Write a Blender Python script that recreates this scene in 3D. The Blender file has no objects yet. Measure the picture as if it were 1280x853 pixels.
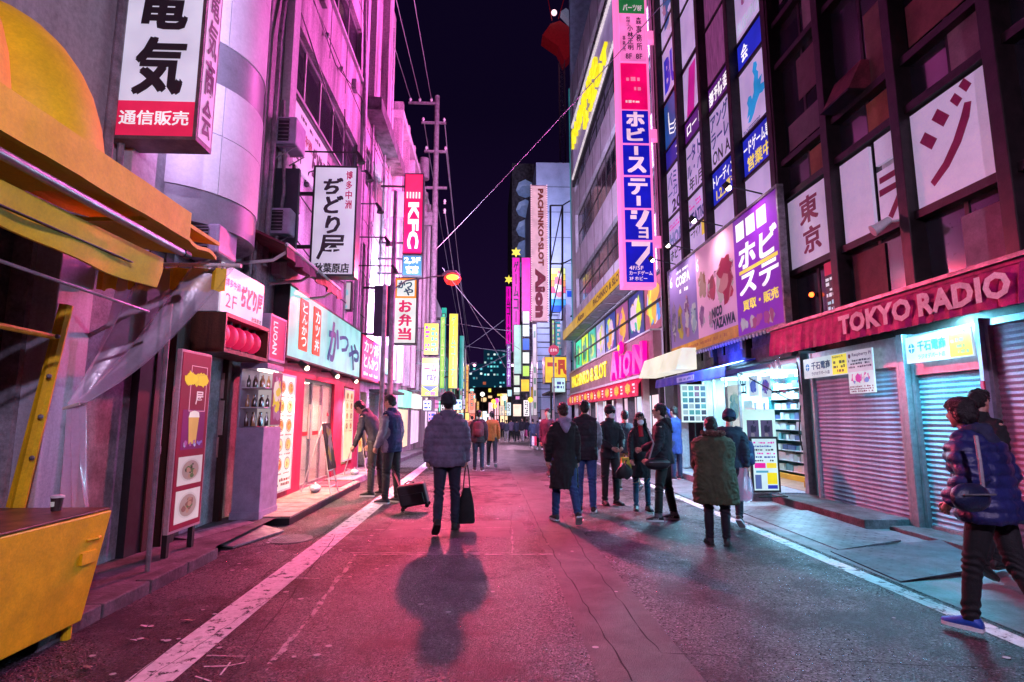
import bpy, bmesh, math, random
import numpy as np
from mathutils import Vector as V, Matrix, noise
random.seed(7)
S = bpy.context.scene
COL = S.collection
# ------------------------------------------------------------------ camera, sky, exposure
PSI, PIT, FPX = math.radians(2.4665), math.radians(7.7984), 690.0
cam = bpy.data.objects.new('camera', bpy.data.cameras.new('camera')); COL.objects.link(cam)
cam.data.sensor_width = 36; cam.data.lens = FPX/1280*36
cam.data.clip_start = .05; cam.data.clip_end = 2000
cam.location = (0, 0, 1.5); cam.rotation_euler = (math.pi/2+PIT, 0, -PSI)
S.camera = cam
W = bpy.data.worlds.new('World'); S.world = W; W.use_nodes = True
wn = W.node_tree.nodes; wl = W.node_tree.links
bg = wn['Background']
wtc = wn.new('ShaderNodeTexCoord'); wsep = wn.new('ShaderNodeSeparateXYZ'); wr = wn.new('ShaderNodeValToRGB')
wl.new(wtc.outputs['Generated'], wsep.inputs[0]); wl.new(wsep.outputs['Z'], wr.inputs[0]); wl.new(wr.outputs[0], bg.inputs[0])
wr.color_ramp.elements[0].position = 0; wr.color_ramp.elements[0].color = (.012, .004, .03, 1)
wr.color_ramp.elements[1].position = .5; wr.color_ramp.elements[1].color = (.0035, .0014, .011, 1)
bg.inputs[1].default_value = 1.0
S.view_settings.view_transform = 'Standard'; S.view_settings.look = 'None'
S.view_settings.exposure = 0; S.view_settings.gamma = 1
cy = S.cycles
cy.use_denoising = True; cy.max_bounces = 6; cy.diffuse_bounces = 3; cy.glossy_bounces = 3
cy.transmission_bounces = 4; cy.transparent_max_bounces = 12; cy.sample_clamp_indirect = 4
cy.caustics_reflective = False; cy.caustics_refractive = False

# ------------------------------------------------------------------ geometry of the picture (planes in the street <-> photograph)
_F = V((math.sin(PSI)*math.cos(PIT), math.cos(PSI)*math.cos(PIT), math.sin(PIT)))
_R = V((math.cos(PSI), -math.sin(PSI), 0)); _U = _R.cross(_F); _C = V((0, 0, 1.5))
def ray(x, y): return _F*FPX+_R*(x-640)+_U*(426.5-y)
def wx(x, y, X): d = ray(x, y); return _C+d*(X/d.x)
def wy(x, y, Y): d = ray(x, y); return _C+d*(Y/d.y)
def wz(x, y, Z=0): d = ray(x, y); return _C+d*((Z-1.5)/d.z)
def gz(y):
    t = min(1, max(0, (y-18)/18)); return -.33*t*t*(3-2*t)
class Fr:
    """a vertical face: u to the reader's right, v up, n towards the reader"""
    def __init__(s, O, u, n): s.O = V(O); s.u = V(u); s.n = V(n); s.v = V((0, 0, 1))
    def p(s, u, v, d=0): return s.O+s.u*u+s.v*v+s.n*d
    def hit(s, x, y):
        d = ray(x, y); t = (s.O-_C).dot(s.n)/d.dot(s.n); q = _C+d*t-s.O
        return q.dot(s.u), q.dot(s.v)
def FL(x): return Fr((x, 0, 0), (0, 1, 0), (1, 0, 0))
def FR(x): return Fr((x, 0, 0), (0, -1, 0), (-1, 0, 0))
def FC(y): return Fr((0, y, 0), (1, 0, 0), (0, -1, 0))
def rc(F, a, b):
    p = F.hit(*a); q = F.hit(*b)
    return (min(p[0], q[0]), min(p[1], q[1]), max(p[0], q[0]), max(p[1], q[1]))

# ------------------------------------------------------------------ materials
def mat(name, col, rough=.6, metal=0, emit=0, ecol=None, var=.12, scale=3., bump=0., bscale=40., alpha=1, spec=.5, coat=0, streak=0, trans=0):
    m = bpy.data.materials.new(name); m.use_nodes = True
    n = m.node_tree.nodes; l = m.node_tree.links; b = n['Principled BSDF']
    c = (*col, 1)
    b.inputs['Base Color'].default_value = c; b.inputs['Roughness'].default_value = rough
    b.inputs['Metallic'].default_value = metal; b.inputs['Specular IOR Level'].default_value = spec
    b.inputs['Coat Weight'].default_value = coat
    if trans: b.inputs['Transmission Weight'].default_value = trans
    if alpha < 1: b.inputs['Alpha'].default_value = alpha
    if var or bump or streak: tc = n.new('ShaderNodeTexCoord')
    if var or streak:
        nz = n.new('ShaderNodeTexNoise'); nz.inputs['Scale'].default_value = scale; nz.inputs['Detail'].default_value = 8
        nz.inputs['Roughness'].default_value = .65
        if streak:
            mp = n.new('ShaderNodeMapping'); mp.inputs['Scale'].default_value = (1, 1, .12); l.new(tc.outputs['Object'], mp.inputs[0]); l.new(mp.outputs[0], nz.inputs['Vector'])
        else: l.new(tc.outputs['Object'], nz.inputs['Vector'])
        r = n.new('ShaderNodeValToRGB'); v = min(.43, max(var, streak)*1.5)
        r.color_ramp.elements[0].position = .3; r.color_ramp.elements[1].position = .7
        k = max(0, 1-2.2*v); r.color_ramp.elements[0].color = (*[x*k for x in col], 1)
        r.color_ramp.elements[1].color = (*[min(1, x*(1+.5*v)) for x in col], 1)
        l.new(nz.outputs['Fac'], r.inputs[0])
        fn = n.new('ShaderNodeTexNoise'); fn.inputs['Scale'].default_value = scale*14; fn.inputs['Detail'].default_value = 10; fn.inputs['Roughness'].default_value = .8; l.new(tc.outputs['Object'], fn.inputs['Vector'])
        fr_ = n.new('ShaderNodeMapRange'); fr_.inputs['From Min'].default_value = .3; fr_.inputs['From Max'].default_value = .62; fr_.inputs['To Min'].default_value = 1-1.6*v; fr_.inputs['To Max'].default_value = 1.06
        l.new(fn.outputs['Fac'], fr_.inputs['Value']); gm_ = n.new('ShaderNodeMix'); gm_.data_type = 'RGBA'; gm_.blend_type = 'MULTIPLY'; gm_.inputs[0].default_value = 1
        l.new(r.outputs[0], gm_.inputs[6]); l.new(fr_.outputs[0], gm_.inputs[7]); l.new(gm_.outputs[2], b.inputs['Base Color'])
        mr = n.new('ShaderNodeMapRange'); mr.inputs['To Min'].default_value = min(1, rough+.12); mr.inputs['To Max'].default_value = max(.05, rough-.12)
        l.new(nz.outputs['Fac'], mr.inputs['Value']); l.new(mr.outputs[0], b.inputs['Roughness'])
    if bump:
        nb = n.new('ShaderNodeTexNoise'); nb.inputs['Scale'].default_value = bscale; nb.inputs['Detail'].default_value = 6
        l.new(tc.outputs['Object'], nb.inputs['Vector'])
        bp = n.new('ShaderNodeBump'); bp.inputs['Strength'].default_value = bump; bp.inputs['Distance'].default_value = .02
        l.new(nb.outputs['Fac'], bp.inputs['Height']); l.new(bp.outputs[0], b.inputs['Normal'])
    if emit:
        b.inputs['Emission Color'].default_value = (*(ecol or col), 1); b.inputs['Emission Strength'].default_value = emit
    return m
_mc = {}
def E(col, s=1.0, body=.22):
    """a lit, printed face of a light box"""
    k = ('e', col, s)
    if k not in _mc:
        m = _mc[k] = mat('lit_face', tuple(x*body for x in col), rough=.35, emit=s, ecol=col, var=0, spec=.3)
        n = m.node_tree.nodes; l = m.node_tree.links; tc = n.new('ShaderNodeTexCoord'); t = n.new('ShaderNodeTexNoise'); t.inputs['Scale'].default_value = 1.7; t.inputs['Detail'].default_value = 5   # uneven tubes and grime behind the film
        r = n.new('ShaderNodeMapRange'); r.inputs['From Min'].default_value = .3; r.inputs['From Max'].default_value = .7; r.inputs['To Min'].default_value = s*.72; r.inputs['To Max'].default_value = s*1.18
        l.new(tc.outputs['Object'], t.inputs['Vector']); l.new(t.outputs['Fac'], r.inputs['Value']); l.new(r.outputs[0], n['Principled BSDF'].inputs['Emission Strength'])
    return _mc[k]
def P(col, rough=.6, **kw):
    k = ('p', col, rough, tuple(sorted(kw.items())))
    if k not in _mc: _mc[k] = mat('paint', col, rough, **kw)
    return _mc[k]
WHITE=(.8,.78,.8); BLACK=(.015,.014,.02)
M = dict(
 plaster=mat('pale_plaster', (.62,.5,.58), .8, streak=.28, scale=1.6, bump=.25, bscale=25),
 plaster2=mat('pale_render', (.55,.5,.55), .75, streak=.16, scale=1.2, bump=.15, bscale=30),
 grey=mat('grey_concrete', (.38,.37,.43), .85, var=.22, scale=2.2, bump=.4, bscale=18),
 dconc=mat('dark_concrete', (.14,.12,.14), .85, var=.3, scale=3, bump=.4, bscale=30),
 tile=mat('white_cladding', (.78,.77,.8), .6, var=.06, scale=1.5),
 band=mat('grey_cladding', (.3,.3,.34), .4, var=.1, scale=2),
 glass=mat('dark_window_glass', (.03,.028,.04), .08, spec=.8, var=.2, scale=1.5),
 frame=mat('dark_bronze_frame', (.028,.014,.018), .45, metal=.3, var=.25, scale=6, bump=.1),
 alu=mat('aluminium', (.5,.48,.52), .35, metal=.8, var=.12, scale=10),
 steel=mat('galvanised_steel', (.38,.37,.4), .45, metal=.6, var=.2, scale=8, bump=.1, bscale=60),
 black=mat('black_metal', (.018,.018,.022), .45, var=.2, scale=8),
 yellow=mat('yellow_paint', (.95,.58,.008), .45, var=.1, scale=5, bump=.15, bscale=14),
 ycloth=mat('yellow_canvas', (1,.66,.01), .6, var=.08, scale=3.5, bump=.35, bscale=5),
 wood=mat('brown_wood', (.13,.05,.025), .45, streak=.3, scale=7, bump=.2, bscale=30),
 dwood=mat('dark_wood', (.06,.022,.015), .5, streak=.35, scale=6, bump=.2, bscale=30),
 pinkwall=mat('crimson_painted_wall', (.6,.02,.09), .45, var=.12, scale=4),
 crimson=mat('crimson_canvas', (.55,.004,.2), .6, var=.2, scale=7, bump=.3, bscale=9),
 maroon=mat('maroon_canvas', (.16,.008,.03), .7, var=.25, scale=5, bump=.3, bscale=8),
 lilac=mat('lilac_paint', (.42,.36,.52), .5, var=.1, scale=5),
 white=mat('white_paint', (.78,.76,.78), .5, var=.08, scale=5),
 pole=mat('grey_pole_paint', (.3,.25,.3), .5, var=.2, scale=7, bump=.1),
 rubber=mat('black_rubber', (.02,.02,.02), .8, var=.1),
 skin=mat('skin', (.58,.33,.25), .5, var=.06, scale=14),
 hair=mat('black_hair', (.012,.009,.01), .4, var=.3, scale=40, bump=.8, bscale=80),
)

# ------------------------------------------------------------------ mesh builder
class B:
    def __init__(s): s.v = []; s.f = []; s.m = []; s.mi = 0
    def add(s, vs, fs):
        k = len(s.v); s.v += [V(q) for q in vs]; s.f += [tuple(i+k for i in f) for f in fs]; s.m += [s.mi]*len(fs); return s
    def hexa(s, c):  # 8 corners: 4 low, 4 high
        return s.add(c, [(3,2,1,0),(4,5,6,7),(0,1,5,4),(1,2,6,5),(2,3,7,6),(3,0,4,7)])
    def box(s, x0, y0, z0, x1, y1, z1):
        return s.hexa([(x0,y0,z0),(x1,y0,z0),(x1,y1,z0),(x0,y1,z0),(x0,y0,z1),(x1,y0,z1),(x1,y1,z1),(x0,y1,z1)])
    def fbox(s, F, r, d0, d1):
        u0,v0,u1,v1 = r
        return s.hexa([F.p(u0,v0,d1),F.p(u1,v0,d1),F.p(u1,v0,d0),F.p(u0,v0,d0),F.p(u0,v1,d1),F.p(u1,v1,d1),F.p(u1,v1,d0),F.p(u0,v1,d0)])
    def quad(s, F, r, d):
        u0,v0,u1,v1 = r; return s.add([F.p(u0,v0,d),F.p(u1,v0,d),F.p(u1,v1,d),F.p(u0,v1,d)], [(0,1,2,3)])
    def loft(s, rings, cap=True):
        n = len(rings[0]); vs = [q for r in rings for q in r]; fs = []
        for k in range(len(rings)-1):
            for i in range(n):
                j = (i+1) % n; fs.append((k*n+i, k*n+j, (k+1)*n+j, (k+1)*n+i))
        if cap: fs += [tuple(range(n))[::-1], tuple((len(rings)-1)*n+i for i in range(n))]
        return s.add(vs, fs)
    def tube(s, pts, r, n=8, cap=True):
        pts = [V(p) for p in pts]; rs = r if isinstance(r, (list, tuple)) else [r]*len(pts); rings = []; a = None
        for i, p in enumerate(pts):
            d = (pts[min(i+1, len(pts)-1)]-pts[max(i-1, 0)])
            d = d.normalized() if d.length > 1e-9 else V((0, 0, 1))
            if a is None: a = d.cross(V((0, 0, 1))); a = a if a.length > .1 else d.cross(V((1, 0, 0)))
            a = (a-d*a.dot(d)).normalized(); b = d.cross(a)
            rings.append([p+(a*math.cos(t)+b*math.sin(t))*rs[i] for t in [2*math.pi*k/n for k in range(n)]])
        return s.loft(rings, cap)
    def ball(s, c, r, n=12, k=8):
        c = V(c); r = r if isinstance(r, (tuple, list)) else (r, r, r); rings = []
        for i in range(k+1):
            t = math.pi*(i+.0)/k; t = min(max(t, .06), math.pi-.06)
            rings.append([c+V((r[0]*math.sin(t)*math.cos(q), r[1]*math.sin(t)*math.sin(q), -r[2]*math.cos(t))) for q in [2*math.pi*j/n for j in range(n)]])
        return s.loft(rings)
    def prism(s, F, pts, d0, d1):  # polygon (u,v) in a face plane
        n = len(pts); vs = [F.p(u, v, d1) for u, v in pts]+[F.p(u, v, d0) for u, v in pts]
        return s.add(vs, [tuple(range(n)), tuple(range(2*n-1, n-1, -1))]+[(i, i+n, (i+1) % n+n, (i+1) % n) for i in range(n)])
    def mesh(s, name, mats, off=V((0, 0, 0)), smooth=False):
        me = bpy.data.meshes.new(name); me.from_pydata([tuple(q-off) for q in s.v], [], s.f)
        for m in (mats if isinstance(mats, (list, tuple)) else [mats]): me.materials.append(m)
        if any(s.m): me.polygons.foreach_set('material_index', s.m)
        bm = bmesh.new(); bm.from_mesh(me); bmesh.ops.recalc_face_normals(bm, faces=bm.faces); bm.to_mesh(me); bm.free()
        if smooth: me.shade_smooth(); me.set_sharp_from_angle(angle=.7)
        me.update(); return me
    def o(s, name, mats, parent=None, smooth=False, bev=0, label=None):
        off = wloc(parent) if parent else V((0, 0, 0))
        if not parent and s.v:
            off = V((sum(q.x for q in s.v)/len(s.v), sum(q.y for q in s.v)/len(s.v), min(q.z for q in s.v)))
        ob = bpy.data.objects.new(name, s.mesh(name, mats, off, smooth)); COL.objects.link(ob)
        if parent: ob.parent = parent
        else: ob.location = off
        if bev:
            md = ob.modifiers.new('bevel', 'BEVEL'); md.width = bev; md.segments = 2; md.limit_method = 'ANGLE'
        if label: ob['label'] = label
        return ob
def wloc(o):
    p = V(o.location)
    while o.parent: o = o.parent; p = p+V(o.location)
    return p
def thing(name, label, cat, loc=(0, 0, 0), group=None, rz=0):
    o = bpy.data.objects.new(name, None); COL.objects.link(o); o.location = loc; o.rotation_euler.z = rz
    o.empty_display_size = .1
    return tag(o, label, cat, group)
def tag(o, label=None, cat=None, group=None, kind=None):
    if label: o['label'] = label
    if cat: o['category'] = cat
    if group: o['group'] = group
    if kind: o['kind'] = kind
    return o
def box(name, F, r, d0, d1, m, parent=None, bev=0, label=None): return B().fbox(F, r, d0, d1).o(name, m, parent, bev=bev, label=label)
def share(src, parent, off, name=None):
    o = src.copy(); COL.objects.link(o); o.parent = parent; o.location = V(src.location)+V(off)
    if name: o.name = name
    return o
def copy_tree(o, parent=None):
    c = o.copy(); COL.objects.link(c); c.parent = parent
    for ch in list(o.children): copy_tree(ch, c)
    return c

# ------------------------------------------------------------------ lettering (Blender's built-in font)
TS = bpy.data.scenes.new('workbench')
_g = {}
def glyph(s, bold=.02, ext=0):
    k = (s, bold, ext)
    if k not in _g:
        cu = bpy.data.curves.new('t', 'FONT'); cu.body = s; cu.offset = bold; cu.resolution_u = 2; cu.extrude = .5 if ext else 0; cu.space_character = 1+bold
        ob = bpy.data.objects.new('t', cu); me = ob.to_mesh()
        vs = [V(q.co) for q in me.vertices]; fs = [tuple(p.vertices) for p in me.polygons]
        ob.to_mesh_clear(); bpy.data.objects.remove(ob); bpy.data.curves.remove(cu)
        if vs:
            x0 = min(q.x for q in vs); x1 = max(q.x for q in vs); y0 = min(q.y for q in vs); y1 = max(q.y for q in vs)
        else: x0 = y0 = 0; x1 = y1 = 1
        _g[k] = (vs, fs, x0, y0, max(x1-x0, 1e-4), max(y1-y0, 1e-4))
    return _g[k]
def gfill(b, F, s, r, d, bold, thick, slant=0, keep=False, rot=False):
    vs, fs, x0, y0, w, h = glyph(s, bold, thick > 0); u0, v0, u1, v1 = r
    q = []
    for c in vs:
        a = (c.x-x0)/w; e = (c.y-y0)/h
        if rot: a, e = e, 1-a
        u = u0+(u1-u0)*a+slant*(e-.5)*(v1-v0); v = v0+(v1-v0)*e
        q.append(F.p(u, v, d+(c.z+.5)*thick if thick else d))
    b.add(q, fs)
def gbold(b, F, s, r, d, bold, thick, slant=0, rot=False):
    if thick > 0 or ord(s[0]) < 0x2000 or bold < .005: return gfill(b, F, s, r, d, bold, thick, slant, rot=rot)
    k = bold*.75*min(r[2]-r[0], (r[3]-r[1]))
    for i, (x, y) in enumerate(((0, 0), (1, .6), (-1, .6), (1, -.6), (-1, -.6))): gfill(b, F, s, (r[0]+k*x+k, r[1]+k*y+k*.6, r[2]+k*x-k, r[3]+k*y-k*.6), d+.0005*i, .008, 0, slant, rot=rot)
def text(F, s, r, m, parent, vert=False, bold=.02, thick=0, d=.006, slant=0, gap=.12, name='lettering', rotall=False):
    b = B(); u0, v0, u1, v1 = r
    if vert:
        n = len(s); h = (v1-v0)/n; g = h*gap/2
        for i, ch in enumerate(s):
            a = v1-(i+1)*h+g; e = v1-i*h-g
            if ch in ' ': continue
            if ch in 'ー-': um = (u0+u1)/2; t = (u1-u0)*.09; gfill(b, F, 'I', (um-t, a, um+t, e), d, .0, thick, slant); continue
            if ch in '・': continue
            if ch in 'ョッャ': gbold(b, F, ch, (u0+(u1-u0)*.2, a+h*.1, u1, e-h*.15), d, bold, thick, slant); continue
            gbold(b, F, ch, (u0, a, u1, e), d, bold, thick, slant, rot=rotall)
    elif rotall: gfill(b, F, s, r, d, bold, thick, slant, rot=True)
    else: gbold(b, F, s, r, d, bold, thick, slant)
    return b.o(name, m, parent)
def sub(r, a, b, c, d):  # fraction of a rect
    u0, v0, u1, v1 = r; return (u0+(u1-u0)*a, v0+(v1-v0)*b, u0+(u1-u0)*c, v0+(v1-v0)*d)
def bars(F, r, rows, m, parent, seed=0, d=.007, name='small_print', fill=.6, name2=None):
    """rows of print too small to read"""
    rnd = random.Random(seed); b = B(); u0, v0, u1, v1 = r; h = (v1-v0)/rows
    for i in range(rows):
        u = u0; v = v0+i*h
        while u < u1-.01:
            w = rnd.uniform(.3, 1.1)*h; e = min(u+w, u1)
            if rnd.random() < .85: b.quad(F, (u, v+h*(.5-fill/2)*rnd.uniform(.6, 1.2), e, v+h*(.5+fill/2)*rnd.uniform(.8, 1.1)), d)
            u += w+h*.25
    return tag(b.o(name, m, parent), kind='stuff') if b.v else None
def blobs(F, r, n, pal, parent, seed=0, d=.0065, s=(.1, .3), name='picture', em=.9, round_=False):
    """an abstract printed picture: overlapping colour shapes, each layer a hair above the last"""
    rnd = random.Random(seed); b = B(); u0, v0, u1, v1 = r; k = min(u1-u0, v1-v0); ms = [E(c, em) for c in pal]
    for i in range(n):
        w = rnd.uniform(*s)*k; h = w*(1 if round_ else rnd.uniform(.6, 2)); w = min(w, (u1-u0)/2); h = min(h, (v1-v0)/2)
        cu = rnd.uniform(u0+w, u1-w) if u1-u0 > 2*w else (u0+u1)/2; cv = rnd.uniform(v0+h, v1-h) if v1-v0 > 2*h else (v0+v1)/2
        m = 14 if round_ else rnd.randint(7, 12); pts = []
        for j in range(m):
            t = 2*math.pi*j/m; q = 1 if round_ else rnd.uniform(.45, 1.0); pts.append((cu+w*q*math.cos(t), cv+h*q*math.sin(t)))
        b.mi = rnd.randrange(len(pal)); dd = d+.0004*i
        b.add([F.p(u, v, dd) for u, v in pts], [tuple(range(m))])
    return b.o(name, ms, parent)
def lamp(name, kind, loc, col, power, parent=None, size=.05, target=None, sx=None, sy=None, spot=1.6, blend=.6):
    d = bpy.data.lights.new(name, kind); d.color = col; d.energy = power
    if kind == 'AREA': d.shape = 'RECTANGLE'; d.size = sx or size; d.size_y = sy or size
    else: d.shadow_soft_size = size
    if kind == 'SPOT': d.spot_size = spot; d.spot_blend = blend
    o = bpy.data.objects.new(name, d); COL.objects.link(o); o.location = loc
    if target is not None: o.rotation_euler = (V(target)-V(loc)).to_track_quat('-Z', 'Y').to_euler()
    if parent: o.parent = parent; o.location = V(loc)-wloc(parent)
    return o
# ================================================================== ground
def road_mat():
    m = bpy.data.materials.new('asphalt'); m.use_nodes = True; n = m.node_tree.nodes; l = m.node_tree.links; b = n['Principled BSDF']
    tc = n.new('ShaderNodeTexCoord')
    def nz(sc, det=6, rg=.6):
        t = n.new('ShaderNodeTexNoise'); t.inputs['Scale'].default_value = sc; t.inputs['Detail'].default_value = det; t.inputs['Roughness'].default_value = rg
        l.new(tc.outputs['Object'], t.inputs['Vector']); return t
    vo = n.new('ShaderNodeTexVoronoi'); vo.inputs['Scale'].default_value = 88; l.new(tc.outputs['Object'], vo.inputs['Vector'])
    big = nz(.55, 8); mid = nz(9)
    r = n.new('ShaderNodeValToRGB'); r.color_ramp.elements[0].position = .3; r.color_ramp.elements[1].position = .72
    r.color_ramp.elements[0].color = (.022,.02,.026,1); r.color_ramp.elements[1].color = (.06,.053,.064,1)
    l.new(big.outputs['Fac'], r.inputs[0])
    sp = n.new('ShaderNodeValToRGB'); sp.color_ramp.interpolation = 'CONSTANT'   # pale aggregate grains
    sp.color_ramp.elements[0].color = (.5,.5,.5,1); sp.color_ramp.elements[1].position = .86; sp.color_ramp.elements[1].color = (8,8,8,1)
    sepc = n.new('ShaderNodeSeparateColor'); l.new(vo.outputs['Color'], sepc.inputs[0]); l.new(sepc.outputs[0], sp.inputs[0])
    mx = n.new('ShaderNodeMix'); mx.data_type = 'RGBA'; mx.blend_type = 'MULTIPLY'; mx.inputs[0].default_value = .6
    l.new(r.outputs[0], mx.inputs[6]); l.new(sp.outputs[0], mx.inputs[7])
    m2 = n.new('ShaderNodeMix'); m2.data_type = 'RGBA'; m2.blend_type = 'MULTIPLY'; m2.inputs[0].default_value = .5
    l.new(mx.outputs[2], m2.inputs[6]); l.new(mid.outputs['Fac'], m2.inputs[7]); l.new(m2.outputs[2], b.inputs['Base Color'])
    rr = n.new('ShaderNodeMapRange'); rr.inputs['To Min'].default_value = .7; rr.inputs['To Max'].default_value = .22
    l.new(sepc.outputs[1], rr.inputs['Value']); l.new(rr.outputs[0], b.inputs['Roughness'])
    bp = n.new('ShaderNodeBump'); bp.inputs['Strength'].default_value = .9; bp.inputs['Distance'].default_value = .009
    l.new(vo.outputs['Distance'], bp.inputs['Height'])
    bp2 = n.new('ShaderNodeBump'); bp2.inputs['Strength'].default_value = .35; bp2.inputs['Distance'].default_value = .03
    l.new(mid.outputs['Fac'], bp2.inputs['Height']); l.new(bp.outputs[0], bp2.inputs['Normal']); l.new(bp2.outputs[0], b.inputs['Normal'])
    b.inputs['Specular IOR Level'].default_value = .6
    return m
ASPH = road_mat()
def worn(name, col, under, amount=.5, scale=7.):
    m = mat(name, col, .6, var=.1, scale=20, bump=.4, bscale=90); n = m.node_tree.nodes; l = m.node_tree.links; b = n['Principled BSDF']
    tc = n.new('ShaderNodeTexCoord'); t = n.new('ShaderNodeTexNoise'); t.inputs['Scale'].default_value = scale; t.inputs['Detail'].default_value = 12; t.inputs['Roughness'].default_value = .75
    l.new(tc.outputs['Object'], t.inputs['Vector']); r = n.new('ShaderNodeValToRGB'); r.color_ramp.elements[0].position = amount-.03; r.color_ramp.elements[1].position = amount+.03
    l.new(t.outputs['Fac'], r.inputs[0]); l.new(r.outputs[0], b.inputs['Alpha']); return m
PAINTW = worn('worn_road_paint', (.7,.68,.7), None, .43, 9)
def strip(x0, x1, y0, y1, h, n=None):
    b = B(); n = n or max(1, int((y1-y0)/2)); ys = [y0+(y1-y0)*i/n for i in range(n+1)]
    vs = [(x, y, gz(y)+h) for y in ys for x in (x0, x1)]
    return b.add(vs, [(2*i, 2*i+1, 2*i+3, 2*i+2) for i in range(n)])
g = B(); ys = [-30, -8, 0, 18]+[18+i for i in range(1, 19)]+[40, 50, 60, 80, 130, 400]
xs = [-60, 60]
g.add([(x, y, gz(y)) for y in ys for x in xs], [(2*i, 2*i+1, 2*i+3, 2*i+2) for i in range(len(ys)-1)])
o = g.o('road', ASPH); tag(o, kind='structure')
far = B().add([(-400,400,-.34),(400,400,-.34),(400,1500,-.34),(-400,1500,-.34),(-400,-60,-.5),(-60,-60,-.5),(-60,400,-.5),(-400,400,-.5),(60,-60,-.5),(400,-60,-.5),(400,400,-.5),(60,400,-.5)], [(0,1,2,3),(4,5,6,7),(8,9,10,11)]).o('ground', M['dconc']); tag(far, kind='structure')
tag(strip(-2.06, -1.79, -3, 60, .004, 30).o('painted_line', PAINTW), kind='structure')
tag(strip(3.5, 3.66, -3, 60, .004, 30).o('painted_line', PAINTW), kind='structure')
PATCH = mat('relaid_asphalt', (.11,.09,.1), .55, var=.2, scale=2.2, bump=.8, bscale=110)
PATCH2 = mat('old_trench_asphalt', (.07,.06,.066), .5, var=.25, scale=3, bump=.8, bscale=110)
for q in [(-1.35,.5,7.2,8.3,PATCH2),(-1.0,2.6,9.6,17.5,PATCH),(.65,1.25,3.0,30,PATCH2),(-1.0,1.9,18.5,30,PATCH)]:
    tag(strip(q[0], q[1], q[2], q[3], .002+.002*(q[4] is PATCH2)).o('road_patch', q[4]), kind='structure')
CR = mat('crack', (.012,.01,.012), .9, var=0)
SEAL = worn('chalky_seam', (.4,.36,.38), None, .47, 9)
rnd = random.Random(4)
def crack(pts, w, m=None, h=.0065):
    P_ = []
    for i in range(len(pts)-1):
        a = V(pts[i]); c = V(pts[i+1]); k = max(1, int((c-a).length/.12))
        P_ += [a.lerp(c, t/k)+V((rnd.uniform(-.012, .012), rnd.uniform(-.012, .012))) for t in range(k)]
    P_.append(V(pts[-1])); b = B(); vs = []
    for i, p in enumerate(P_):
        d = (P_[min(i+1, len(P_)-1)]-P_[max(i-1, 0)]).normalized(); q = V((-d.y, d.x))*w*rnd.uniform(.3, 1.1)*(.3 if m is None else .5)
        vs += [(p.x+q.x, p.y+q.y, gz(p.y)+h), (p.x-q.x, p.y-q.y, gz(p.y)+h)]
    b.add(vs, [(2*i, 2*i+1, 2*i+3, 2*i+2) for i in range(len(P_)-1)]); tag(b.o('road_crack', m or CR), kind='structure')
def G(x, y): p = wz(x, y); return (p.x, p.y)
for pts, w in [([G(645,600), G(680,672), G(790,853)], .02), ([G(690,625), G(735,700), G(825,818), G(1280,838)], .018), ([G(385,680), G(470,662), G(700,665)], .02), ([G(420,670), G(330,790), G(250,900)], .02),
               ([G(350,740), G(180,853)], .012), ([G(160,853), G(300,742), G(540,571)], .022), ([G(640,640), G(638,668)], .015), ([G(470,700), G(560,701)], .01), ([G(830,640), G(1000,700), G(1180,760)], .012)]:
    crack(pts, w)
for pts, w in [([G(430,664), G(640,660), G(640,692), G(430,692)], .03), ([G(445,694), G(700,694)], .05), ([G(445,694), G(390,770), G(330,840)], .05), ([G(255,822), G(308,822)], .02), ([G(370,724), G(400,724)], .025)]:
    crack(pts, w, SEAL, .0075)
crack([G(308,829), G(283,835), G(255,835)], .016, PAINTW, .008); crack([G(290,829), G(275,846)], .016, PAINTW, .008)
crack([G(244,846), G(262,853), G(262,862), G(235,862)], .016, PAINTW, .008)
# patchy wear: darker damp stains and paler dusty areas lying on the asphalt
def soft_patch(name, col, thr, sc, h):
    m = worn(name, col, None, thr, sc); [setattr(q, 'position', p) for q, p in zip([q for q in m.node_tree.nodes if q.type == 'VALTORGB'][-1].color_ramp.elements, (thr-.08, thr+.12))]
    tag(strip(-2.9, 5.6, -2, 17, h, 10).o('road_stain', m), kind='structure')
soft_patch('damp_stain', (.03,.024,.034), .56, .8, .0025); soft_patch('dusty_wear', (.19,.17,.18), .66, 2.2, .0032)
# chewing-gum spots and grit
gum = B(); 
for i in range(90):
    x, y = (rnd.uniform(-2.6, -1), rnd.uniform(3, 9)) if i < 60 else (rnd.uniform(-2.5, 4), rnd.uniform(3, 12))
    r = rnd.uniform(.008, .022); gum.add([(x+r*math.cos(t)*1.2, y+r*math.sin(t), .009) for t in [k*math.pi/4 for k in range(8)]], [tuple(range(8))])
tag(gum.o('gum_spots', P((.42,.4,.42), .8, var=0)), 'pale trodden chewing gum spots scattered over the asphalt', 'gum', kind='stuff')
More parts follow.
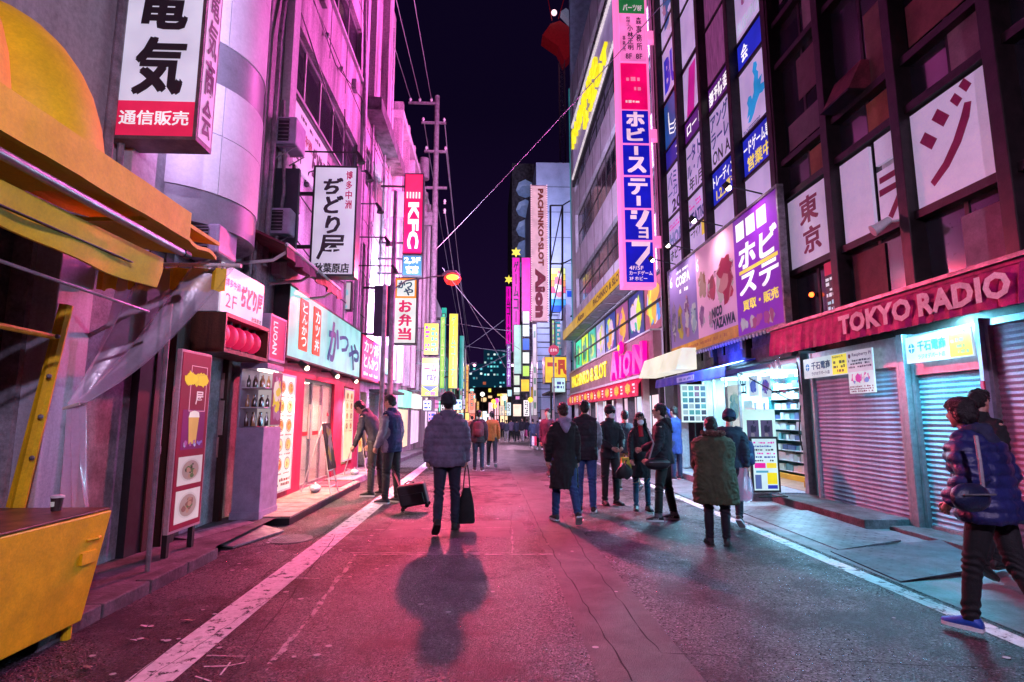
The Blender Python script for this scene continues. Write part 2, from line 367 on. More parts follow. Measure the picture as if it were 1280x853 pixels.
# concrete gutters and raised walks
tag(strip(-3.75, -2.95, 2, 60, .1, 40).o('pavement', M['dconc']), kind='structure')
def kerb(x0, x1, y0, y1, step, top, name='kerb_stone'):
    y = y0
    while y < y1-.05:
        e = min(y+step, y1); tag(B().box(x0, y+.006, gz(y)-.1, x1, e-.006, gz((y+e)/2)+top+rnd.uniform(-.006, .006)).o(name, M['dconc'], bev=.012), kind='structure'); y = e
kerb(-3.02, -2.88, 3.9, 6.3, .6, .11); kerb(-3.0, -2.86, 15.5, 40, .9, .13)
tag(strip(3.72, 5.75, 2, 60, .008, 40).o('pavement', mat('grey_paving', (.22,.2,.23), .55, var=.2, scale=3, bump=.3, bscale=60)), kind='structure')
tag(B().box(4.72, 9.95, -.1, 5.8, 14.8, .15).o('shop_step', M['grey'], bev=.01), kind='structure')
tag(B().box(4.75, 15.2, -.1, 5.8, 18, .12).o('shop_step', M['grey'], bev=.01), kind='structure')
tag(B().box(5.05, 7.45, -.1, 5.8, 9.9, .13).o('shop_step', M['dconc'], bev=.01), kind='structure')
tag(B().box(5.35, 4.2, -.1, 5.8, 7.4, .06).o('shop_step', M['dconc'], bev=.01), kind='structure')
for i in range(26):   # small litter along the kerbs
    x, y = (rnd.uniform(-2.85, -2.2), rnd.uniform(3.5, 9)) if i < 16 else (rnd.uniform(3.7, 4.6), rnd.uniform(4, 9)); a = rnd.uniform(0, 3); q = rnd.uniform(.01, .028)
    tag(B().add([(x+q*math.cos(a+k*1.57)*(1+.6*(k % 2)), y+q*math.sin(a+k*1.57), .011+.006*(k % 3)) for k in range(4)], [(0, 1, 2, 3)]).o('litter', P(rnd.choice([(.6,.55,.6),(.4,.3,.2),(.7,.7,.75),(.2,.15,.1)]), .7)), 'small scrap of paper litter lying along the kerb', 'litter', 'scraps of litter along the kerbs')
# steel chequer plates as ramps
def plate(name, pts, lab, m=None, n=None):
    m = m or M['steel']; t = thing(name, lab, 'ramp', (V(pts[0])+V(pts[2]))/2)
    p = [V(q) for q in pts]; b = B().hexa([q-V((0, 0, .02)) for q in p]+p); b.o('sheet', m, t)
    a = p[1]-p[0]; c = p[3]-p[0]; nu = int(a.length/.085); nv = int(c.length/.085); k = B(); up = a.cross(c).normalized(); up = up if up.z > 0 else -up
    for i in range(nu):
        for j in range(nv):
            q = p[0]+a*((i+.5)/nu)+c*((j+.5)/nv); s = (a.normalized()+(c.normalized() if (i+j) % 2 else -c.normalized())).normalized()*.026; w = s.cross(up)*.28
            k.add([q-s+up*.001, q+w+up*.004, q+s+up*.001, q-w+up*.004], [(0, 1, 2, 3)])
    tag(k.o('tread_lug', m, t), kind='stuff')
    return t
plate('ramp_plate', [(3.95,6.3,.02),(3.98,8.95,.02),(5.0,8.7,.05),(4.9,6.6,.05)], 'long chequered steel ramp plate lit cyan in front of the left shutter', mat('worn_ramp_steel', (.16,.16,.19), .5, metal=.3, var=.2, scale=4))
plate('ramp_plate', [(3.75,5.1,.02),(3.82,6.25,.02),(5.3,6.5,.075),(4.85,5.35,.075)], 'lilac grey steel ramp plate nearest the camera with a raised inner edge', mat('grey_ramp_steel', (.13,.11,.14), .5, metal=.3, var=.2, scale=4))
plate('ramp_plate', [(-2.9,6.7,.03),(-2.65,7.6,.03),(-3.3,7.85,.13),(-3.6,6.75,.13)], 'ribbed steel ramp plate at the dark restaurant doorway', M['steel'])
# manhole
def manhole(x, y, r, lab):
    t = thing('manhole_cover', lab, 'manhole cover', (x, y, 0)); b = B()
    ring = lambda a, z: [(x+a*math.cos(q), y+a*math.sin(q), z) for q in [2*math.pi*k/28 for k in range(28)]]
    b.loft([ring(r, .004), ring(r, .012), ring(r*.93, .012), ring(r*.92, .007), ring(.01, .007)], False).o('rim', M['steel'], t)
    k = B()
    for i in range(-6, 7):
        for j in range(-6, 7):
            if math.hypot(i, j)*r/7.2 < r*.84: cx = x+i*r/7.2; cy_ = y+j*r/7.2; k.box(cx-.008, cy_-.008, .006, cx+.008, cy_+.008, .013)
    k.o('stud', M['steel'], t)
manhole(-2.42, 7.18, .26, 'round iron manhole cover beside the left painted line')

# ================================================================== facade helpers
def facade(F, r, openings, m, parent, d=0, depth=.18, name='wall'):
    """a wall face with real openings and reveals"""
    u0, v0, u1, v1 = r; us = sorted({u0, u1, *[o[0] for o in openings], *[o[2] for o in openings]}); vs = sorted({v0, v1, *[o[1] for o in openings], *[o[3] for o in openings]})
    b = B()
    for i in range(len(us)-1):
        for j in range(len(vs)-1):
            cu, cv = (us[i]+us[i+1])/2, (vs[j]+vs[j+1])/2
            if not any(o[0] < cu < o[2] and o[1] < cv < o[3] for o in openings): b.quad(F, (us[i], vs[j], us[i+1], vs[j+1]), d)
    for a, c, e, f in openings:
        b.add([F.p(a,c,d),F.p(e,c,d),F.p(e,f,d),F.p(a,f,d),F.p(a,c,d-depth),F.p(e,c,d-depth),F.p(e,f,d-depth),F.p(a,f,d-depth)], [(0,1,5,4),(1,2,6,5),(2,3,7,6),(3,0,4,7)])
    ob = b.o(name, m, parent); return ob
def window(F, r, parent, panes=2, d=-.12, fm=None, gm=None, rows=1, t=.05, name='window', extra=None):
    u0, v0, u1, v1 = r; b = B(); fm = fm or M['alu']
    b.fbox(F, (u0, v0, u1, v0+t), d-.03, d+.03); b.fbox(F, (u0, v1-t, u1, v1), d-.03, d+.03)
    for i in range(panes+1):
        u = u0+(u1-u0)*i/panes; b.fbox(F, (max(u0, u-t/2), v0+t, min(u1, u+t/2), v1-t), d-.028, d+.028)
    for j in range(1, rows): v = v0+(v1-v0)*j/rows; b.fbox(F, (u0+t, v-t/2, u1-t, v+t/2), d-.026, d+.026)
    w = b.o(name, fm, parent)
    for i in range(panes):
        a = u0+(u1-u0)*i/panes+t/2; e = u0+(u1-u0)*(i+1)/panes-t/2
        for j in range(rows):
            c = v0+(v1-v0)*j/rows+t/2; f = v0+(v1-v0)*(j+1)/rows-t/2
            g_ = gm[(i+j) % len(gm)] if isinstance(gm, list) else (gm or M['glass']); B().fbox(F, (a, c, e, f), d-.012-.004*(i % 2), d+.004+.003*(i % 2)).o('pane', g_, w)
    return w
def shell(x0, y0, z0, x1, y1, z1, m, parent, name='wall'): return B().box(x0, y0, z0, x1, y1, z1).o(name, m, parent)
def lightbox(name, lab, F, r, dep, face, framem, parent=None, d=0, cat='sign', group=None, rim=.035):
    """box sign: casing + lit face; returns thing and the face rect"""
    t = thing(name, lab, cat, F.p((r[0]+r[2])/2, r[1], d), group)
    u0, v0, u1, v1 = r; b = B(); b.fbox(F, r, d-dep, d-.02)
    for q in [(u0, v0, u1, v0+rim), (u0, v1-rim, u1, v1), (u0, v0+rim, u0+rim, v1-rim), (u1-rim, v0+rim, u1, v1-rim)]: b.fbox(F, q, d-.019, d)
    b.o('casing', framem, t)
    f = (u0+rim, v0+rim, u1-rim, v1-rim)
    if face: B().fbox(F, f, d-.018, d-.008).o('face', face, t)
    return t, f
def bracket(F, u, v, d0, d1, parent, r=.025, m=None): B().tube([F.p(u, v, d0), F.p(u, v, d1)], r).o('bracket', m or M['black'], parent)
# ================================================================== LEFT: corner building behind the stall
L = FL(-3.7)
ba = thing('corner_building', 'pale building with a round white stair bay behind the yellow stall', 'building', (-5, 5.5, 0))
facade(L, (1.0, -.3, 8.7, 3.7), [(3.55, .12, 4.5, 3.0)], M['grey'], ba, depth=.25)
facade(L, (1.0, 3.7, 8.7, 14), [], M['plaster2'], ba)
shell(-9, 1.0, -.3, -3.96, 8.7, 14, M['dconc'], ba)
B().box(-3.72, 4.55, 0, -3.5, 4.95, 3.05).o('pilaster', mat('pale_blue_column', (.5,.52,.62), .6, streak=.15, scale=3), ba, bev=.01)
B().box(-3.72, 5.35, 2.9, -3.55, 5.75, 14).o('pilaster', M['plaster2'], ba, bev=.01)
B().box(-3.95, 3.55, .1, -3.85, 4.5, 3).o('shutter_door', M['dconc'], ba)
for y, h in ((3.9, 3), (4.25, 3)): B().box(-3.86, y, .1, -3.8, y+.03, h).o('door_rail', M['black'], ba)
B().box(-3.7, 6.15, 0, -3.6, 6.3, 3.4).o('downpipe_cover', M['dwood'], ba)
B().box(-3.7, 5.9, 0, -3.62, 6.15, 3.3).o('trim', M['black'], ba)
# round bay: cladding bands, each a piece of its own
bc = V((-4.1, 7.05, 0)); R_ = .98
def ringp(r, z, a0=-100, a1=100, n=26): return [(bc.x+r*math.cos(math.radians(a0+(a1-a0)*i/n)), bc.y+r*math.sin(math.radians(a0+(a1-a0)*i/n)), z) for i in range(n+1)]
def bay(z0, z1, r, m, nm, seg=1, s0=-100, s1=100):
    for k in range(seg):
        a0 = s0+(s1-s0)*k/seg+.35; a1 = s0+(s1-s0)*(k+1)/seg-.35; n = max(4, 24//seg); A = ringp(r, z0+.004, a0, a1, n); C2 = ringp(r, z1-.004, a0, a1, n); D = ringp(r-.06, z1-.004, a0, a1, n); Z = ringp(r-.06, z0+.004, a0, a1, n)
        b = B(); m_ = len(A); b.add(A+C2+D+Z, [(i, i+1, m_+i+1, m_+i) for i in range(n)]+[(m_+i, m_+i+1, 2*m_+i+1, 2*m_+i) for i in range(n)]+[(3*m_+i+1, 3*m_+i, i, i+1) for i in range(n)]+[(0, m_, 2*m_, 3*m_), (n, 3*m_+n, 2*m_+n, m_+n)])
        b.o(nm, m, ba, smooth=True)
bay(3.75, 4.15, R_, M['band'], 'bay_band'); bay(4.15, 4.9, R_+.012, M['tile'], 'bay_panel', 3); bay(4.9, 5.55, R_+.012, M['tile'], 'bay_panel', 3); bay(5.55, 6.1, R_, M['band'], 'bay_band')
for k in range(6): bay(6.1+k*1.1, 7.2+k*1.1, R_+.012, M['tile'] if k != 3 else M['band'], 'bay_panel', 3)
B().add(ringp(R_-.01, 3.76), [tuple(range(27))]).o('bay_soffit', M['grey'], ba)
for x, y, r in ((-3.62, 5.1, .045), (-3.6, 5.25, .03), (-3.64, 8.25, .05), (-3.62, 8.45, .03)): B().tube([(x, y, 3.0), (x, y, 13)], r).o('drainpipe', M['pole'], ba, smooth=True)
# shop sign over the stall
F = FC(5.15); r = (-3.66, 4.15, -2.84, 7.9)
t, f = lightbox('projecting_sign', 'big white box sign with black kanji over a red band above the yellow stall', F, r, .3, E((.78,.74,.92), .62, .6), mat('bronze_casing', (.2,.13,.14), .45, var=.2, scale=6))
red = (f[0], f[1], f[2], f[1]+.36); box('band', F, red, -.009, -.003, E((.85,.02,.1), .85), t)
text(F, '通信販売', sub(red, .06, .3, .94, .72), E((.95,.85,.95), 1), t, d=.001)
KB = P((.035,.02,.03), .5)
for ch, a in (('気', .42), ('電', 1.12)): text(F, ch, (f[0]+.14, f[1]+a, f[2]-.12, f[1]+a+.62), KB, t, bold=.05, d=.001, slant=.08)
SF = FL(-2.839); sr = (5.18, 4.2, 5.42, 7.85)
box('side_face', SF, sr, -.01, .003, E((.62,.5,.68), .5, .6), t)
text(SF, '電気商会', sub(sr, .12, .01, .88, .48), KB, t, vert=True, bold=.04, d=.007, gap=.06); text(SF, '井', sub(sr, .12, .5, .88, .6), KB, t, bold=.04, d=.007)
B().box(-3.72, 5.25, 5.0, -3.6, 5.31, 5.06).box(-3.72, 5.25, 7.0, -3.6, 5.31, 7.06).o('bracket', M['black'], t)
lamp('added_back_fill', 'AREA', (-3.25, 5.47, 6.0), (.7,.5,1), 60, t, sx=.7, sy=3.4, target=(-3.25, 9, 6.0))  # added fill behind the sign, lights the bay and wall beyond
# ------------------------------------------------ yellow stall
st = thing('food_stall', 'yellow street stall with a canvas canopy and a long steel counter', 'stall', (-3.2, 3.6, 0))
b = B().hexa([(-3.66,1.6,.1),(-2.82,1.6,.1),(-2.8,4.17,.1),(-3.66,4.17,.1),(-3.68,1.6,.83),(-2.76,1.6,.83),(-2.72,4.26,.83),(-3.68,4.26,.83)])
b.o('counter', M['yellow'], st, bev=.012)
B().box(-3.67, 1.6, .832, -2.73, 4.25, .85).o('counter_top', mat('scuffed_brown_top', (.2,.075,.03), .4, streak=.3, scale=6), st, bev=.006)
for y in (2.1, 3.05, 4.12): B().tube([(-2.86, y, 0), (-2.86, y, .14)], .03).o('leg', M['yellow'], st); 
for y in (2.1, 4.12): B().tube([(-3.6, y, 0), (-3.6, y, .14)], .03).o('leg', M['yellow'], st)
B().box(-2.76, 4.02, .5, -2.735, 4.16, .58).o('hinge_plate', M['yellow'], st); B().tube([(-2.74, 4.05, .66), (-2.71, 4.12, .66), (-2.74, 4.18, .66)], .01, 6).o('latch', M['yellow'], st)
B().box(-2.765, 1.6, .78, -2.745, 4.2, .81).o('edge_rail', M['yellow'], st)
B().tube([(-3.42, 4.3, .84), (-3.28, 4.36, 2.36)], .045, 8).tube([(-3.5, 4.34, .84), (-3.34, 4.4, 2.3)], .03, 6).o('post', M['yellow'], st)
for z in (1.2, 1.5, 1.8, 2.1): B().ball((-3.42+.14*(z-.84)/1.5+.05, 4.27, z), .018, 8, 5).o('bolt', M['steel'], st)
B().tube([(-3.3, 1.5, 2.15), (-3.3, 4.36, 2.1)], .022).o('crossbar', M['yellow'], st)
B().tube([(-2.62, 1.5, 2.36), (-2.62, 4.3, 2.3)], .011).o('hanging_rod', M['alu'], st)
B().tube([(-3.68, 4.95, 2.1), (-2.45, 4.97, 2.84)], .02).o('diagonal_brace', M['steel'], st)
# canopy
F23 = FL(-2.3)
b = B(); nseg = 26; rings = []
for i in range(nseg+1):
    y = 1.2+(4.2-1.2)*i/nseg; wv = .003*math.sin(y*9)+.002*math.sin(y*23)
    rings.append([(-2.3+wv, y, 2.84+.002*math.sin(y*7)), (-2.3+wv*.6, y, 3.06), (-2.36, y, 3.07), (-2.36, y, 2.85)])
b.loft(rings); b.o('fascia', M['ycloth'], st, smooth=True)
b = B(); rings = []
for i in range(nseg+1):
    y = 1.2+(4.75-1.2)*i/nseg; s_ = .03*math.sin(y*5)
    rings.append([(-2.34, y, 3.0), (-2.9, y, 3.12+s_), (-3.66, y, 3.3), (-3.66, y, 3.27), (-2.9, y, 3.09+s_), (-2.34, y, 2.97)])
b.loft(rings).o('canopy', M['ycloth'], st, smooth=True)
b = B(); rings = []
for i in range(nseg+1):
    y = 1.2+(4.15-1.2)*i/nseg; s_ = .02*math.sin(y*8); sag = .02*math.sin(y*3)
    rings.append([(-2.5+s_, y, 2.46+sag), (-2.46+s_*.5, y, 2.58), (-2.45, y, 2.68), (-2.47, y, 2.68), (-2.48+s_*.5, y, 2.58), (-2.52+s_, y, 2.46+sag)])
b.loft(rings).o('valance', M['ycloth'], st, smooth=True)
B().box(-2.47, 1.2, 2.55, -2.444, 3.8, 2.556).o('valance_seam', M['black'], st)
B().tube([(-2.38, 1.2, 2.78), (-2.34, 4.2, 2.74)], .028, 12).o('roller_tube', M['alu'], st, smooth=True)
B().tube([(-2.34, 4.19, 2.74), (-2.337, 4.26, 2.74)], .034, 12).o('tube_cap', M['black'], st, smooth=True)
B().tube([(-3.66, 4.98, 2.86), (-2.25, 4.98, 2.86)], .02).o('end_rail', M['white'], st)
b = B(); rows = []
for i in range(31):
    x = -3.5+1.12*i/30; q = .02*math.sin(x*34); rows.append([(x, 4.97+q, 2.83), (x, 4.96+q*1.4, 2.62+.012*math.sin(x*50)), (x, 4.965+q*1.4, 2.62+.012*math.sin(x*50)), (x, 4.975+q, 2.83)])
b.loft(rows).o('end_valance', M['ycloth'], st, smooth=True)
for i in range(9): x = -3.45+i*.13; B().tube([(x, 4.98, 2.88), (x, 4.96, 2.82), (x, 5.0, 2.82), (x, 4.98, 2.88)], .005, 5).o('curtain_ring', M['black'], st)
# folded sheet wing joining canopy and end rail
b = B(); rings = []
for i in range(13):
    k = i/12; rings.append([V((-2.36, 4.0+.75*k, 2.96-.1*k+.03*math.sin(k*9))), V((-3.0, 4.1+.8*k, 2.98+.03*math.sin(k*7))), V((-3.66, 4.2+.75*k, 3.12)), V((-3.66, 4.2+.75*k, 3.1)), V((-3.0, 4.1+.8*k, 2.95+.03*math.sin(k*7))), V((-2.36, 4.0+.75*k, 2.93-.1*k+.03*math.sin(k*9)))])
b.loft(rings).o('canopy_flap', M['ycloth'], st, smooth=True)
# clear plastic sheet
PL = mat('clear_plastic_sheet', (.75,.62,.8), .18, alpha=.42, var=.05, scale=3, bump=.35, bscale=3, spec=.9, coat=.5)
def drape(ptsA, ptsB, n=40, wav=.05, fr=16):
    b = B(); vs = []
    for i in range(n+1):
        k = i/n
        for j, s in enumerate([q/22 for q in range(23)]):
            a = V(ptsA[0]).lerp(V(ptsA[1]), k); c = V(ptsB[0]).lerp(V(ptsB[1]), k)
            p = a.lerp(c, s); p.z -= .18*math.sin(math.pi*s)*(k*.6+.4); w = wav*math.sin(k*fr+s*2.2)*(1-.45*s); p += V((w*.7, w, w*.2)); vs.append(p)
    b.add(vs, [(i*23+j, (i+1)*23+j, (i+1)*23+j+1, i*23+j+1) for i in range(n) for j in range(22)]); return b
ps = drape([(-3.3,4.95,2.8),(-2.28,4.97,2.84)], [(-3.27,4.5,1.6),(-3.2,4.5,1.57)]).o('plastic_sheet', PL, st, smooth=True)
b = drape([(-3.27,4.5,1.58),(-3.19,4.5,1.58)], [(-3.42,4.66,.4),(-2.95,4.5,.62)], wav=.035).o('plastic_sheet', PL, st, smooth=True)
B().tube([(-3.3,4.47,1.56),(-3.17,4.45,1.6),(-3.17,4.53,1.6),(-3.3,4.52,1.57)], .012, 6).o('tie_cord', M['white'], st, smooth=True)
# big shell-shaped awning on top
am = thing('shell_awning', 'big bulging yellow awning of swollen ribs at the top left corner above the stall', 'awning', (-2.7, 2.9, 3.1))
for k in range(3):
    b = B(); rings = []; yc = 3.42-.74*k; rz = 1.12+.12*k
    for i in range(19):
        a = math.pi*i/18; rr = max(.03, math.sin(a))**.5; rings.append([(-3.36+.84*math.cos(q)*rr, yc+.42*(-math.cos(a)), 3.07+rz*math.sin(q)*rr) for q in [math.pi*j/18 for j in range(19)]])
    b.loft(rings).o('rib', M['ycloth'], am, smooth=True)
# paper cup
cp = thing('paper_cup', 'dark printed paper cup with a white lid on the yellow stall counter', 'cup', (-3.0, 4.1, .85))
b = B().tube([(-3.0,4.1,.852),(-3.0,4.1,.94)], [.03,.038], 16).o('cup_body', mat('cup_print', (.06,.03,.035), .5), cp, smooth=True)
B().tube([(-3.0,4.1,.94),(-3.0,4.1,.952),(-3.0,4.1,.957)], [.042,.042,.034], 16).o('lid', M['white'], cp, smooth=True)
B().tube([(-3.0+.0,4.061,.885),(-3.0,4.058,.915)], [.011,.012], 10).o('emblem', E((.9,.8,.85), .3), cp)
# air conditioner
def ac(name, lab, x0, y0, z0, x1, y1, z1, grp=None):
    t = thing(name, lab, 'air conditioner', ((x0+x1)/2, (y0+y1)/2, z0), grp)
    B().box(x0, y0, z0, x1, y1, z1).o('casing', M['lilac'], t, bev=.03)
    B().box(x0+.06, y0-.012, z0+.05, x1-.12, y0-.002, z1-.05).o('fan_grille', M['black'], t)
    b = B()
    for i in range(6): z = z0+.08+(z1-z0-.16)*i/5; b.box(x0+.05, y0-.022, z-.006, x1-.1, y0-.012, z+.006)
    b.o('grille_bar', M['steel'], t)
    for y in (y0+.05, y1-.05): B().tube([(-3.72, y, z0-.02), (x1, y, z0-.02), (-3.72, y, z0-.3)], .014, 6).o('bracket', M['steel'], t)
ac('air_conditioner', 'white air conditioner on a wall bracket above the lower chicken restaurant sign', -3.68, 6.45, 3.42, -3.2, 6.95, 3.78)
ac('air_conditioner', 'small boxy unit on the pink wall beside the second floor restaurant sign', -3.66, 9.0, 6.1, -3.3, 9.5, 6.6)
ac('air_conditioner', 'boxy unit mounted low between round bay and dark sign panel', -3.66, 8.95, 4.5, -3.3, 9.4, 4.95)

# ================================================================== LEFT: pink rendered building
bb = thing('pink_building', 'tall pink rendered building with strip windows over the cutlet restaurant', 'building', (-5, 14, 0))
PF = (8.7, -.4, 20, 17)
wins = [(9.75, 7.7, 14.8, 9.05), (15.6, 5.0, 16.2, 6.6), (17.0, 5.0, 17.6, 6.6), (9.75, 11.2, 14.8, 12.5), (15.6, 8.4, 19.2, 9.6)]
lower = [(8.95, .0, 20-.3, 2.42)]
facade(L, PF, wins+lower, M['plaster'], bb, depth=.3)
shell(-12, 8.71, 2.45, -4.02, 20, 17, M['dconc'], bb)
for q in wins:
    n = 5 if q[2]-q[0] > 4 else (3 if q[2]-q[0] > 2 else 1); window(L, q, bb, n, d=-.14, rows=1, t=.07, fm=M['alu'])
for z in (7.6, 11.1): B().box(-3.7, 9.6, z-.08, -3.62, 15, z).o('sill', M['plaster2'], bb)
B().box(-3.7, 9.3, 3.9, -3.55, 9.6, 17).o('pilaster', M['plaster2'], bb, bev=.01); B().box(-3.7, 15.05, 3.9, -3.6, 15.35, 17).o('pilaster', M['plaster2'], bb, bev=.01)
B().box(-3.7, 8.75, 9.3, -3.2, 9.4, 13.0).o('duct_box', M['plaster2'], bb, bev=.01)
for pts, r in (([(-3.6,8.8,3.9),(-3.6,8.85,8),(-3.64,9.1,9.2)], .045), ([(-3.6,9.1,4.1),(-3.5,9.15,5.3),(-3.62,9.2,7)], .03), ([(-3.6,15.2,2.9),(-3.6,15.2,9),(-3.6,14.2,16)], .05), ([(-3.6,9.5,9.2),(-3.6,14.9,7.6)], .015), ([(-3.62,9.6,7.5),(-3.62,15,7.55)], .018)):
    B().tube(pts, r).o('cable_pipe', M['black'] if r < .02 else M['pole'], bb, smooth=True)
for y in (10.2, 11.4, 12.6, 16.5, 18.5): B().ball((-3.62, y, 9.9 if y < 15 else 7.4), .06).o('wall_vent', M['steel'], bb, smooth=True)
# upper overhang rising to the roof
B().box(-3.7, 15.4, 10.5, -3.2, 20, 10.9).o('ledge', M['dconc'], bb); B().box(-3.7, 15.5, 11.0, -3.45, 16.2, 17).o('fin', M['plaster'], bb); B().box(-3.7, 17.5, 11.0, -3.45, 18.2, 17).o('fin', M['plaster'], bb)
for z in (4.4, 7.25, 10.1, 13.1, 15.6):
    for k in range(5): B().box(-3.705, 9.65+2.1*k, z, -3.688, 11.7+2.1*k if k < 4 else 19.9, z+.03).o('wall_joint', M['dconc'], bb)
for y in (11.9, 13.3, 17.3): B().box(-3.705, y, 9.7, -3.69, y+.025, 17).o('wall_joint', M['dconc'], bb)
for pts in ([(-3.66,9.7,5.8),(-3.62,12.5,5.5),(-3.64,15,5.7),(-3.64,19.8,5.2)], [(-3.66,9.8,4.9),(-3.6,11.5,4.6),(-3.66,13.8,4.85)], [(-3.66,13.2,9.2),(-3.6,13.3,7.3),(-3.66,13.2,5.0)], [(-3.66,16.6,12),(-3.6,16.7,8),(-3.66,16.5,4.2)], [(-3.66,9.7,10.2),(-3.58,12,9.6),(-3.66,14.8,10.5),(-3.66,19,10.2)]): B().tube(pts, .014, 6).o('cable', M['black'], bb, smooth=True)
for y, z in ((10.0,5.3),(12.3,5.0),(14.4,6.4),(16.4,7.0),(18.6,8.0),(11.0,10.4),(13.9,10.2)): B().box(-3.7, y, z, -3.58, y+.22, z+.3).o('junction_box', M['pole'], bb, bev=.01)
for y in (16.3, 18.3, 19.2): B().tube([(-3.63,y,2.9),(-3.63,y,16)], .04, 8).o('drainpipe', M['pole'], bb, smooth=True)
# arm lamps
AR = [(9.9, 6.25), (10.7, 6.25), (11.8, 6.0), (12.9, 5.6), (14.0, 5.2)]
for i, (y, z) in enumerate(AR):
    t = thing('arm_lamp', 'black arm lamp on the pink wall, '+['nearest of the five', 'second from the near end of the five', 'middle one of the five', 'fourth along, behind the tall hiragana sign', 'farthest and lowest of the five'][i], 'lamp', (-3.7, y, z), 'arm lamps on the pink wall')
    B().tube([(-3.7,y,z-.1),(-3.62,y,z+.12),(-3.5,y,z+.16),(-2.5,y,z+.16)], .016, 6).o('arm', M['black'], t, smooth=True)
    B().tube([(-2.5,y,z+.18),(-2.42,y,z+.06),(-2.4,y,z-.04)], [.03,.05,.085], 10).o('lamp_head', M['black'], t, smooth=True)
    B().ball((-3.66, y, z-.14), .06).o('mount', M['black'], t); lamp('lamp_light', 'SPOT', (-2.41, y, z-.02), (1,.22,.5), 90, t, .04, (-3.7, y+.4, z+1.8), spot=2.6, blend=.9)
# second floor flat sign
F = FL(-3.64); r = (9.75, 6.2, 11.9, 7.4)
t = thing('wall_sign', 'flat pale second floor restaurant sign on the pink wall under the windows', 'sign', (-3.64, 10.8, 6.2)); box('panel', F, r, -.05, 0, E((.72,.6,.75), .35, .9), t)
KR = E((.75,.02,.18), .5); text(F, '博多中洲', sub(r, .08, .5, .5, .7), KR, t, bold=.03); text(F, '2F', sub(r, .08, .1, .3, .42), KB, t, bold=0)
text(F, 'ぢどり屋', sub(r, .52, .12, .97, .72), KB, t, bold=.05, slant=.1); bars(F, sub(r, .1, .82, .8, .93), 1, KB, t, 2)
# big vertical sign
F = FC(9.7); r = (-3.2, 3.98, -2.4, 6.05)
t, f = lightbox('projecting_sign', 'tall white box sign with brushed black hiragana hanging over the maroon awning', F, r, .3, E((.74,.68,.84), .62, .8), M['black'])
for ch, q in (('ぢ', (.2,.74,.68,.9)), ('ど', (.25,.56,.7,.73)), ('り', (.3,.37,.66,.54)), ('屋', (.15,.13,.78,.36))): text(F, ch, sub(f, *q), KB, t, bold=.055 if ch != '屋' else .02, slant=.12)
text(F, '博多中洲', sub(f, .76, .6, .92, .97), KR, t, vert=True, bold=.03); text(F, '秋葉原店', sub(f, .08, .01, .92, .1), KB, t, bold=.03)
lamp('added_back_fill', 'AREA', (-2.8, 10.02, 5.0), (.8,.4,1), 60, t, sx=.6, sy=1.8, target=(-2.8, 14, 5.0))  # area light added on the sign's unseen back to fill the pink wall
B().box(-3.72, 9.75, 5.5, -3.2, 9.8, 5.56).box(-3.72, 9.75, 4.5, -3.2, 9.8, 4.56).o('bracket', M['black'], t)
t = thing('sign_back', 'blank black sign panel left of the tall brushed hiragana sign', 'sign', (-3.5, 9.55, 3.9)); B().box(-3.68, 9.2, 4.1, -3.28, 9.28, 5.75).o('panel', P((.03,.03,.05), .6), t); B().box(-3.7, 9.28, 4.6, -3.3, 9.34, 4.66).o('bracket', M['black'], t)
# maroon awning
aw = thing('awning', 'dark maroon retractable awning over the chicken restaurant doorway', 'awning', (-3.3, 9.1, 3.9))
b = B(); rings = []
for i in range(25):
    y = 7.8+2.85*i/24; s_ = .03*math.sin(y*6); rings.append([(-3.68, y, 4.28), (-3.3, y, 4.14+s_), (-2.9, y, 3.96), (-2.9, y, 3.93), (-3.3, y, 4.1+s_), (-3.68, y, 4.24)])
b.loft(rings).o('canvas', M['maroon'], aw, smooth=True)
b = B(); rings = []
for i in range(41):
    y = 7.8+2.85*i/40; s_ = .03*math.sin(y*19); h = .2+.025*math.sin(y*11); rings.append([(-2.9, y, 3.96), (-2.87+s_, y, 3.95-h), (-2.89+s_, y, 3.95-h), (-2.92, y, 3.94)])
b.loft(rings).o('valance', M['maroon'], aw, smooth=True)
for y in (7.95, 9.2, 10.5): B().tube([(-3.68,y,3.7),(-3.2,y+.15,3.8),(-2.9,y,3.92)], .025).o('folding_arm', M['white'], aw, smooth=True)
B().tube([(-2.9,7.8,3.95),(-2.9,10.65,3.95)], .03).o('front_bar', M['white'], aw)

# ================================================================== LEFT: chicken restaurant entrance (Y 6.6 - 8.9)
re_ = thing('restaurant_entrance', 'dark timber restaurant doorway with framed menus under red lanterns', 'doorway', (-3.6, 7.5, 0))
B().box(-3.72, 6.65, -.05, -3.6, 6.85, 2.4).box(-3.72, 6.4, 0, -3.55, 6.66, 3.0).o('door_post', M['dwood'], re_)
B().box(-5.2, 6.85, -.05, -5.1, 8.0, 2.4).o('inner_wall', M['dwood'], re_); B().box(-5.1, 7.85, -.05, -3.62, 7.95, 2.4).o('side_wall', M['dwood'], re_)
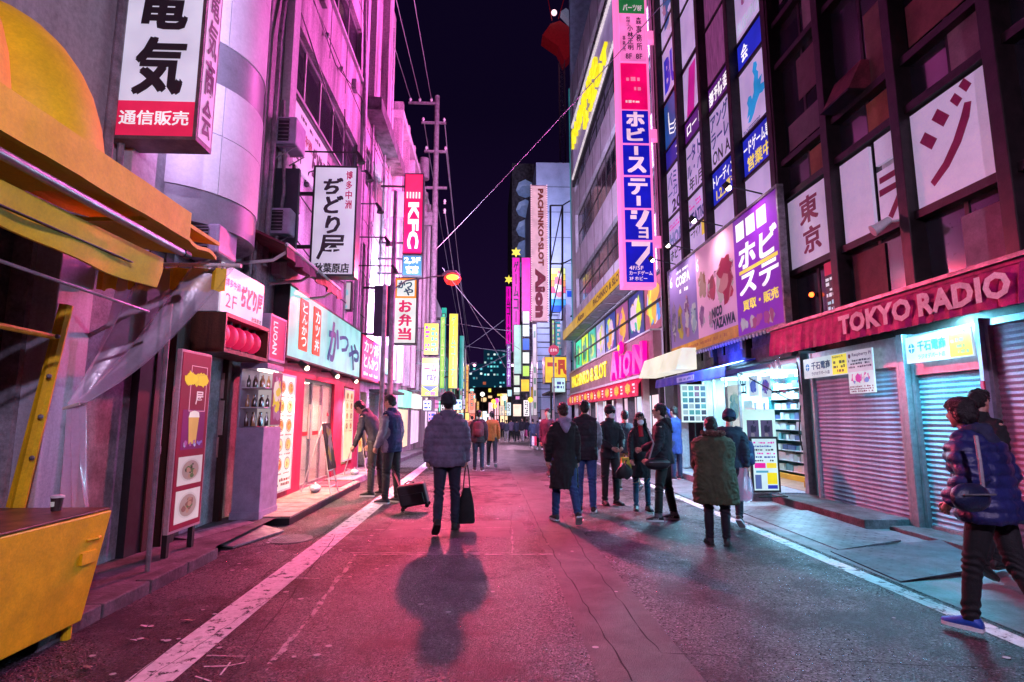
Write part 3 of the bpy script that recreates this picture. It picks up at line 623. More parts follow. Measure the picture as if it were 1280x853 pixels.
# framed menus on the jamb facing the street camera
FJ = FC(7.84)
for i, (a, z0, z1) in enumerate([((-4.0, -3.66), 1.75, 2.1), ((-4.08, -3.64), 1.25, 1.72), ((-3.98, -3.68), .95, 1.22)]):
    r = (a[0], z0, a[1], z1); p_ = box('menu_board', FJ, r, .0, .02, P((.5,.3,.3), .5), re_); blobs(FJ, sub(r, .06, .08, .94, .92), 26, [(.5,.02,.04),(.35,.3,.2),(.1,.12,.05),(.6,.45,.4),(.3,.03,.05)], p_, seed=i, d=.022, s=(.08,.2), em=.25)
F = FL(-3.3); r = (6.8, 2.78, 8.1, 3.42)
t = thing('shop_sign', 'white box sign of the chicken restaurant above five red lanterns', 'sign', (-3.45, 7.45, 2.78)); B().box(-3.6, 6.8, 2.78, -3.32, 8.1, 3.42).o('casing', M['white'], t, bev=.01); box('face', F, sub(r, .01, .02, .99, .98), -.02, .002, E((.78,.7,.82), .7, .8), t)
text(F, '博多中洲', sub(r, .08, .55, .4, .72), KR, t, bold=.03); text(F, '2F', sub(r, .1, .14, .34, .42), KB, t, bold=0); text(F, 'ぢどり屋', sub(r, .42, .25, .96, .75), KB, t, bold=.05, slant=.08); text(F, '秋葉原店', sub(r, .7, .05, .96, .15), KB, t)
t = thing('lantern_box', 'open timber shelf box holding five red lanterns', 'lantern shelf', (-3.45, 7.45, 2.28))
B().box(-3.6, 6.78, 2.28, -3.2, 8.12, 2.33).box(-3.6, 6.78, 2.72, -3.2, 8.12, 2.77).box(-3.6, 6.78, 2.33, -3.2, 6.82, 2.72).box(-3.6, 8.08, 2.33, -3.2, 8.12, 2.72).box(-3.62, 6.78, 2.28, -3.6, 8.12, 2.77).o('frame', M['wood'], t)
LR = mat('red_paper_lantern', (.7,.02,.06), .5, emit=.55, ecol=(.9,.02,.12), var=.15)
for i in range(5):
    y = 6.98+i*.24; q = thing('paper_lantern', 'red paper lantern, number %s of the row of five above the doorway' % ['one at the near end', 'two', 'three in the middle', 'four', 'five at the far end'][i] if False else ['nearest red paper lantern of the row above the restaurant doorway', 'second red paper lantern from the near end of the row', 'middle red paper lantern of the row above the doorway', 'red paper lantern just right of the middle one', 'farthest red paper lantern of the row above the doorway'][i], 'lantern', (-3.36, y, 2.36), 'red lanterns in the timber box')
    rings = []
    for k in range(17):
        a = math.pi*k/16; rr = max(.035, .115*math.sin(a))*(1+.02*(k % 2)); rings.append([(-3.36+rr*math.cos(s), y+rr*math.sin(s), 2.53-.145*math.cos(a)) for s in [2*math.pi*j/14 for j in range(14)]])
    B().loft(rings).o('shade', LR, q, smooth=True); B().tube([(-3.36,y,2.38),(-3.36,y,2.36)], .04, 10).tube([(-3.36,y,2.67),(-3.36,y,2.72)], .035, 10).o('cap', M['black'], q)
# small vertical pink sign, drink cabinet, poster column
F = FL(-3.22); r = (8.2, 1.98+.35, 8.85, 3.02); t, f = lightbox('shop_sign', 'narrow crimson sign with sideways white letters beside the lantern box', F, r, .3, E((.72,.03,.16), .75), M['lilac'])
text(F, 'LUOAN', sub(f, .12, .1, .42, .9), E((.95,.8,.9), 1), t, rotall=True, bold=.03)
dc = thing('display_cabinet', 'lilac drinks cabinet with bottles behind glass beside the restaurant door', 'cabinet', (-3.35, 8.3, .1))
B().box(-3.52, 7.98, .05, -3.14, 8.62, 1.35).box(-3.52, 7.98, 2.18, -3.14, 8.62, 2.26).box(-3.52, 7.98, 1.35, -3.49, 8.62, 2.18).o('body', M['lilac'], dc, bev=.008)
B().box(-3.53, 7.96, .1, -3.13, 8.63, .2).o('plinth', M['lilac'], dc)
for z in (1.62, 1.9): B().box(-3.49, 8.0, z, -3.16, 8.6, z+.015).o('shelf', M['white'], dc)
B().box(-3.485, 8.57, 1.36, -3.16, 8.6, 2.17).o('back_panel', E((.85,.7,.75), .5), dc)
B().box(-3.3, 8.03, 2.15, -3.2, 8.56, 2.175).o('light_strip', E((1,.8,.7), 5), dc)
for k in range(3):
    for i in range(3):
        for j in range(2):
            x = -3.43+i*.1; y = 8.08+j*.2; z = (1.365, 1.64, 1.92)[k]; h = (.2, .17, .17)[k]
            B().tube([(x,y,z),(x,y,z+h*.55),(x,y,z+h*.75),(x,y,z+h)], [.028,.028,.011,.011], 8).o('bottle', P([(.08,.03,.02),(.5,.25,.1),(.03,.02,.02)][(i+k) % 3], .2, var=0), dc, smooth=True)
B().box(-3.145, 8.2, 1.38, -3.139, 8.58, 2.15).o('side_poster', E((.35,.05,.15), .6), dc)
blobs(FL(-3.139), (8.21, 1.4, 8.57, 2.13), 22, [(.9,.7,.05),(.8,.1,.3),(.5,.2,.4),(.9,.8,.7)], dc, 5, d=.001, s=(.15,.4), em=.6)
# red menu stand and pole
F = FL(-3.17); r = (5.83, .33, 6.46, 2.2)
t = thing('menu_board', 'tall crimson light panel with dish photos standing on the kerb', 'menu board', (-3.2, 6, .12)); box('frame', F, r, -.05, -.004, mat('crimson_frame', (.6,.4,.42), .4), t, bev=.004)
f = sub(r, .04, .015, .96, .985); box('face', F, f, -.004, .002, E((.32,.002,.035), .7, .05), t)
def dish(F, r, parent, seed, meat=(.06,.03,.03)):
    rnd = random.Random(seed); box('plate', F, r, .003, .006, E((.85,.7,.75), .6), parent); cu, cv = (r[0]+r[2])/2, (r[1]+r[3])/2; w, h = (r[2]-r[0])/2, (r[3]-r[1])/2
    c = B()
    for i, (k, col) in enumerate([(.82, 0), (.7, 1)]): c.mi = col; c.add([F.p(cu+w*k*math.cos(a), cv+h*k*math.sin(a), .0075+i*.001) for a in [2*math.pi*j/20 for j in range(20)]], [tuple(range(20))])
    for i in range(22): c.mi = 2+i % 3; a = rnd.uniform(0, 6.3); q = rnd.uniform(0, .45); s_ = rnd.uniform(.08, .25); c.add([F.p(cu+w*(q*math.cos(a)+s_*math.cos(b_)*rnd.uniform(.6, 1)), cv+h*(q*math.sin(a)+s_*math.sin(b_)*rnd.uniform(.6, 1)), .0095+i*.0003) for b_ in [2*math.pi*j/8 for j in range(8)]], [tuple(range(8))])
    return c.o('dish_photo', [E((.75,.6,.65), .6), E((.55,.35,.35), .5), E(meat, .5), E((.15,.25,.1), .4), E((.6,.3,.25), .5)], parent)
dish(F, sub(f, .1, .03, .92, .21), t, 1, (.35,.12,.12)); dish(F, sub(f, .1, .24, .92, .4), t, 2)
box('photo_strip', F, sub(f, .12, .44, .9, .67), .0025, .004, E((.28,.01,.16), .5), t)
B().prism(F, [(f[0]+(f[2]-f[0])*x, f[1]+(f[3]-f[1])*y) for x, y in ((.38,.47),(.62,.47),(.68,.63),(.32,.63))], .0045, .007).o('beer_glass', E((.8,.42,.12), .7), t); B().prism(F, [(f[0]+(f[2]-f[0])*x, f[1]+(f[3]-f[1])*y) for x, y in ((.31,.625),(.69,.625),(.66,.655),(.5,.665),(.35,.655))], .0075, .0085).o('foam', E((.9,.75,.75), .8), t)
blobs(F, sub(f, .14, .445, .88, .5), 12, [(.6,.6,.9),(.5,.1,.4),(.3,.2,.7)], t, 8, d=.009, s=(.2,.4), em=.6)
blobs(F, sub(f, .02, .8, .98, .9), 16, [(.95,.6,.02),(.8,.5,.03)], t, 9, d=.004, s=(.4,.75), em=.8); text(F, '屋', sub(f, .5, .7, .78, .78), E((.9,.6,.7), .8), t, d=.007)
b = B()
for q in [(.3,.66,.32,.93),(.86,.66,.88,.93),(.3,.66,.88,.664),(.3,.926,.88,.93)]: b.quad(F, sub(f, *q), .0045)
b.o('line_frame', E((.9,.4,.55), .8), t)
B().box(-3.25, 5.88, .1, -3.2, 5.93, .34).o('foot', M['black'], t); B().box(-3.25, 6.36, .1, -3.2, 6.41, .34).o('foot', M['black'], t)
t = thing('conduit_pole', 'thin pink grey pole standing before the crimson menu panel', 'pole', (-3.1, 5.42, 0)); B().tube([(-3.1,5.42,0),(-3.1,5.42,2.6)], .022, 10).o('tube', M['pole'], t, smooth=True); B().tube([(-3.1,5.42,1.15),(-3.1,5.42,1.22)], .028, 10).tube([(-3.1,5.42,0),(-3.1,5.42,.03)], .05, 10).o('collar', M['pole'], t)

# ================================================================== LEFT: cutlet restaurant shop front
sf = thing('restaurant', 'crimson cutlet restaurant front with glass doors and warm light inside', 'shop front', (-3.7, 12, 0))
SFR = FL(-3.58)
ops = [(9.0, .35, 10.35, 2.25), (10.95, .12, 13.1, 2.25), (13.9, .3, 14.9, 2.25)]
facade(SFR, (8.75, 0, 15.6, 2.5), ops, M['pinkwall'], sf, depth=.14)
B().box(-6.2, 8.8, 2.4, -3.72, 15.6, 2.46).o('ceiling', M['white'], sf); B().box(-6.3, 8.75, 0, -6.2, 15.6, 2.46).o('back_wall', mat('warm_inner_wall', (.8,.6,.42), .7), sf)
B().box(-6.2, 8.75, -.05, -3.6, 15.6, .1).o('inner_floor', mat('inner_floor_tile', (.45,.3,.25), .4), sf); [B().box(*q).o('partition', M['white'], sf) for q in ((-6.2, 8.7, 0, -3.72, 8.75, 2.46), (-6.2, 15.55, 0, -3.72, 15.6, 2.46), (-6.2, 10.5, .1, -4.5, 10.56, 2.4))]
for y in (11.3, 12.6, 14.2): B().box(-5.4, y, 2.34, -4.3, y+.25, 2.395).o('ceiling_light', E((1,.78,.5), 22), sf)
B().box(-5.3, 10.8, .1, -4.9, 13.6, 1.1).o('serving_counter', mat('counter_red', (.5,.06,.05), .4), sf)
for i in range(8): B().box(-5.25, 10.9+i*.33, 1.12, -5.0, 11.1+i*.33, 1.12+.12+.1*(i % 3)).o('kitchen_item', P([(.7,.7,.7),(.5,.1,.05),(.1,.1,.1)][i % 3], .4, var=0), sf)
window(SFR, (10.95, .12, 13.1, 2.25), sf, 3, d=-.1, t=.06, fm=M['alu'], gm=mat('shop_glass', (.9,.85,.85), .05, alpha=.12, var=0, spec=.8), name='glass_door')
for u in (11.7, 12.4): box('door_notice', SFR, (u-.16, 1.05, u+.12, 1.75), -.09, -.08, E((.85,.45,.4), .8), sf)
box('door_band', SFR, (11.0, 1.12, 13.05, 1.2), -.092, -.085, E((.8,.03,.05), .7), sf)
bars(SFR, (12.82, .6, 12.98, 1.6), 9, E((.8,.05,.1), .8), sf, 3, d=-.08)
FD = [(.9,.5,.12),(.8,.3,.05),(.65,.15,.03),(.9,.7,.3),(.4,.12,.03)]
def foodmenu(F, r, t, nx, ny, seed):
    rnd = random.Random(seed); u0, v0, u1, v1 = r; ms = [E((.8,.65,.6), .9), E((.15,.05,.04), .5)]+[E(c, .95) for c in FD]
    cw, ch = (u1-u0)/nx, (v1-v0)/ny
    for i in range(nx):
        for j in range(ny):
            b = B(); cu = u0+cw*(i+.5); cv = v0+ch*(j+.56); rr = min(cw, ch)*.4
            for k, (q, mi) in enumerate([(1, 1), (.9, 0), (.78, 2+rnd.randrange(5))]): b.mi = mi; b.add([F.p(cu+rr*q*math.cos(a)*1.05, cv+rr*q*.85*math.sin(a), .004+.001*k) for a in [2*math.pi*m/14 for m in range(14)]], [tuple(range(14))])
            for k in range(7): b.mi = 2+rnd.randrange(5); x = cu+rnd.uniform(-.4, .4)*rr; y = cv+rnd.uniform(-.35, .35)*rr; s_ = rr*rnd.uniform(.12, .3); b.add([F.p(x+s_*math.cos(a)*rnd.uniform(.6, 1), y+s_*math.sin(a)*rnd.uniform(.6, 1), .0075+.0003*k) for a in [2*math.pi*m/7 for m in range(7)]], [tuple(range(7))])
            b.o('dish_photo', ms, t)
            bars(F, (cu-cw*.4, v0+ch*j+ch*.02, cu+cw*.35, v0+ch*j+ch*.12), 1, P((.3,.03,.05), .6), t, seed=i*9+j, d=.005)
r = (9.02, .22, 10.33, 2.24); t, f = lightbox('menu_sign', 'white lit menu panel crowded with round fried dish photos', SFR, r, .1, E((.97,.8,.76), 1.0), M['white'], d=.05)
foodmenu(FL(-3.53), sub(f, .03, .13, .97, .97), t, 3, 5, 3); text(FL(-3.53), 'かつや', sub(f, .04, .9, .3, .97), E((.8,.05,.3), .8), t)
bars(FL(-3.53), sub(f, .06, .03, .94, .11), 2, P((.5,.05,.05), .6), t, 4)
r = (13.92, .4, 14.88, 2.2); t, f = lightbox('menu_sign', 'narrow warm menu poster past the glass doors of the cutlet restaurant', SFR, r, .1, E((.95,.7,.4), 1.1), M['white'], d=.03); foodmenu(FL(-3.55), sub(f, .05, .4, .95, .98), t, 2, 4, 6)
# main sign
F = FL(-3.42); r = (9.45, 2.5, 14.85, 3.78)
t, f = lightbox('shop_sign', 'huge pale cyan lit sign with brushed blue hiragana over the cutlet restaurant', F, r, .26, E((.36,.82,.86), .95, .04), M['black'])
BL = P((.0,.09,.2), .5, var=0)
for ch, q in (('か', (.44,.12,.6,.86)), ('つ', (.6,.38,.76,.72)), ('や', (.77,.1,.97,.66))): text(F, ch, sub(f, *q), BL, t, bold=.05, slant=.16)
for s, u in (('とんかつ', .1), ('カツ丼', .245)):
    q = (f[0]+(f[2]-f[0])*u, f[1]+.17, f[0]+(f[2]-f[0])*(u+.085), f[3]-.1); B().prism(F, [(q[0], q[1]+.05), (q[0]+.03, q[1]), (q[2], q[1]), (q[2], q[3]-.06), (q[2]-.04, q[3]), (q[0], q[3])], -.006, .012).o('brush_band', E((.85,.08,.02), .8), t); text(F, s, sub(q, .2, .06, .82, .95), E((.98,.95,.9), 1), t, vert=True, d=.017, bold=.03)
F = FL(-3.4); r = (14.95, 2.52, 17.3, 3.72)
t, f = lightbox('shop_sign', 'magenta sign with white katakana at the far end of the cyan sign', F, r, .26, E((.85,.02,.28), 1.0), M['pinkwall'])
WE = E((1,.93,.97), 1.1); text(F, 'カツ丼', sub(f, .08, .62, .92, .95), WE, t, bold=.04); text(F, 'とんかつ', sub(f, .08, .26, .92, .58), WE, t, bold=.04); bars(F, sub(f, .08, .05, .92, .18), 1, WE, t, 3)
# lamps under the sign
for i, y in enumerate((9.9, 11.9, 13.6)):
    t = thing('spot_lamp', ['black spot lamp under the cyan sign above the menu panel', 'black spot lamp over the glass doors of the cutlet restaurant', 'black spot lamp under the far end of the cyan sign'][i], 'lamp', (-3.3, y, 2.42), 'spot lamps under the cyan sign')
    B().tube([(-3.55,y,2.46),(-3.3,y,2.44)], .02).o('arm', M['black'], t); B().tube([(-3.34,y,2.46),(-3.22,y,2.36)], [.05,.075], 10).o('lamp_head', M['black'], t, smooth=True); B().ball((-3.21, y, 2.35), .045).o('bulb', E((1,.75,.5), 8), t)
    lamp('lamp_light', 'SPOT', (-3.16, y, 2.29), (1,.6,.42), 420, t, .05, (-3.0, y+.1, 0), spot=2.0)
# platform of wooden boards
pf = thing('platform', 'low boarded platform with dark edge along the cutlet restaurant front', 'platform', (-3.2, 10.6, 0))
B().box(-3.58, 8.1, .0, -2.76, 12.4, .09).o('base', M['black'], pf)
BD = mat('pale_boards', (.52,.42,.36), .6, streak=.2, scale=4, bump=.2)
y = 8.1
while y < 12.38: B().box(-3.57, y+.004, .091, -2.755, min(y+.42, 12.4)-.004, .118+rnd.uniform(-.002, .002)).o('board', BD, pf); y += .43
t = thing('door_mat', 'dull red rubber mat at the glass doors', 'mat', (-3.2, 12.3, .12)); B().box(-3.5, 11.3, .121, -2.9, 12.3, .135).o('sheet', mat('red_mat', (.4,.05,.09), .9, bump=.5), t)
pf2 = thing('platform', 'short pale step beyond the boarded platform', 'platform', (-3.2, 13.6, 0)); B().box(-3.58, 12.5, 0, -2.9, 15.4, .14).o('base', M['grey'], pf2, bev=.01)
# easels
def easel(y, lab, lab2, seed, x=-3.05, s=1.0):
    t = thing('easel', lab, 'easel', (x, y, .12), 'easels outside the cutlet restaurant'); z0 = .12
    for dy in (-.24, .24): B().tube([(x+.22, y+dy, z0), (x-.02, y+dy*.35, z0+1.28)], .013, 6).o('leg', M['white'], t)
    B().tube([(x-.38, y, z0), (x-.04, y, z0+1.25)], .013, 6).o('rear_leg', M['white'], t)
    B().tube([(x+.2, y-.21, z0+.12), (x+.2, y+.21, z0+.12)], .01, 6).tube([(x+.15, y-.2, z0+.4), (x+.15, y+.2, z0+.4)], .012, 6).tube([(x+.2,y,z0+.12),(x-.34,y,z0+.14)], .008, 6).o('crossbar', M['white'], t)
    bt = thing('menu_poster', lab2, 'poster', (x, y, .5)); n = V((1, 0, .18)).normalized(); up = V((-.18, 0, 1)).normalized(); Ft = Fr((x+.17, 0, z0+.42), (0, 1, 0), (1, 0, .18)); Ft.v = up; Ft.n = n
    box('board', Ft, (y-.24, 0, y+.24, .85), -.01, .01, M['black'], bt); blobs(Ft, (y-.22, .02, y+.22, .83), 26, [(.12,.1,.16),(.35,.3,.4),(.6,.5,.15),(.05,.12,.08),(.5,.45,.55)], bt, seed, d=.0115, s=(.12,.34), em=.22)
    w = thing('sandbag', 'white weight bag lying at the foot of the %s easel' % ('nearer' if y < 12 else 'farther'), 'weight', (x-.1, y, .12))
    rings = []
    for i in range(9):
        a = i/8; q = math.sin(math.pi*min(max(a, .04), .96))**.5; rings.append([(x-.12+.1*q*math.cos(k), y-.17+.34*a, .19+.075*q*math.sin(k)) for k in [2*math.pi*j/12 for j in range(12)]])
    B().loft(rings).o('bag', M['white'], w, smooth=True); B().tube([(x-.12,y-.05,.26),(x-.12,y,.3),(x-.12,y+.06,.26)], .012, 6).o('strap', M['white'], w)
easel(10.6, 'white metal easel holding a poster before the glass doors', 'dark glossy picture poster on the nearer white easel', 11); easel(13.6, 'white easel beside the two men further along', 'poster on the farther easel that the men are reading', 12)
# next fronts down the left side
t = thing('shop_row', 'narrow warm lit shop fronts with grey shutters past the cutlet restaurant', 'shop front', (-3.7, 18, 0)); F = FL(-3.6)
facade(F, (15.6, -.1, 19.9, 2.5), [(15.8,.1,16.6,2.2),(17.0,.1,18.4,2.2),(18.7,.1,19.7,2.2)], M['plaster'], t, depth=.3); B().box(-4.1, 15.6, 0, -4.0, 19.9, 2.45).o('back_wall', E((.9,.5,.25), .9), t)
for a, b_ in ((17.0, 18.4),):
    for k in range(16): B().box(-3.72, a, .15+k*.13, -3.7, b_, .26+k*.13).o('shutter_slat', M['steel'], t)
box('lit_poster', F, (15.85, .5, 16.55, 1.9), -.1, -.08, E((.95,.6,.15), 1.2), t); blobs(F, (15.9,.55,16.5,1.85), 16, [(.9,.2,.05),(.95,.9,.5),(.8,.5,.1)], t, 4, d=-.075, em=1)
B().box(-3.6, 16.9, 2.25, -2.95, 19.7, 2.32).o('canopy', M['black'], t); B().box(-3.6, 17.2, 2.6, -3.4, 19.5, 3.9).o('fascia_board', P((.12,.08,.12), .5), t)
box('lit_sign_plate', FL(-3.395), (18.0, 2.9, 19.2, 3.4), .0, .03, E((.15,.75,.6), .6), t)
# ================================================================== LEFT: hanging signs, lamp, poles
def hang(name, lab, Y, pa, pb, dep, face, fm, cat='sign', rim=.03, brk=True, group=None, back=-3.7):
    F = FC(Y); r = rc(F, pa, pb); t, f = lightbox(name, lab, F, r, dep, face, fm, rim=rim, cat=cat, group=group)
    if brk:
        b = B(); x1 = r[0] if back < 0 else r[2]
        for k in (.15, .85): z = r[1]+(r[3]-r[1])*k; b.box(min(back, x1), Y+dep*.3, z-.03, max(back, x1), Y+dep*.3+.06, z+.03)
        b.o('bracket', M['black'], t)
    return F, r, t, f
F, r, t, f = hang('projecting_sign', 'tall red box sign with white sideways KFC letters on the pink building', 18, (503,318), (530,217), .35, E((.88,.01,.12), .95), M['black'])
box('picture_band', F, sub(f, .04, .68, .96, .99), -.006, .001, E((.9,.03,.15), .95), t)
b = B()
for i in range(5): b.quad(F, sub(f, .1+.17*i, .69, .18+.17*i, .77), .003)
b.o('stripe', WE, t)
lamp('added_back_fill', 'AREA', ((r[0]+r[2])/2, 18.42, (r[1]+r[3])/2), (1,.12,.4), 500, t, sx=.6, sy=2.8, target=((r[0]+r[2])/2, 24, (r[1]+r[3])/2))  # fill light added behind the sign for the facades beyond
text(F, 'KFC', sub(f, .2, .06, .82, .64), WE, t, rotall=True, bold=.05, d=.002)
F, r, t, f = hang('projecting_sign', 'small dark floor guide sign reading 2,3F directly under the red letters sign', 17.9, (502,345), (528,319), .3, E((.03,.12,.2), .7), M['black'])
text(F, '2,3F', sub(f, .06, .56, .94, .92), E((.8,.95,1), 1), t, bold=.04, d=.001); text(F, '客席', sub(f, .15, .08, .85, .48), E((.8,.95,1), 1), t, bold=.03, d=.001)
F, r, t, f = hang('projecting_sign', 'white lunch box sign with red characters under an orange square', 16, (491,430), (522,347), .35, E((.9,.93,.9), 1.0), M['black'])
box('top_square', F, sub(f, .0, .69, 1, 1), -.006, .001, E((.95,.3,.03), 1), t); box('white_square', F, sub(f, .08, .72, .92, .97), .001, .003, E((.85,.95,.92), 1), t)
text(F, 'かつ', sub(f, .14, .84, .8, .96), BL, t, bold=.05, d=.006, slant=.1); text(F, 'や', sub(f, .4, .73, .86, .85), BL, t, bold=.05, d=.006)
text(F, 'お弁当', sub(f, .18, .03, .82, .67), E((.85,.02,.15), .9), t, vert=True, bold=.05, d=.001)
lamp('added_back_fill', 'AREA', ((r[0]+r[2])/2, 16.4, (r[1]+r[3])/2), (.7,.65,1), 2600, t, sx=.6, sy=1.8, target=((r[0]+r[2])/2, 21, (r[1]+r[3])/2))  # added fill behind the sign, brightens the game hall facade
t = thing('sign_back', 'blank navy panel between the pink wall and the lunch box sign', 'sign', (-3.3, 16, 3.7)); F = FC(16.0); r = rc(F, (466,420), (490,357)); B().fbox(F, r, -.2, -.02).o('panel', P((.02,.02,.05), .55), t, bev=.01)
# white small sign piece left of it
F, r, t, f = hang('projecting_sign', 'pale half hidden sign with pink letters behind the tall brushed hiragana sign', 14.2, (424,388), (440,352), .2, E((.8,.7,.8), .7), M['black']); blobs(F, f, 6, [(.8,.3,.5),(.3,.6,.7)], t, 3, d=.001)
# street lamp (the red-orange one that lights the road)
lp = thing('street_lamp', 'grey street lamp glowing orange red on a long arm over the road', 'street lamp', (-2.55, 14.5, 0))
B().tube([(-2.55,14.5,0),(-2.55,14.5,.9),(-2.55,14.5,.95),(-2.55,14.5,7.6)], [.095,.095,.075,.06], 14).o('pole', M['pole'], lp, smooth=True)
B().tube([(-2.55,14.5,4.85),(-2.2,14.5,5.1),(-1.2,14.5,5.26)], .022, 8).o('arm', M['pole'], lp, smooth=True)
B().tube([(-1.25,14.5,5.28),(-1.1,14.5,5.3),(-.9,14.5,5.29),(-.78,14.5,5.24)], [.03,.1,.11,.04], 12).o('lamp_head', M['pole'], lp, smooth=True)
B().ball((-.97,14.48,5.2), (.17,.14,.075), 16, 8).o('bulb', mat('sodium_bulb', (1,.5,.1), emit=20, ecol=(1,.09,.01), var=0), lp, smooth=True)
B().tube([(-1.2,14.48,5.17),(-1.12,14.48,5.16),(-.97,14.48,5.155),(-.82,14.48,5.16),(-.74,14.48,5.17)], [.03,.15,.19,.15,.03], 18).o('lens', mat('red_halo_glow', (.6,.02,.02), .3, emit=1.6, ecol=(1,.05,.03), var=0, alpha=.28), lp, smooth=True)  # glowing shell added round the bulb to imitate its red halo
RL = lamp('lamp_light', 'SPOT', (-.97, 14.45, 5.08), (1,.07,.15), 9500, lp, .1, (-.4, 10.3, 0), spot=2.1, blend=.75)
B().tube([(-2.45,12.9,0),(-2.45,12.9,4.6)], [.06,.05], 12).o('x', M['pole'])
pp = bpy.data.objects['x']; pp.name = 'signpost'; tag(pp, 'slim bare grey post on the kerb behind the two men', 'post')
UX, UY = -2.8, 27.5
up = thing('utility_pole', 'tall utility pole with cross arms and transformer against the night sky', 'utility pole', (UX, UY, 0))
B().tube([(UX,UY,gz(UY)),(UX,UY,18.4)], [.19,.13], 14).o('pole', M['pole'], up, smooth=True)
for z, a, e in ((17.9,-1.5,.1),(16.8,-.8,.5),(15.2,-.6,.6),(13.2,-.7,.6)): B().box(UX+a, UY-.1, z, UX+e, UY, z+.12).o('cross_arm', M['pole'], up)
for x, z in ((-1.4,18.0),(-.9,18.0),(-.3,18.0),(-.7,16.9),(.4,16.9),(-.5,15.3),(.5,15.3),(.5,12.4),(.5,11.9)): B().tube([(UX+x,UY-.05,z),(UX+x,UY-.05,z+.07),(UX+x,UY-.05,z+.14),(UX+x,UY-.05,z+.24)], [.07,.04,.08,.04], 8).o('insulator', M['white'], up, smooth=True)
B().tube([(UX-.6,UY-.1,13.7),(UX-.6,UY-.1,14.8)], .27, 14).o('transformer', M['pole'], up, smooth=True); B().box(UX-.5,UY-.2,11.2,UX-.1,UY,11.9).o('switch_box', M['pole'], up)
def wire(pts, r, lab, n=24, sag=.5, c=None, grp='overhead wires'):
    b = B(); a, e = V(pts[0]), V(pts[1]); b.tube([a.lerp(e, i/n)-V((0, 0, sag*4*(i/n)*(1-i/n))) for i in range(n+1)], r, 5)
    o = b.o('wire', c or P((.25,.22,.27), .5, var=0)); tag(o, lab, 'wire', grp)
LW = P((.32,.3,.36), .6, var=0)
wire([wy(545,312,20), wx(1000,-190,5.6)], .011, 'pale thick cable climbing from the left building across the sky to the right', sag=.15, c=LW)
wire([wy(553,335,22), wy(650,437,30)], .014, 'pale cable drooping over the road below the lamp', sag=.35, c=LW)
for i, (a, e, q) in enumerate([((UX-1.4,UY,18.2), (-4.2,1,16), 'leftmost'), ((UX-.9,UY,18.2), (-3.4,1,16.2), 'middle'), ((UX-.3,UY,18.2), (-2.6,1,16.6), 'rightmost')]): wire([a, e], .018, q+' of the three thin wires running from the utility pole towards the viewer', grp='three parallel wires above the left roofs', sag=.3)
for i, (a, e, q) in enumerate([((UX-.7,UY,17.1), (-2.9,60,10), 'topmost'), ((UX+.4,UY,17.1), (-2.3,60,9.4), 'second highest'), ((UX+.5,UY,15.5), (-2.0,60,8.6), 'third highest'), ((UX+.5,UY,12.1), (-2.0,60,7), 'lowest')]): wire([a, e], .025, q+' thin wire running down the street from the utility pole', grp='wires leading down the street', sag=.6)
for i, (a, e, y, q) in enumerate([((575,405),(640,414),40,'nearly level upper wire'), ((578,432),(640,440),42,'nearly level lower wire'), ((570,350),(632,460),38,'steeply falling wire'), ((580,470),(640,440),44,'wire rising gently to the right'), ((575,440),(630,400),46,'wire rising steeply to the right')]): wire([wy(*a, y), wy(*e, y)], .02, q+' crossing high over the far end of the street', grp='wires crossing the far street', sag=.05)

# further left buildings
b2 = thing('left_building', 'magenta lit building with tall fins past the KFC sign', 'building', (-5, 26, 0))
facade(L, (20, -.4, 31, 13.2), [(21+3.3*i, 3.2+2.6*j, 22.6+3.3*i, 4.6+2.6*j) for i in range(3) for j in range(3)], M['plaster'], b2, depth=.2); shell(-12, 20.01, -.4, -3.95, 31, 13.2, M['dconc'], b2)
for i in range(3):
    for j in range(3): window(L, (21+3.3*i, 3.2+2.6*j, 22.6+3.3*i, 4.6+2.6*j), b2, 2)
for i in range(7): B().box(-3.7, 20.1+i*1.75, 2.8, -3.35, 20.35+i*1.75, 13.6).o('fin', M['plaster'], b2)
B().box(-3.7, 20, 8.9, -2.9, 22.6, 9.9).o('balcony', M['plaster2'], b2, bev=.01); B().box(-3.7, 20, 12.9, -3.3, 31, 13.2).o('parapet', M['plaster2'], b2)
b3 = thing('left_building', 'lower dim building behind the yellow game shop signs', 'building', (-5, 38, 0))
facade(L, (31, -.4, 46, 9.8), [(32+3.5*i, 3.4+2.6*j, 34+3.5*i, 4.9+2.6*j) for i in range(4) for j in range(2)], M['plaster2'], b3, depth=.2); shell(-12, 31.01, -.4, -3.95, 46, 9.8, M['dconc'], b3)
for i in range(4):
    for j in range(2): window(L, (32+3.5*i, 3.4+2.6*j, 34+3.5*i, 4.9+2.6*j), b3, 2, gm=[M['glass'], E((.2,.75,.55), .5)])
for y in (23, 27, 33, 37, 41): box('shop_light_box', FL(-3.6), (y, 1.9, y+2.6, 2.6), -.1, .1, E([(.95,.85,.8),(.8,.2,.6),(.3,.9,.7)][y % 3], 1.3), b3 if y > 30 else b2); box('shop_window', FL(-3.66), (y, .2, y+2.6, 1.8), -.05, .0, E([(1,.75,.5),(.9,.6,.9),(.7,.9,.9)][(y+1) % 3], 1.1), b3 if y > 30 else b2)
b4 = thing('left_building', 'dark teal edged building at the far left end of the street', 'building', (-5, 55, 0))
B().box(-12, 46.1, -.4, -3.9, 70, 8.6).o('wall', M['dconc'], b4)
for i in range(5): box('window_strip', FL(-3.89), (47+4*i, 3, 49+4*i, 7), -.05, .01, E((.05,.4,.35), .5), b4)
YL = E((.95,.85,.03), 1.05); BLU = E((.05,.12,.75), .8); MG = E((.85,.02,.5), .9); GR = E((.03,.6,.35), .9)
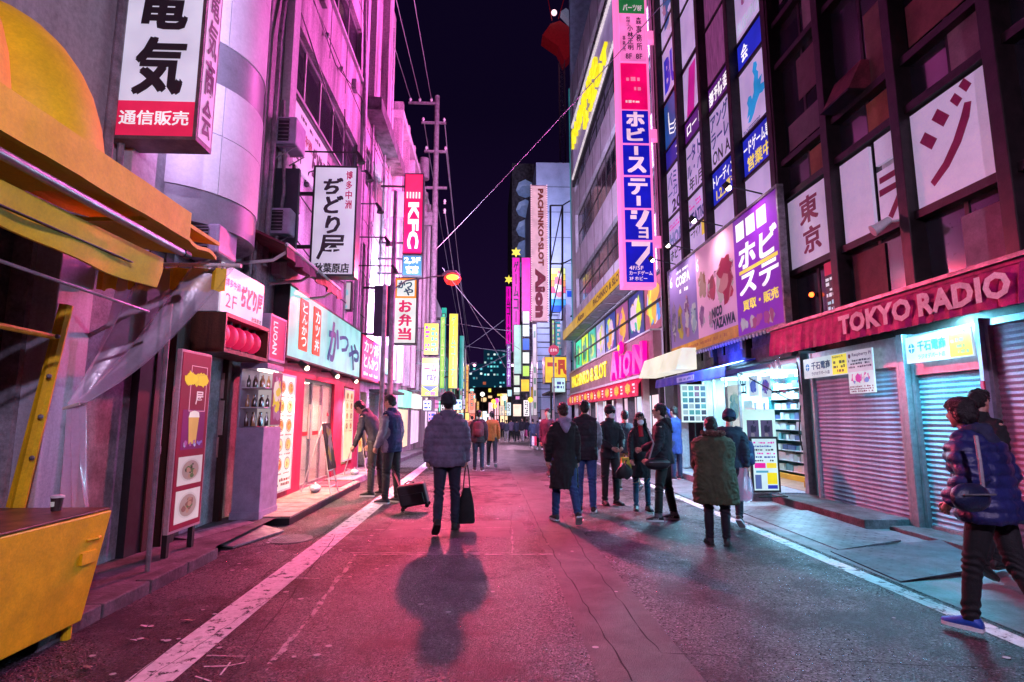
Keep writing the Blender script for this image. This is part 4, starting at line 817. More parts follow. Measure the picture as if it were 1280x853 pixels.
F, r, t, f = hang('projecting_sign', 'square yellow sign with purple characters over the white game sign', 26, (529,444), (549,404), .4, YL, M['black'], back=-3.7)
bars(F, sub(f, .08, .1, .38, .95), 6, MG, t, 7); bars(F, sub(f, .5, .08, .92, .92), 5, E((.1,.6,.4), .8), t, 4); 
F, r, t, f = hang('projecting_sign', 'stacked white and yellow sign ending in ーム and .ray below the yellow square', 25.5, (526,496), (549,447), .4, YL, M['black'])
box('white_band', F, sub(f, 0, .3, 1, .86), -.005, .001, E((.9,.9,.85), 1), t); text(F, 'ム', sub(f, .55, .62, .9, .84), P((.4,.03,.08), .5), t, bold=.04); box('dash', F, sub(f, .12, .7, .48, .74), .002, .004, P((.4,.03,.08), .5), t)
text(F, 'ray', sub(f, .3, .34, .92, .56), P((.08,.08,.3), .5), t, bold=.03); B().prism(F, [(f[0], f[1]+(f[3]-f[1])*.26), (f[2], f[1]+(f[3]-f[1])*.26), ((f[0]+f[2])/2, f[1]+(f[3]-f[1])*.12)], .001, .003).o('blue_wedge', BLU, t); text(F, 'の館', sub(f, .2, .01, .85, .12), MG, t)
F, r, t, f = hang('projecting_sign', 'tall narrow green sign with yellow characters, left of its yellow twin', 33, (549,486), (557,396), .4, E((.45,.85,.15), 1), mat('teal_casing', (.02,.3,.25), .5, emit=.5, ecol=(.0,.5,.4))); text(F, 'ゲームコーナー', sub(f, .2, .02, .8, .98), E((.95,.95,.5), 1), t, vert=True, bold=.03)
F, r, t, f = hang('projecting_sign', 'tall narrow yellow sign with green characters beside the green one', 32.5, (560,486), (573,392), .4, E((.95,.9,.05), 1.15), M['black'], back=-2.6); text(F, 'ゲームコーナー', sub(f, .25, .02, .75, .98), E((.2,.75,.4), .9), t, vert=True, bold=.03)
tb = thing('neon_frame', 'teal lit vertical strip behind the yellow vertical signs', 'neon', (-2.2, 35, 3)); F = FC(35); box('strip', F, rc(F, (574,486), (580,420)), -.3, 0, E((.02,.45,.38), .7), tb); box('strip', F, rc(F, (552,396), (558,385)), -.3, 0, E((.02,.55,.42), .9), tb); B().tube([(-3.9,35,4),(-2.2,35,4)], .04).o('bracket', M['black'], tb)
F, r, t, f = hang('projecting_sign', 'slim orange and yellow sign far down the left side', 44, (582,516), (586,456), .4, E((.95,.55,.12), 1.1), M['black']); text(F, 'カラオケ', sub(f, .1, .05, .9, .95), E((.8,.1,.1), .8), t, vert=True)
for i, (x, y, c, lab) in enumerate([(534,506,(.9,.8,.95),'small white lit box sign below the game shop signs'),(540,520,(.8,.4,.8),'small lilac lit sign low on the left shop fronts'),(572,505,(.5,.9,.9),'tiny pale cyan sign low beyond the walker in the beanie')]):
    F = FC(24+3*i); t, f = lightbox('shop_sign', lab, F, rc(F, (x-6,y+8), (x+6,y-6)), .3, E(c, 1.3), M['black']); bars(F, sub(f,.1,.1,.9,.9), 2, BLU, t, i, d=.002)

# ================================================================== RIGHT: radio building
R5 = FR(5.7)
def fr(y0, z0, y1, z1): return (-y1, z0, -y0, z1)
rb = thing('radio_building', 'dark framed glass building above the crimson TOKYO RADIO awning', 'building', (7, 7.5, 0))
FRM = M['frame']
MY = [3.9, 5.42, 6.85, 8.38, 9.93]
B().box(6.05, 2.5, 2.55, 14, 9.9, 15).o('wall', mat('dim_brown_interior', (.1,.045,.035), .8, var=.3, scale=1.3), rb)
WT = mat('weathered_steel', (.13,.1,.12), .7, var=.3, scale=3, streak=.4, bump=.2)
for y in MY: B().box(5.52, y-.1, 2.95, 5.78, y+.07, 15).o('mullion', FRM, rb, bev=.01)
lev = [3.0, 4.12, 5.6, 6.3, 8.3, 9.2, 11.2, 12.4]
for i in range(len(MY)-1):
    y0, y1 = MY[i]+.07, MY[i+1]-.1
    for k, z in enumerate(lev): B().box(5.6, y0, z-.05, 5.76, y1, z+.06).o('transom', FRM, rb)
    ym = (y0+y1)/2
    for k in range(len(lev)-1):
        z0, z1 = lev[k]+.06, lev[k+1]-.05
        if z1-z0 < .5: B().box(5.72, y0, z0, 5.76, y1, z1).o('spandrel_panel', WT, rb); continue
        if i == 0 and k == 0: B().box(5.7, y0, z0, 5.76, y1, z1).o('spandrel_panel', M['grey'], rb); continue
        B().box(5.735, ym-.03, z0, 5.765, ym+.03, z1).o('window_bar', FRM, rb)
        for a, c in ((y0, ym-.03), (ym+.03, y1)): B().box(5.75, a, z0, 5.756, c, z1).o('pane', mat_glass if False else M['glass'], rb)
tag(rb, kind=None)
# pale curtains / boards seen through the upper windows
for y0, y1, z0, z1, c in ((5.5,6.1,5.75,6.25,(.3,.16,.2)), (6.95,7.5,6.4,7.6,(.22,.1,.08)), (7.6,8.1,8.4,9.1,(.3,.25,.25)), (8.6,9.0,8.5,9.3,(.28,.22,.22)), (9.1,9.7,9.6,10.4,(.28,.2,.24)), (4.2,5.3,6.4,8.0,(.25,.12,.12)), (7.0,7.4,5.05,5.5,(.8,.78,.8)), (5.55,6.7,8.4,9.1,(.2,.1,.12)), (7.0,7.6,5.7,6.2,(.35,.12,.05)), (8.5,9.1,5.7,6.2,(.3,.12,.05)), (8.55,9.7,6.5,7.0,(.15,.1,.12)), (5.5,6.7,6.5,7.1,(.25,.07,.07)), (7.0,8.2,9.4,10.2,(.18,.08,.1)), (5.6,6.0,9.4,10.9,(.22,.1,.12)), (8.6,9.3,7.3,8.1,(.12,.06,.07)), (7.5,8.2,3.2,4.0,(.16,.05,.05)), (5.5,6.2,3.15,3.9,(.3,.2,.26))):
    B().box(5.725, y0, z0, 5.732, y1, z1).o('window_board', P(c, .7), rb)
# big kana/kanji boards, each an own sign
PKW = mat('glowing_pale_board', (.74,.68,.76), .5, var=.05, scale=4, emit=.36, ecol=(.62,.5,.8))  # unlit boards; added glow stands in for light falling on them
KRD = P((.36,.01,.1), .5)
def board(y0, z0, y1, z1, lab, name='window_sign'):
    t = thing(name, lab, 'sign', (5.66, (y0+y1)/2, z0)); r = fr(y0, z0, y1, z1); F = FR(5.7); box('board', F, r, .0, .05, PKW, t); return F, r, t
F, r, t = board(5.55, 4.2, 6.72, 5.5, 'large white board with one big crimson katakana in slanting strokes'); 
def stroke(F, r, pts, w, m, t, d=.056):
    b = B(); u0, v0, u1, v1 = r; q = [(u0+(u1-u0)*x, v0+(v1-v0)*y) for x, y in pts]; L1 = []; L2 = []
    for i in range(len(q)):
        a = V(q[max(i-1, 0)]); c = V(q[min(i+1, len(q)-1)]); e = (c-a).normalized(); wi = (w[i] if isinstance(w, list) else w)/2; L1.append((q[i][0]-e.y*wi, q[i][1]+e.x*wi)); L2.append((q[i][0]+e.y*wi, q[i][1]-e.x*wi))
    for i in range(len(q)-1): b.add([F.p(*L1[i], d), F.p(*L1[i+1], d), F.p(*L2[i+1], d), F.p(*L2[i], d)], [(0, 1, 2, 3)])
    b.o('lettering', m, t)
stroke(F, r, [(.15,.7),(.3,.56)], .14, KRD, t); stroke(F, r, [(.34,.85),(.48,.71)], .14, KRD, t); stroke(F, r, [(.58,.9),(.66,.8)], .1, KRD, t); stroke(F, r, [(.7,.98),(.78,.88)], .1, KRD, t)
stroke(F, r, [(.22,.18),(.42,.3),(.58,.46),(.7,.64),(.75,.76)], [.1,.12,.13,.13,.1], KRD, t)
F, r, t = board(6.93, 4.2, 7.42, 5.02, 'narrow white board with half a crimson katakana beside a window bar'); stroke(F, r, [(.1,.82),(.92,.82)], .09, KRD, t); stroke(F, r, [(.05,.6),(.9,.6),(.75,.35),(.4,.1)], .1, KRD, t)
F, r, t = board(7.55, 4.2, 8.22, 5.5, 'blank tall white board between the two lettered boards')
F, r, t = board(8.45, 4.2, 9.78, 5.5, 'white board with the crimson kanji for Tokyo'); text(F, '東', sub(r, .28, .54, .7, .92), KRD, t, d=.056, bold=.04); text(F, '京', sub(r, .32, .12, .72, .48), KRD, t, d=.056, bold=.04)
F, r, t = board(6.95, 5.12, 7.42, 5.5, 'small blank white board above the half katakana board')
# reflected sign/hanging indoor sign and red light behind the glass
t = thing('window_sign', 'small dark floor guide with mirrored white lettering inside the lower window', 'sign', (5.66, 8.7, 3.3)); F = FR(5.7); r = fr(8.55, 3.2, 8.82, 4.05); box('panel', F, r, .03, .05, P((.03,.03,.05), .5), t); box('red_top', F, sub(r, 0, .75, 1, 1), .051, .053, E((.7,.02,.08), .6), t); bars(F, sub(r, .05, .3, .95, .72), 4, E((.8,.85,.95), .8), t, 3, d=.054); bars(F, sub(r, .1, .02, .9, .26), 2, E((.4,.8,.9), .8), t, 9, d=.054)
t = thing('indicator_lamp', 'small glowing red orange lamp in the lower window left of the floor guide', 'lamp', (5.6, 9.3, 3.55)); B().ball((5.66, 9.25, 3.62), .045).o('bulb', E((1,.12,.02), 6), t); B().tube([(5.72, 9.25, 3.62), (5.68, 9.25, 3.62)], .05).o('socket', M['black'], t)
t = thing('exhaust_hood', 'maroon sheet metal exhaust hood sticking out of the upper windows', 'vent', (5.6, 8.0, 6.4)); B().hexa([(5.35,7.45,6.35),(5.72,7.45,6.35),(5.72,8.1,6.35),(5.35,8.1,6.35),(5.6,7.45,6.85),(5.72,7.45,6.85),(5.72,8.1,6.85),(5.6,8.1,6.85)]).o('hood', mat('maroon_sheet', (.28,.04,.07), .5, var=.25), t); B().box(5.33, 7.42, 6.33, 5.6, 8.13, 6.36).o('rim', M['frame'], t)
t = thing('camera_housing', 'small white security camera under the crimson katakana board', 'camera', (5.4, 7.0, 4.1)); B().tube([(5.7,6.95,4.15),(5.45,6.95,4.12)], .02).o('arm', M['white'], t); B().tube([(5.45,7.0,4.16),(5.3,7.05,4.05),(5.25,7.07,4.02)], [.05,.07,.085], 12).o('shade', M['white'], t, smooth=True)
# awning
aw = thing('awning', 'long crimson canvas awning lettered TOKYO RADIO above the shutters', 'awning', (5.3, 7, 2.6))
b = B(); rings = []
for i in range(120):
    y = 3.2+6.25*i/119; k = .012*math.sin(y*31+math.sin(y*9))+.008*math.sin(y*57); rings.append([(5.0+k*.4, y, 2.98), (4.97+k, y, 2.78), (4.95+k*1.5, y, 2.55+.006*math.sin(y*40)), (4.97+k*1.5, y, 2.55), (4.99+k, y, 2.78), (5.02, y, 2.97)])
b.loft(rings).o('valance', M['crimson'], aw, smooth=True)
B().hexa([(4.98,3.2,2.94),(5.7,3.2,3.05),(5.7,9.45,3.05),(4.98,9.45,2.94),(4.98,3.2,2.98),(5.7,3.2,3.1),(5.7,9.45,3.1),(4.98,9.45,2.98)]).o('roof', M['crimson'], aw)
B().box(4.94, 3.2, 2.985, 5.02, 9.5, 3.03).o('front_rail', M['steel'], aw)
B().add([(5.0,9.46,2.98),(5.0,9.5,2.98),(5.68,9.46,3.05),(4.95,9.46,2.55),(5.2,9.46,2.62)], [(0,2,4,3)]).o('end_flap', M['crimson'], aw)
F = FR(4.938); LT = P((.95,.85,.9), .6, bump=.3, bscale=12)
r = rc(F, (1050,427), (1139,388)); text(F, 'TOKYO', (r[0], 2.63, r[2], 2.9), LT, aw, bold=.045, d=.004); r = rc(F, (1150,408), (1264,357)); text(F, 'RADIO', (r[0], 2.63, r[2], 2.9), LT, aw, bold=.045, d=.004)
# shutters
def shutter(y0, y1, x, m, lab, z1=2.2, box_m=None):
    t = thing('roller_shutter', lab, 'shutter', (x, (y0+y1)/2, 0)); n = int(z1/.068)
    s0 = B().hexa([(x-.0,y0,.08),(x+.01,y0,.08),(x+.01,y1,.08),(x,y1,.08),(x-.013,y0,.113),(x+.01,y0,.113),(x+.01,y1,.113),(x-.013,y1,.113)]).hexa([(x-.013,y0,.113),(x+.01,y0,.113),(x+.01,y1,.113),(x-.013,y1,.113),(x,y0,.146),(x+.01,y0,.146),(x+.01,y1,.146),(x,y1,.146)]).o('slat', m, t)
    for i in range(1, n): share(s0, t, (0, 0, i*.068))
    B().box(x-.03, y0, .06, x+.02, y1, .1).o('bottom_bar', M['steel'], t)
    for y in (y0-.05, y1): B().box(x-.06, y, .06, x+.03, y+.05, 2.6).o('guide_rail', box_m or M['alu'], t)
    B().box(x-.05, y0, n*.068+.08, x+.05, y1, 2.6).o('housing', box_m or M['alu'], t); return t
SHM = mat('shutter_steel', (.3,.36,.48), .6, metal=.0, spec=.25, var=.14, scale=5)
shutter(7.42, 9.42, 5.72, SHM, 'left lilac roller shutter, closed, with two notices above it', z1=2.15)
shutter(6.1, 7.2, 5.8, mat('teal_shutter_steel', (.22,.46,.54), .6, metal=.0, spec=.25, var=.14, scale=5), 'middle roller shutter glowing teal behind the person in the puffer jacket', z1=2.0)
shutter(4.2, 5.95, 5.72, mat('pink_shutter_steel', (.5,.2,.3), .6, metal=.0, spec=.25, var=.14, scale=5), 'nearest roller shutter cut by the right picture edge', z1=2.5)
t = thing('door_pillar', 'grey steel pillar between the two roller shutters', 'pillar', (5.7, 7.3, 0)); B().box(5.66, 7.26, 0, 5.85, 7.37, 2.62).o('post', M['alu'], t, bev=.008)
t = thing('door_pillar', 'red streaked pillar right of the teal shutter', 'pillar', (5.7, 6.0, 0)); B().box(5.6, 6.0, 0, 5.8, 6.05, 2.62).o('post', M['lilac'], t); B().box(5.58, 5.995, 1.3, 5.6, 6.04, 1.9).o('sticker', P((.5,.02,.06), .5), t)
B().box(6.0, 2.5, -.1, 14, 9.9, 2.55).o('inner_wall', M['dconc'], rb)
# notices over the shutters
def notice(y0, z0, y1, z1, x, lab, kind):
    F = FR(x); r = fr(y0, z0, y1, z1); t = thing('shop_sign', lab, 'sign', (x, (y0+y1)/2, z0)); box('board', F, r, -.02, 0, E((.72,.8,.88), .75), t)
    if kind == 1:
        B().add([F.p(r[0]+(r[2]-r[0])*.1+.055*math.cos(a), (r[1]+r[3])/2+.02+.065*math.sin(a), .003) for a in [2*math.pi*j/16 for j in range(16)]], [tuple(range(16))]).o('emblem', E((.03,.2,.6), .8), t)
        b = B(); cu = r[0]+(r[2]-r[0])*.1; cv = (r[1]+r[3])/2+.02; b.quad(F, (cu-.055, cv-.006, cu+.055, cv+.006), .005); b.quad(F, (cu-.006, cv-.06, cu+.006, cv+.06), .0055); b.o('emblem_cross', E((.8,.85,.9), .8), t)
        text(F, '千石電商', sub(r, .2, .4, .64, .8), P((.02,.06,.3), .5), t, bold=.04, d=.004); text(F, 'ラジオデパート店', sub(r, .2, .12, .62, .3), P((.05,.08,.3), .5), t, d=.004)
        box('yellow_patch', F, sub(r, .68, .04, .99, .96), .001, .003, E((.95,.75,.05), .9), t); text(F, 'Raspberry Pi', sub(r, .7, .78, .92, .92), P((.2,.1,.05), .5), t, d=.005); bars(F, sub(r, .71, .1, .95, .7), 3, P((.3,.2,.02), .5), t, 2, d=.005)
    else:
        box('paper', F, sub(r, 0, .5, 1, 1), .002, .004, E((.72,.6,.75), .7), t); text(F, 'Raspberry Pi', sub(r, .22, .84, .97, .94), P((.15,.03,.2), .5), t, d=.006)
        B().add([F.p(r[0]+(r[2]-r[0])*.11+.03*math.cos(a), r[1]+(r[3]-r[1])*.88+.035*math.sin(a), .006) for a in [2*math.pi*j/12 for j in range(12)]], [tuple(range(12))]).o('emblem', P((.4,.02,.15), .5), t)
        bars(F, sub(r, .05, .58, .95, .8), 3, P((.1,.05,.15), .5), t, 7, d=.006); blobs(F, sub(r, .06, .2, .9, .5), 16, [(.7,.05,.4),(.8,.3,.6),(.2,.3,.75),(.85,.8,.9)], t, 5, d=.006, s=(.15,.4), em=.7); bars(F, sub(r, .05, .02, .95, .18), 3, P((.25,.02,.12), .5), t, 8, d=.006)
    return t
notice(8.35, 2.16, 9.55, 2.5, 5.6, 'white notice with blue emblem and orange patch over the lilac shutter', 1)
notice(7.75, 1.85, 8.32, 2.5, 5.58, 'paired paper posters hanging under the awning on the lilac shutter', 2)
notice(6.12, 2.2, 7.15, 2.55, 5.62, 'white notice with blue emblem and yellow patch over the teal shutter', 1)
t = thing('tube_light', 'cyan fluorescent fitting under the awning over the teal shutter', 'light', (5.5, 6.6, 2.75)); B().box(5.45, 6.15, 2.78, 5.55, 7.1, 2.84).o('casing', M['white'], t); B().tube([(5.5,6.2,2.76),(5.5,7.05,2.76)], .02).o('tube', E((.35,.9,1), 4), t)
lamp('tube_glow', 'AREA', (5.5, 6.6, 2.735), (.12,.62,.9), 330, t, sx=.1, sy=.9, target=(5.75, 6.6, 0))
# ================================================================== RIGHT: hobby shop building
hb = thing('glass_building', 'dark framed glass building papered with game posters above the billboard', 'building', (7, 13, 0))
HY = [9.97, 11.6, 13.3, 15.02, 16.75]
B().box(6.0, 9.95, 2.7, 14, 17.3, 22).o('wall', mat('dim_plum_interior', (.08,.03,.06), .8, var=.2), hb)
for y in HY: B().box(5.5, y-.09, 2.75, 5.76, y+.09, 22).o('mullion', FRM, hb, bev=.01)
HL = [2.75, 4.3, 5.85, 6.72, 7.66, 9.25, 9.95, 11.6, 13.4, 14.2, 16, 18, 20]
PANEM = [mat('lilac_papered_pane', (.42,.26,.45), .35, emit=.1, ecol=(.6,.25,.6), streak=.15, scale=9), mat('purple_papered_pane', (.35,.2,.4), .3, emit=.08, ecol=(.5,.2,.6), var=.1)]
for i in range(4):
    a, c = HY[i]+.09, HY[i+1]-.09
    for k, z in enumerate(HL): B().box(5.66, a, z-.03, 5.74, c, z+.03).o('transom', FRM, hb)
    for k in range(len(HL)-1):
        z0, z1 = HL[k]+.03, HL[k+1]-.03
        B().box(5.72, a, z0, 5.735, c, z1).o('pane', M['glass'] if k < 2 else PANEM[(i+k) % 2], hb)
IND = E((.02,.03,.6), .8); LIL = E((.6,.48,.82), .62, .7); LBL = P((.06,.12,.5), .5); DK = P((.02,.02,.06), .5); YT = E((.95,.7,.1), .9); CY = E((.02,.35,.85), .7)
def pan(i, z0, z1, m, lab, grp='posters behind the curtain wall'):
    a, c = HY[i]+.12, HY[i+1]-.12; F = FR(5.7); r = fr(a, z0, c, z1); t = thing('window_poster', lab, 'poster', (5.69, (a+c)/2, z0), grp); box('sheet', F, r, -.015, .0, m, t); return F, r, t
F, r, t = pan(0, 10.0, 11.5, LIL, 'top right window poster lettered in slanting italic capitals'); blobs(F, sub(r,.1,.4,.9,.98), 8, [(.2,.1,.5),(.6,.1,.5),(.75,.6,.85)], t, 2, d=.001, em=.4); text(F, 'BUSHIROAD', sub(r, .05, .1, .95, .3), E((.7,.75,.95),.6), t, slant=.2, d=.006)
F, r, t = pan(0, 9.28, 9.93, IND, 'indigo strip ending in a white kanji at the right'); text(F, '会', sub(r, .12, .2, .35, .8), WE, t, d=.004)
F, r, t = pan(0, 7.7, 9.2, LIL, 'lilac window poster with a bright blue silhouette figure')
BF = [(.5,.93),(.58,.9),(.6,.83),(.56,.78),(.62,.72),(.6,.6),(.72,.62),(.66,.5),(.8,.47),(.92,.5),(.85,.4),(.7,.36),(.62,.38),(.5,.3),(.42,.2),(.3,.12),(.22,.14),(.3,.24),(.2,.22),(.26,.36),(.22,.45),(.28,.52),(.36,.5),(.38,.42),(.46,.5),(.46,.62),(.5,.72),(.45,.82)]
B().prism(F, [(r[0]+(r[2]-r[0])*x, r[1]+(r[3]-r[1])*y) for x, y in BF], .002, .006).o('silhouette', CY, t); bars(F, sub(r, .05, .02, .6, .08), 2, LBL, t, 1, d=.003)
F, r, t = pan(0, 6.76, 7.62, IND, 'indigo band with white katakana over yellow characters, rightmost'); text(F, 'ードゲーム専門', sub(r, .02, .52, .98, .9), WE, t, d=.003); text(F, '営業中!', sub(r, .12, .08, .9, .46), YT, t, bold=.03, d=.003)
F, r, t = pan(0, 5.9, 6.68, LIL, 'blank lilac sheet under the rightmost indigo band')
F, r, t = pan(1, 9.28, 9.93, E((.16,.02,.3), .5), 'plum strip with white kanji between the second pair of mullions'); text(F, '部予防委員', sub(r, .03, .2, .97, .8), WE, t, d=.003)
F, r, t = pan(1, 7.7, 9.2, LIL, 'lilac poster with blue katakana above the letters ON AIR'); text(F, 'アングル', sub(r, .03, .66, .97, .96), LBL, t, d=.003, bold=.03); text(F, 'ラーレー', sub(r, .03, .36, .97, .62), LBL, t, d=.003, bold=.03); text(F, 'ON AIR', sub(r, .05, .06, .97, .3), DK, t, d=.003)
F, r, t = pan(1, 6.76, 7.62, IND, 'indigo band with katakana and the yellow digits 1.2.3'); text(F, 'トレーディング', sub(r, .02, .52, .98, .9), WE, t, d=.003); text(F, '1.2.3階で', sub(r, .12, .08, .95, .46), YT, t, bold=.03, d=.003)
F, r, t = pan(1, 5.9, 6.68, LIL, 'pale sheet under the second indigo band'); 
F, r, t = pan(1, 10.0, 13.3, mat('pleated_curtain', (.45,.25,.42), .6, emit=.12, ecol=(.6,.2,.55), streak=.25, scale=16), 'tall pleated lilac curtain in the second bay')
F, r, t = pan(2, 9.28, 9.93, E((.16,.02,.3), .5), 'plum strip with katakana between the middle mullions'); text(F, 'ロード|', sub(r, .1, .2, .95, .8), WE, t, d=.003)
F, r, t = pan(2, 7.7, 9.2, LIL, 'lilac poster with blue katakana above a January date'); text(F, 'ータトラ', sub(r, .03, .62, .97, .92), LBL, t, d=.003, bold=.03); text(F, 'ル・バス', sub(r, .03, .36, .97, .6), LBL, t, d=.003, bold=.03); text(F, '年1月', sub(r, .1, .06, .75, .32), DK, t, d=.003, bold=.02)
F, r, t = pan(2, 6.1, 7.62, LIL, 'white poster lettered STATION with a pink line above'); text(F, 'STATION', sub(r, .02, .48, .98, .7), LBL, t, bold=.04, d=.003); bars(F, sub(r,.05,.76,.95,.9), 2, MG, t, 3, d=.003); text(F, 'ーディア', sub(r, .05, .2, .55, .42), DK, t, d=.003); box('yellow_patch', F, sub(r, .58, .14, .97, .44), .001, .003, E((.95,.6,.05), .8), t)
F, r, t = pan(2, 10.0, 11.5, LIL, 'lilac poster with a magenta upright bar in the middle bay'); B().prism(F, [(r[0]+.2,r[1]+.02),(r[0]+.75,r[1]+.02),(r[0]+1.0,r[3]-.1),(r[0]+.5,r[3]-.1)], .002, .005).o('magenta_bar', E((.75,.02,.4), .6), t)
F, r, t = pan(3, 9.28, 9.93, E((.04,.03,.45), .5), 'indigo strip at the far bay with one white character'); text(F, 'ブ', sub(r, .6, .2, .9, .8), WE, t, d=.003)
F, r, t = pan(3, 7.7, 9.2, LIL, 'lilac poster with blue katakana above 201 in the far bay'); text(F, 'バミュ', sub(r, .05, .62, .9, .92), LBL, t, d=.003); text(F, 'ーカミ', sub(r, .05, .36, .9, .6), LBL, t, d=.003); text(F, '201', sub(r, .25, .05, .97, .32), DK, t, d=.003, bold=.03)
F, r, t = pan(3, 6.1, 7.62, LIL, 'white poster lettered HOBBY in the far bay'); text(F, 'HOBB', sub(r, .05, .42, .97, .7), E((.3,.35,.8), .5), t, bold=.05, d=.003); bars(F, sub(r,.05,.76,.95,.9), 2, MG, t, 6, d=.003); text(F, 'ホビース', sub(r, .05, .12, .97, .34), DK, t, bold=.03, d=.003)
F, r, t = pan(3, 10.0, 11.5, E((.03,.12,.5), .5), 'blue poster with white curved stripes in the far bay'); 
for k in range(3): stroke(F, r, [(.25,.75-.08*k),(.3,.45-.1*k),(.55,.35-.1*k),(.8,.4-.08*k)], .05, WE, t, d=.004+.001*k)
F, r, t = pan(3, 11.65, 13.35, LIL, 'lilac poster with huge letters BU in the far bay'); text(F, 'BU', sub(r, .1, .1, .95, .8), IND, t, bold=.05, d=.003)
F, r, t = pan(3, 13.45, 15.9, LIL, 'topmost bright pink and blue picture poster in the far bay'); blobs(F, r, 18, [(.8,.3,.6),(.9,.6,.85),(.02,.15,.5),(.5,.1,.5)], t, 4, d=.001, em=.45)
F, r, t = pan(2, 11.65, 15.9, LIL, 'tall plain lilac sheet high in the middle bay')
# spandrels behind billboard / fascia over the shop
B().box(5.62, 9.95, 2.62, 5.8, 17.3, 2.95).o('shop_fascia', M['dconc'], hb)
for y in HY: B().box(5.45, y-.05, 2.95, 5.5, y+.05, 3.2).o('bracket', M['steel'], hb)
for i in range(5): B().box(5.6, 10.2+i*1.35, 2.95, 5.62, 11.4+i*1.35, 3.35).o('vent_panel', M['dconc'], hb)
# billboard
bl = thing('billboard', 'big lamplit billboard of three printed sheets with a yellow lower band', 'billboard', (5.45, 12.9, 3.2)); F = FR(5.42); r = fr(9.72, 3.22, 16.0, 5.78)
B().fbox(F, (r[0]-.04, r[1]-.04, r[2]+.04, r[3]+.04), -.1, -.03).o('backing', M['steel'], bl)
B().fbox(F, (r[0]-.06, r[1]-.06, r[2]+.06, r[1]-.01), -.1, .03).fbox(F, (r[0]-.06, r[3]+.01, r[2]+.06, r[3]+.06), -.1, .03).fbox(F, (r[0]-.06, r[1], r[0]-.01, r[3]), -.1, .03).fbox(F, (r[2]+.01, r[1], r[2]+.06, r[3]), -.1, .03).o('frame', M['steel'], bl)
bp1 = sub(r, 0, .0, .34, 1); bp2 = sub(r, .34, 0, .7, 1); bp3 = sub(r, .7, 0, 1, 1)
PR = lambda c: P(c, .4, var=0)
def pblobs(F, r, n, pal, parent, seed, **kw): return blobs(F, r, n, pal, parent, seed, em=.3, **kw)
s = box('printed_sheet', F, bp1, -.03, 0, E((.2,.14,.38), .25, .9), bl); text(F, '6', sub(bp1,.04,.8,.14,.93), WE, s, d=.004); text(F, 'COSPA', sub(bp1, .28, .76, .8, .88), WE, s, bold=.05, d=.004); bars(F, sub(bp1,.3,.9,.75,.95), 1, WE, s, 1, d=.004); bars(F, sub(bp1,.4,.66,.72,.73), 1, WE, s, 5, d=.004)
for k in range(4): pblobs(F, sub(bp1, .03+.24*k, .14, .03+.24*k+.24, .64-.06*(k % 2)), 22, [[(.8,.55,.05),(.6,.35,.1),(.1,.12,.2)],[(.75,.3,.45),(.8,.65,.7),(.3,.1,.3)],[(.5,.6,.75),(.15,.2,.35),(.8,.75,.8)],[(.8,.75,.7),(.45,.3,.5),(.2,.15,.3)]][(k+3) % 4], s, 3+k, s=(.15,.42))
s = box('printed_sheet', F, bp2, -.03, .002, E((.75,.38,.58), .3, .8), bl); text(F, '6', sub(bp2,.02,.78,.09,.92), WE, s, d=.004); text(F, 'IT IS A BEST DAY', sub(bp2,.5,.62,.97,.68), DK, s, d=.004)
for k, (q, c) in enumerate([((.02,.45,.3,.8),[(.55,.2,.1),(.8,.45,.4),(.9,.8,.75)]),((.04,.18,.22,.46),[(.4,.1,.4),(.85,.7,.8),(.5,.2,.5)]),((.3,.4,.55,.68),[(.8,.1,.2),(.9,.75,.75),(.5,.1,.15)]),((.52,.3,.98,.78),[(.75,.02,.12),(.9,.7,.7),(.55,.03,.1),(.85,.3,.35)]),((.3,.14,.45,.36),[(.85,.8,.85),(.7,.3,.5)])]): pblobs(F, sub(bp2, *q), 20, c, s, 17+k, s=(.15,.4))
text(F, 'NICO', sub(bp2,.42,.24,.68,.34), DK, s, bold=.06, d=.022); text(F, 'YAZAWA', sub(bp2,.42,.13,.97,.23), DK, s, bold=.06, d=.022)
box('yellow_band', F, (bp1[0], r[1], bp2[2], r[1]+.26), .003, .008, P((.85,.45,.02), .5), bl); bars(F, (bp1[0]+.8, r[1]+.08, bp2[2]-.6, r[1]+.2), 1, P((.6,.2,.02), .5), bl, 7, d=.01)
s = box('printed_sheet', F, bp3, -.03, .003, E((.2,.02,.42), .5, .8), bl)
text(F, 'ホビ', sub(bp3,.1,.54,.95,.76), WE, s, bold=.06, d=.006, slant=.12); text(F, 'ステ', sub(bp3,.1,.32,.95,.5), WE, s, bold=.06, d=.006, slant=.12); box('thin_band', F, sub(bp3,.1,.505,.95,.535), .004, .006, YT, s)
text(F, '買取・販売', sub(bp3,.15,.19,.92,.28), YT, s, bold=.04, d=.006); [box('white_card', F, sub(bp3, q, .8, q+.2, .95), .004, .006, WE, s) for q in (.07, .32, .57)]
pblobs(F, sub(bp3, .02, .01, .98, .15), 16, [(.7,.1,.5),(.8,.6,.7),(.85,.8,.85),(.6,.1,.3)], s, 2, s=(.3,.55))
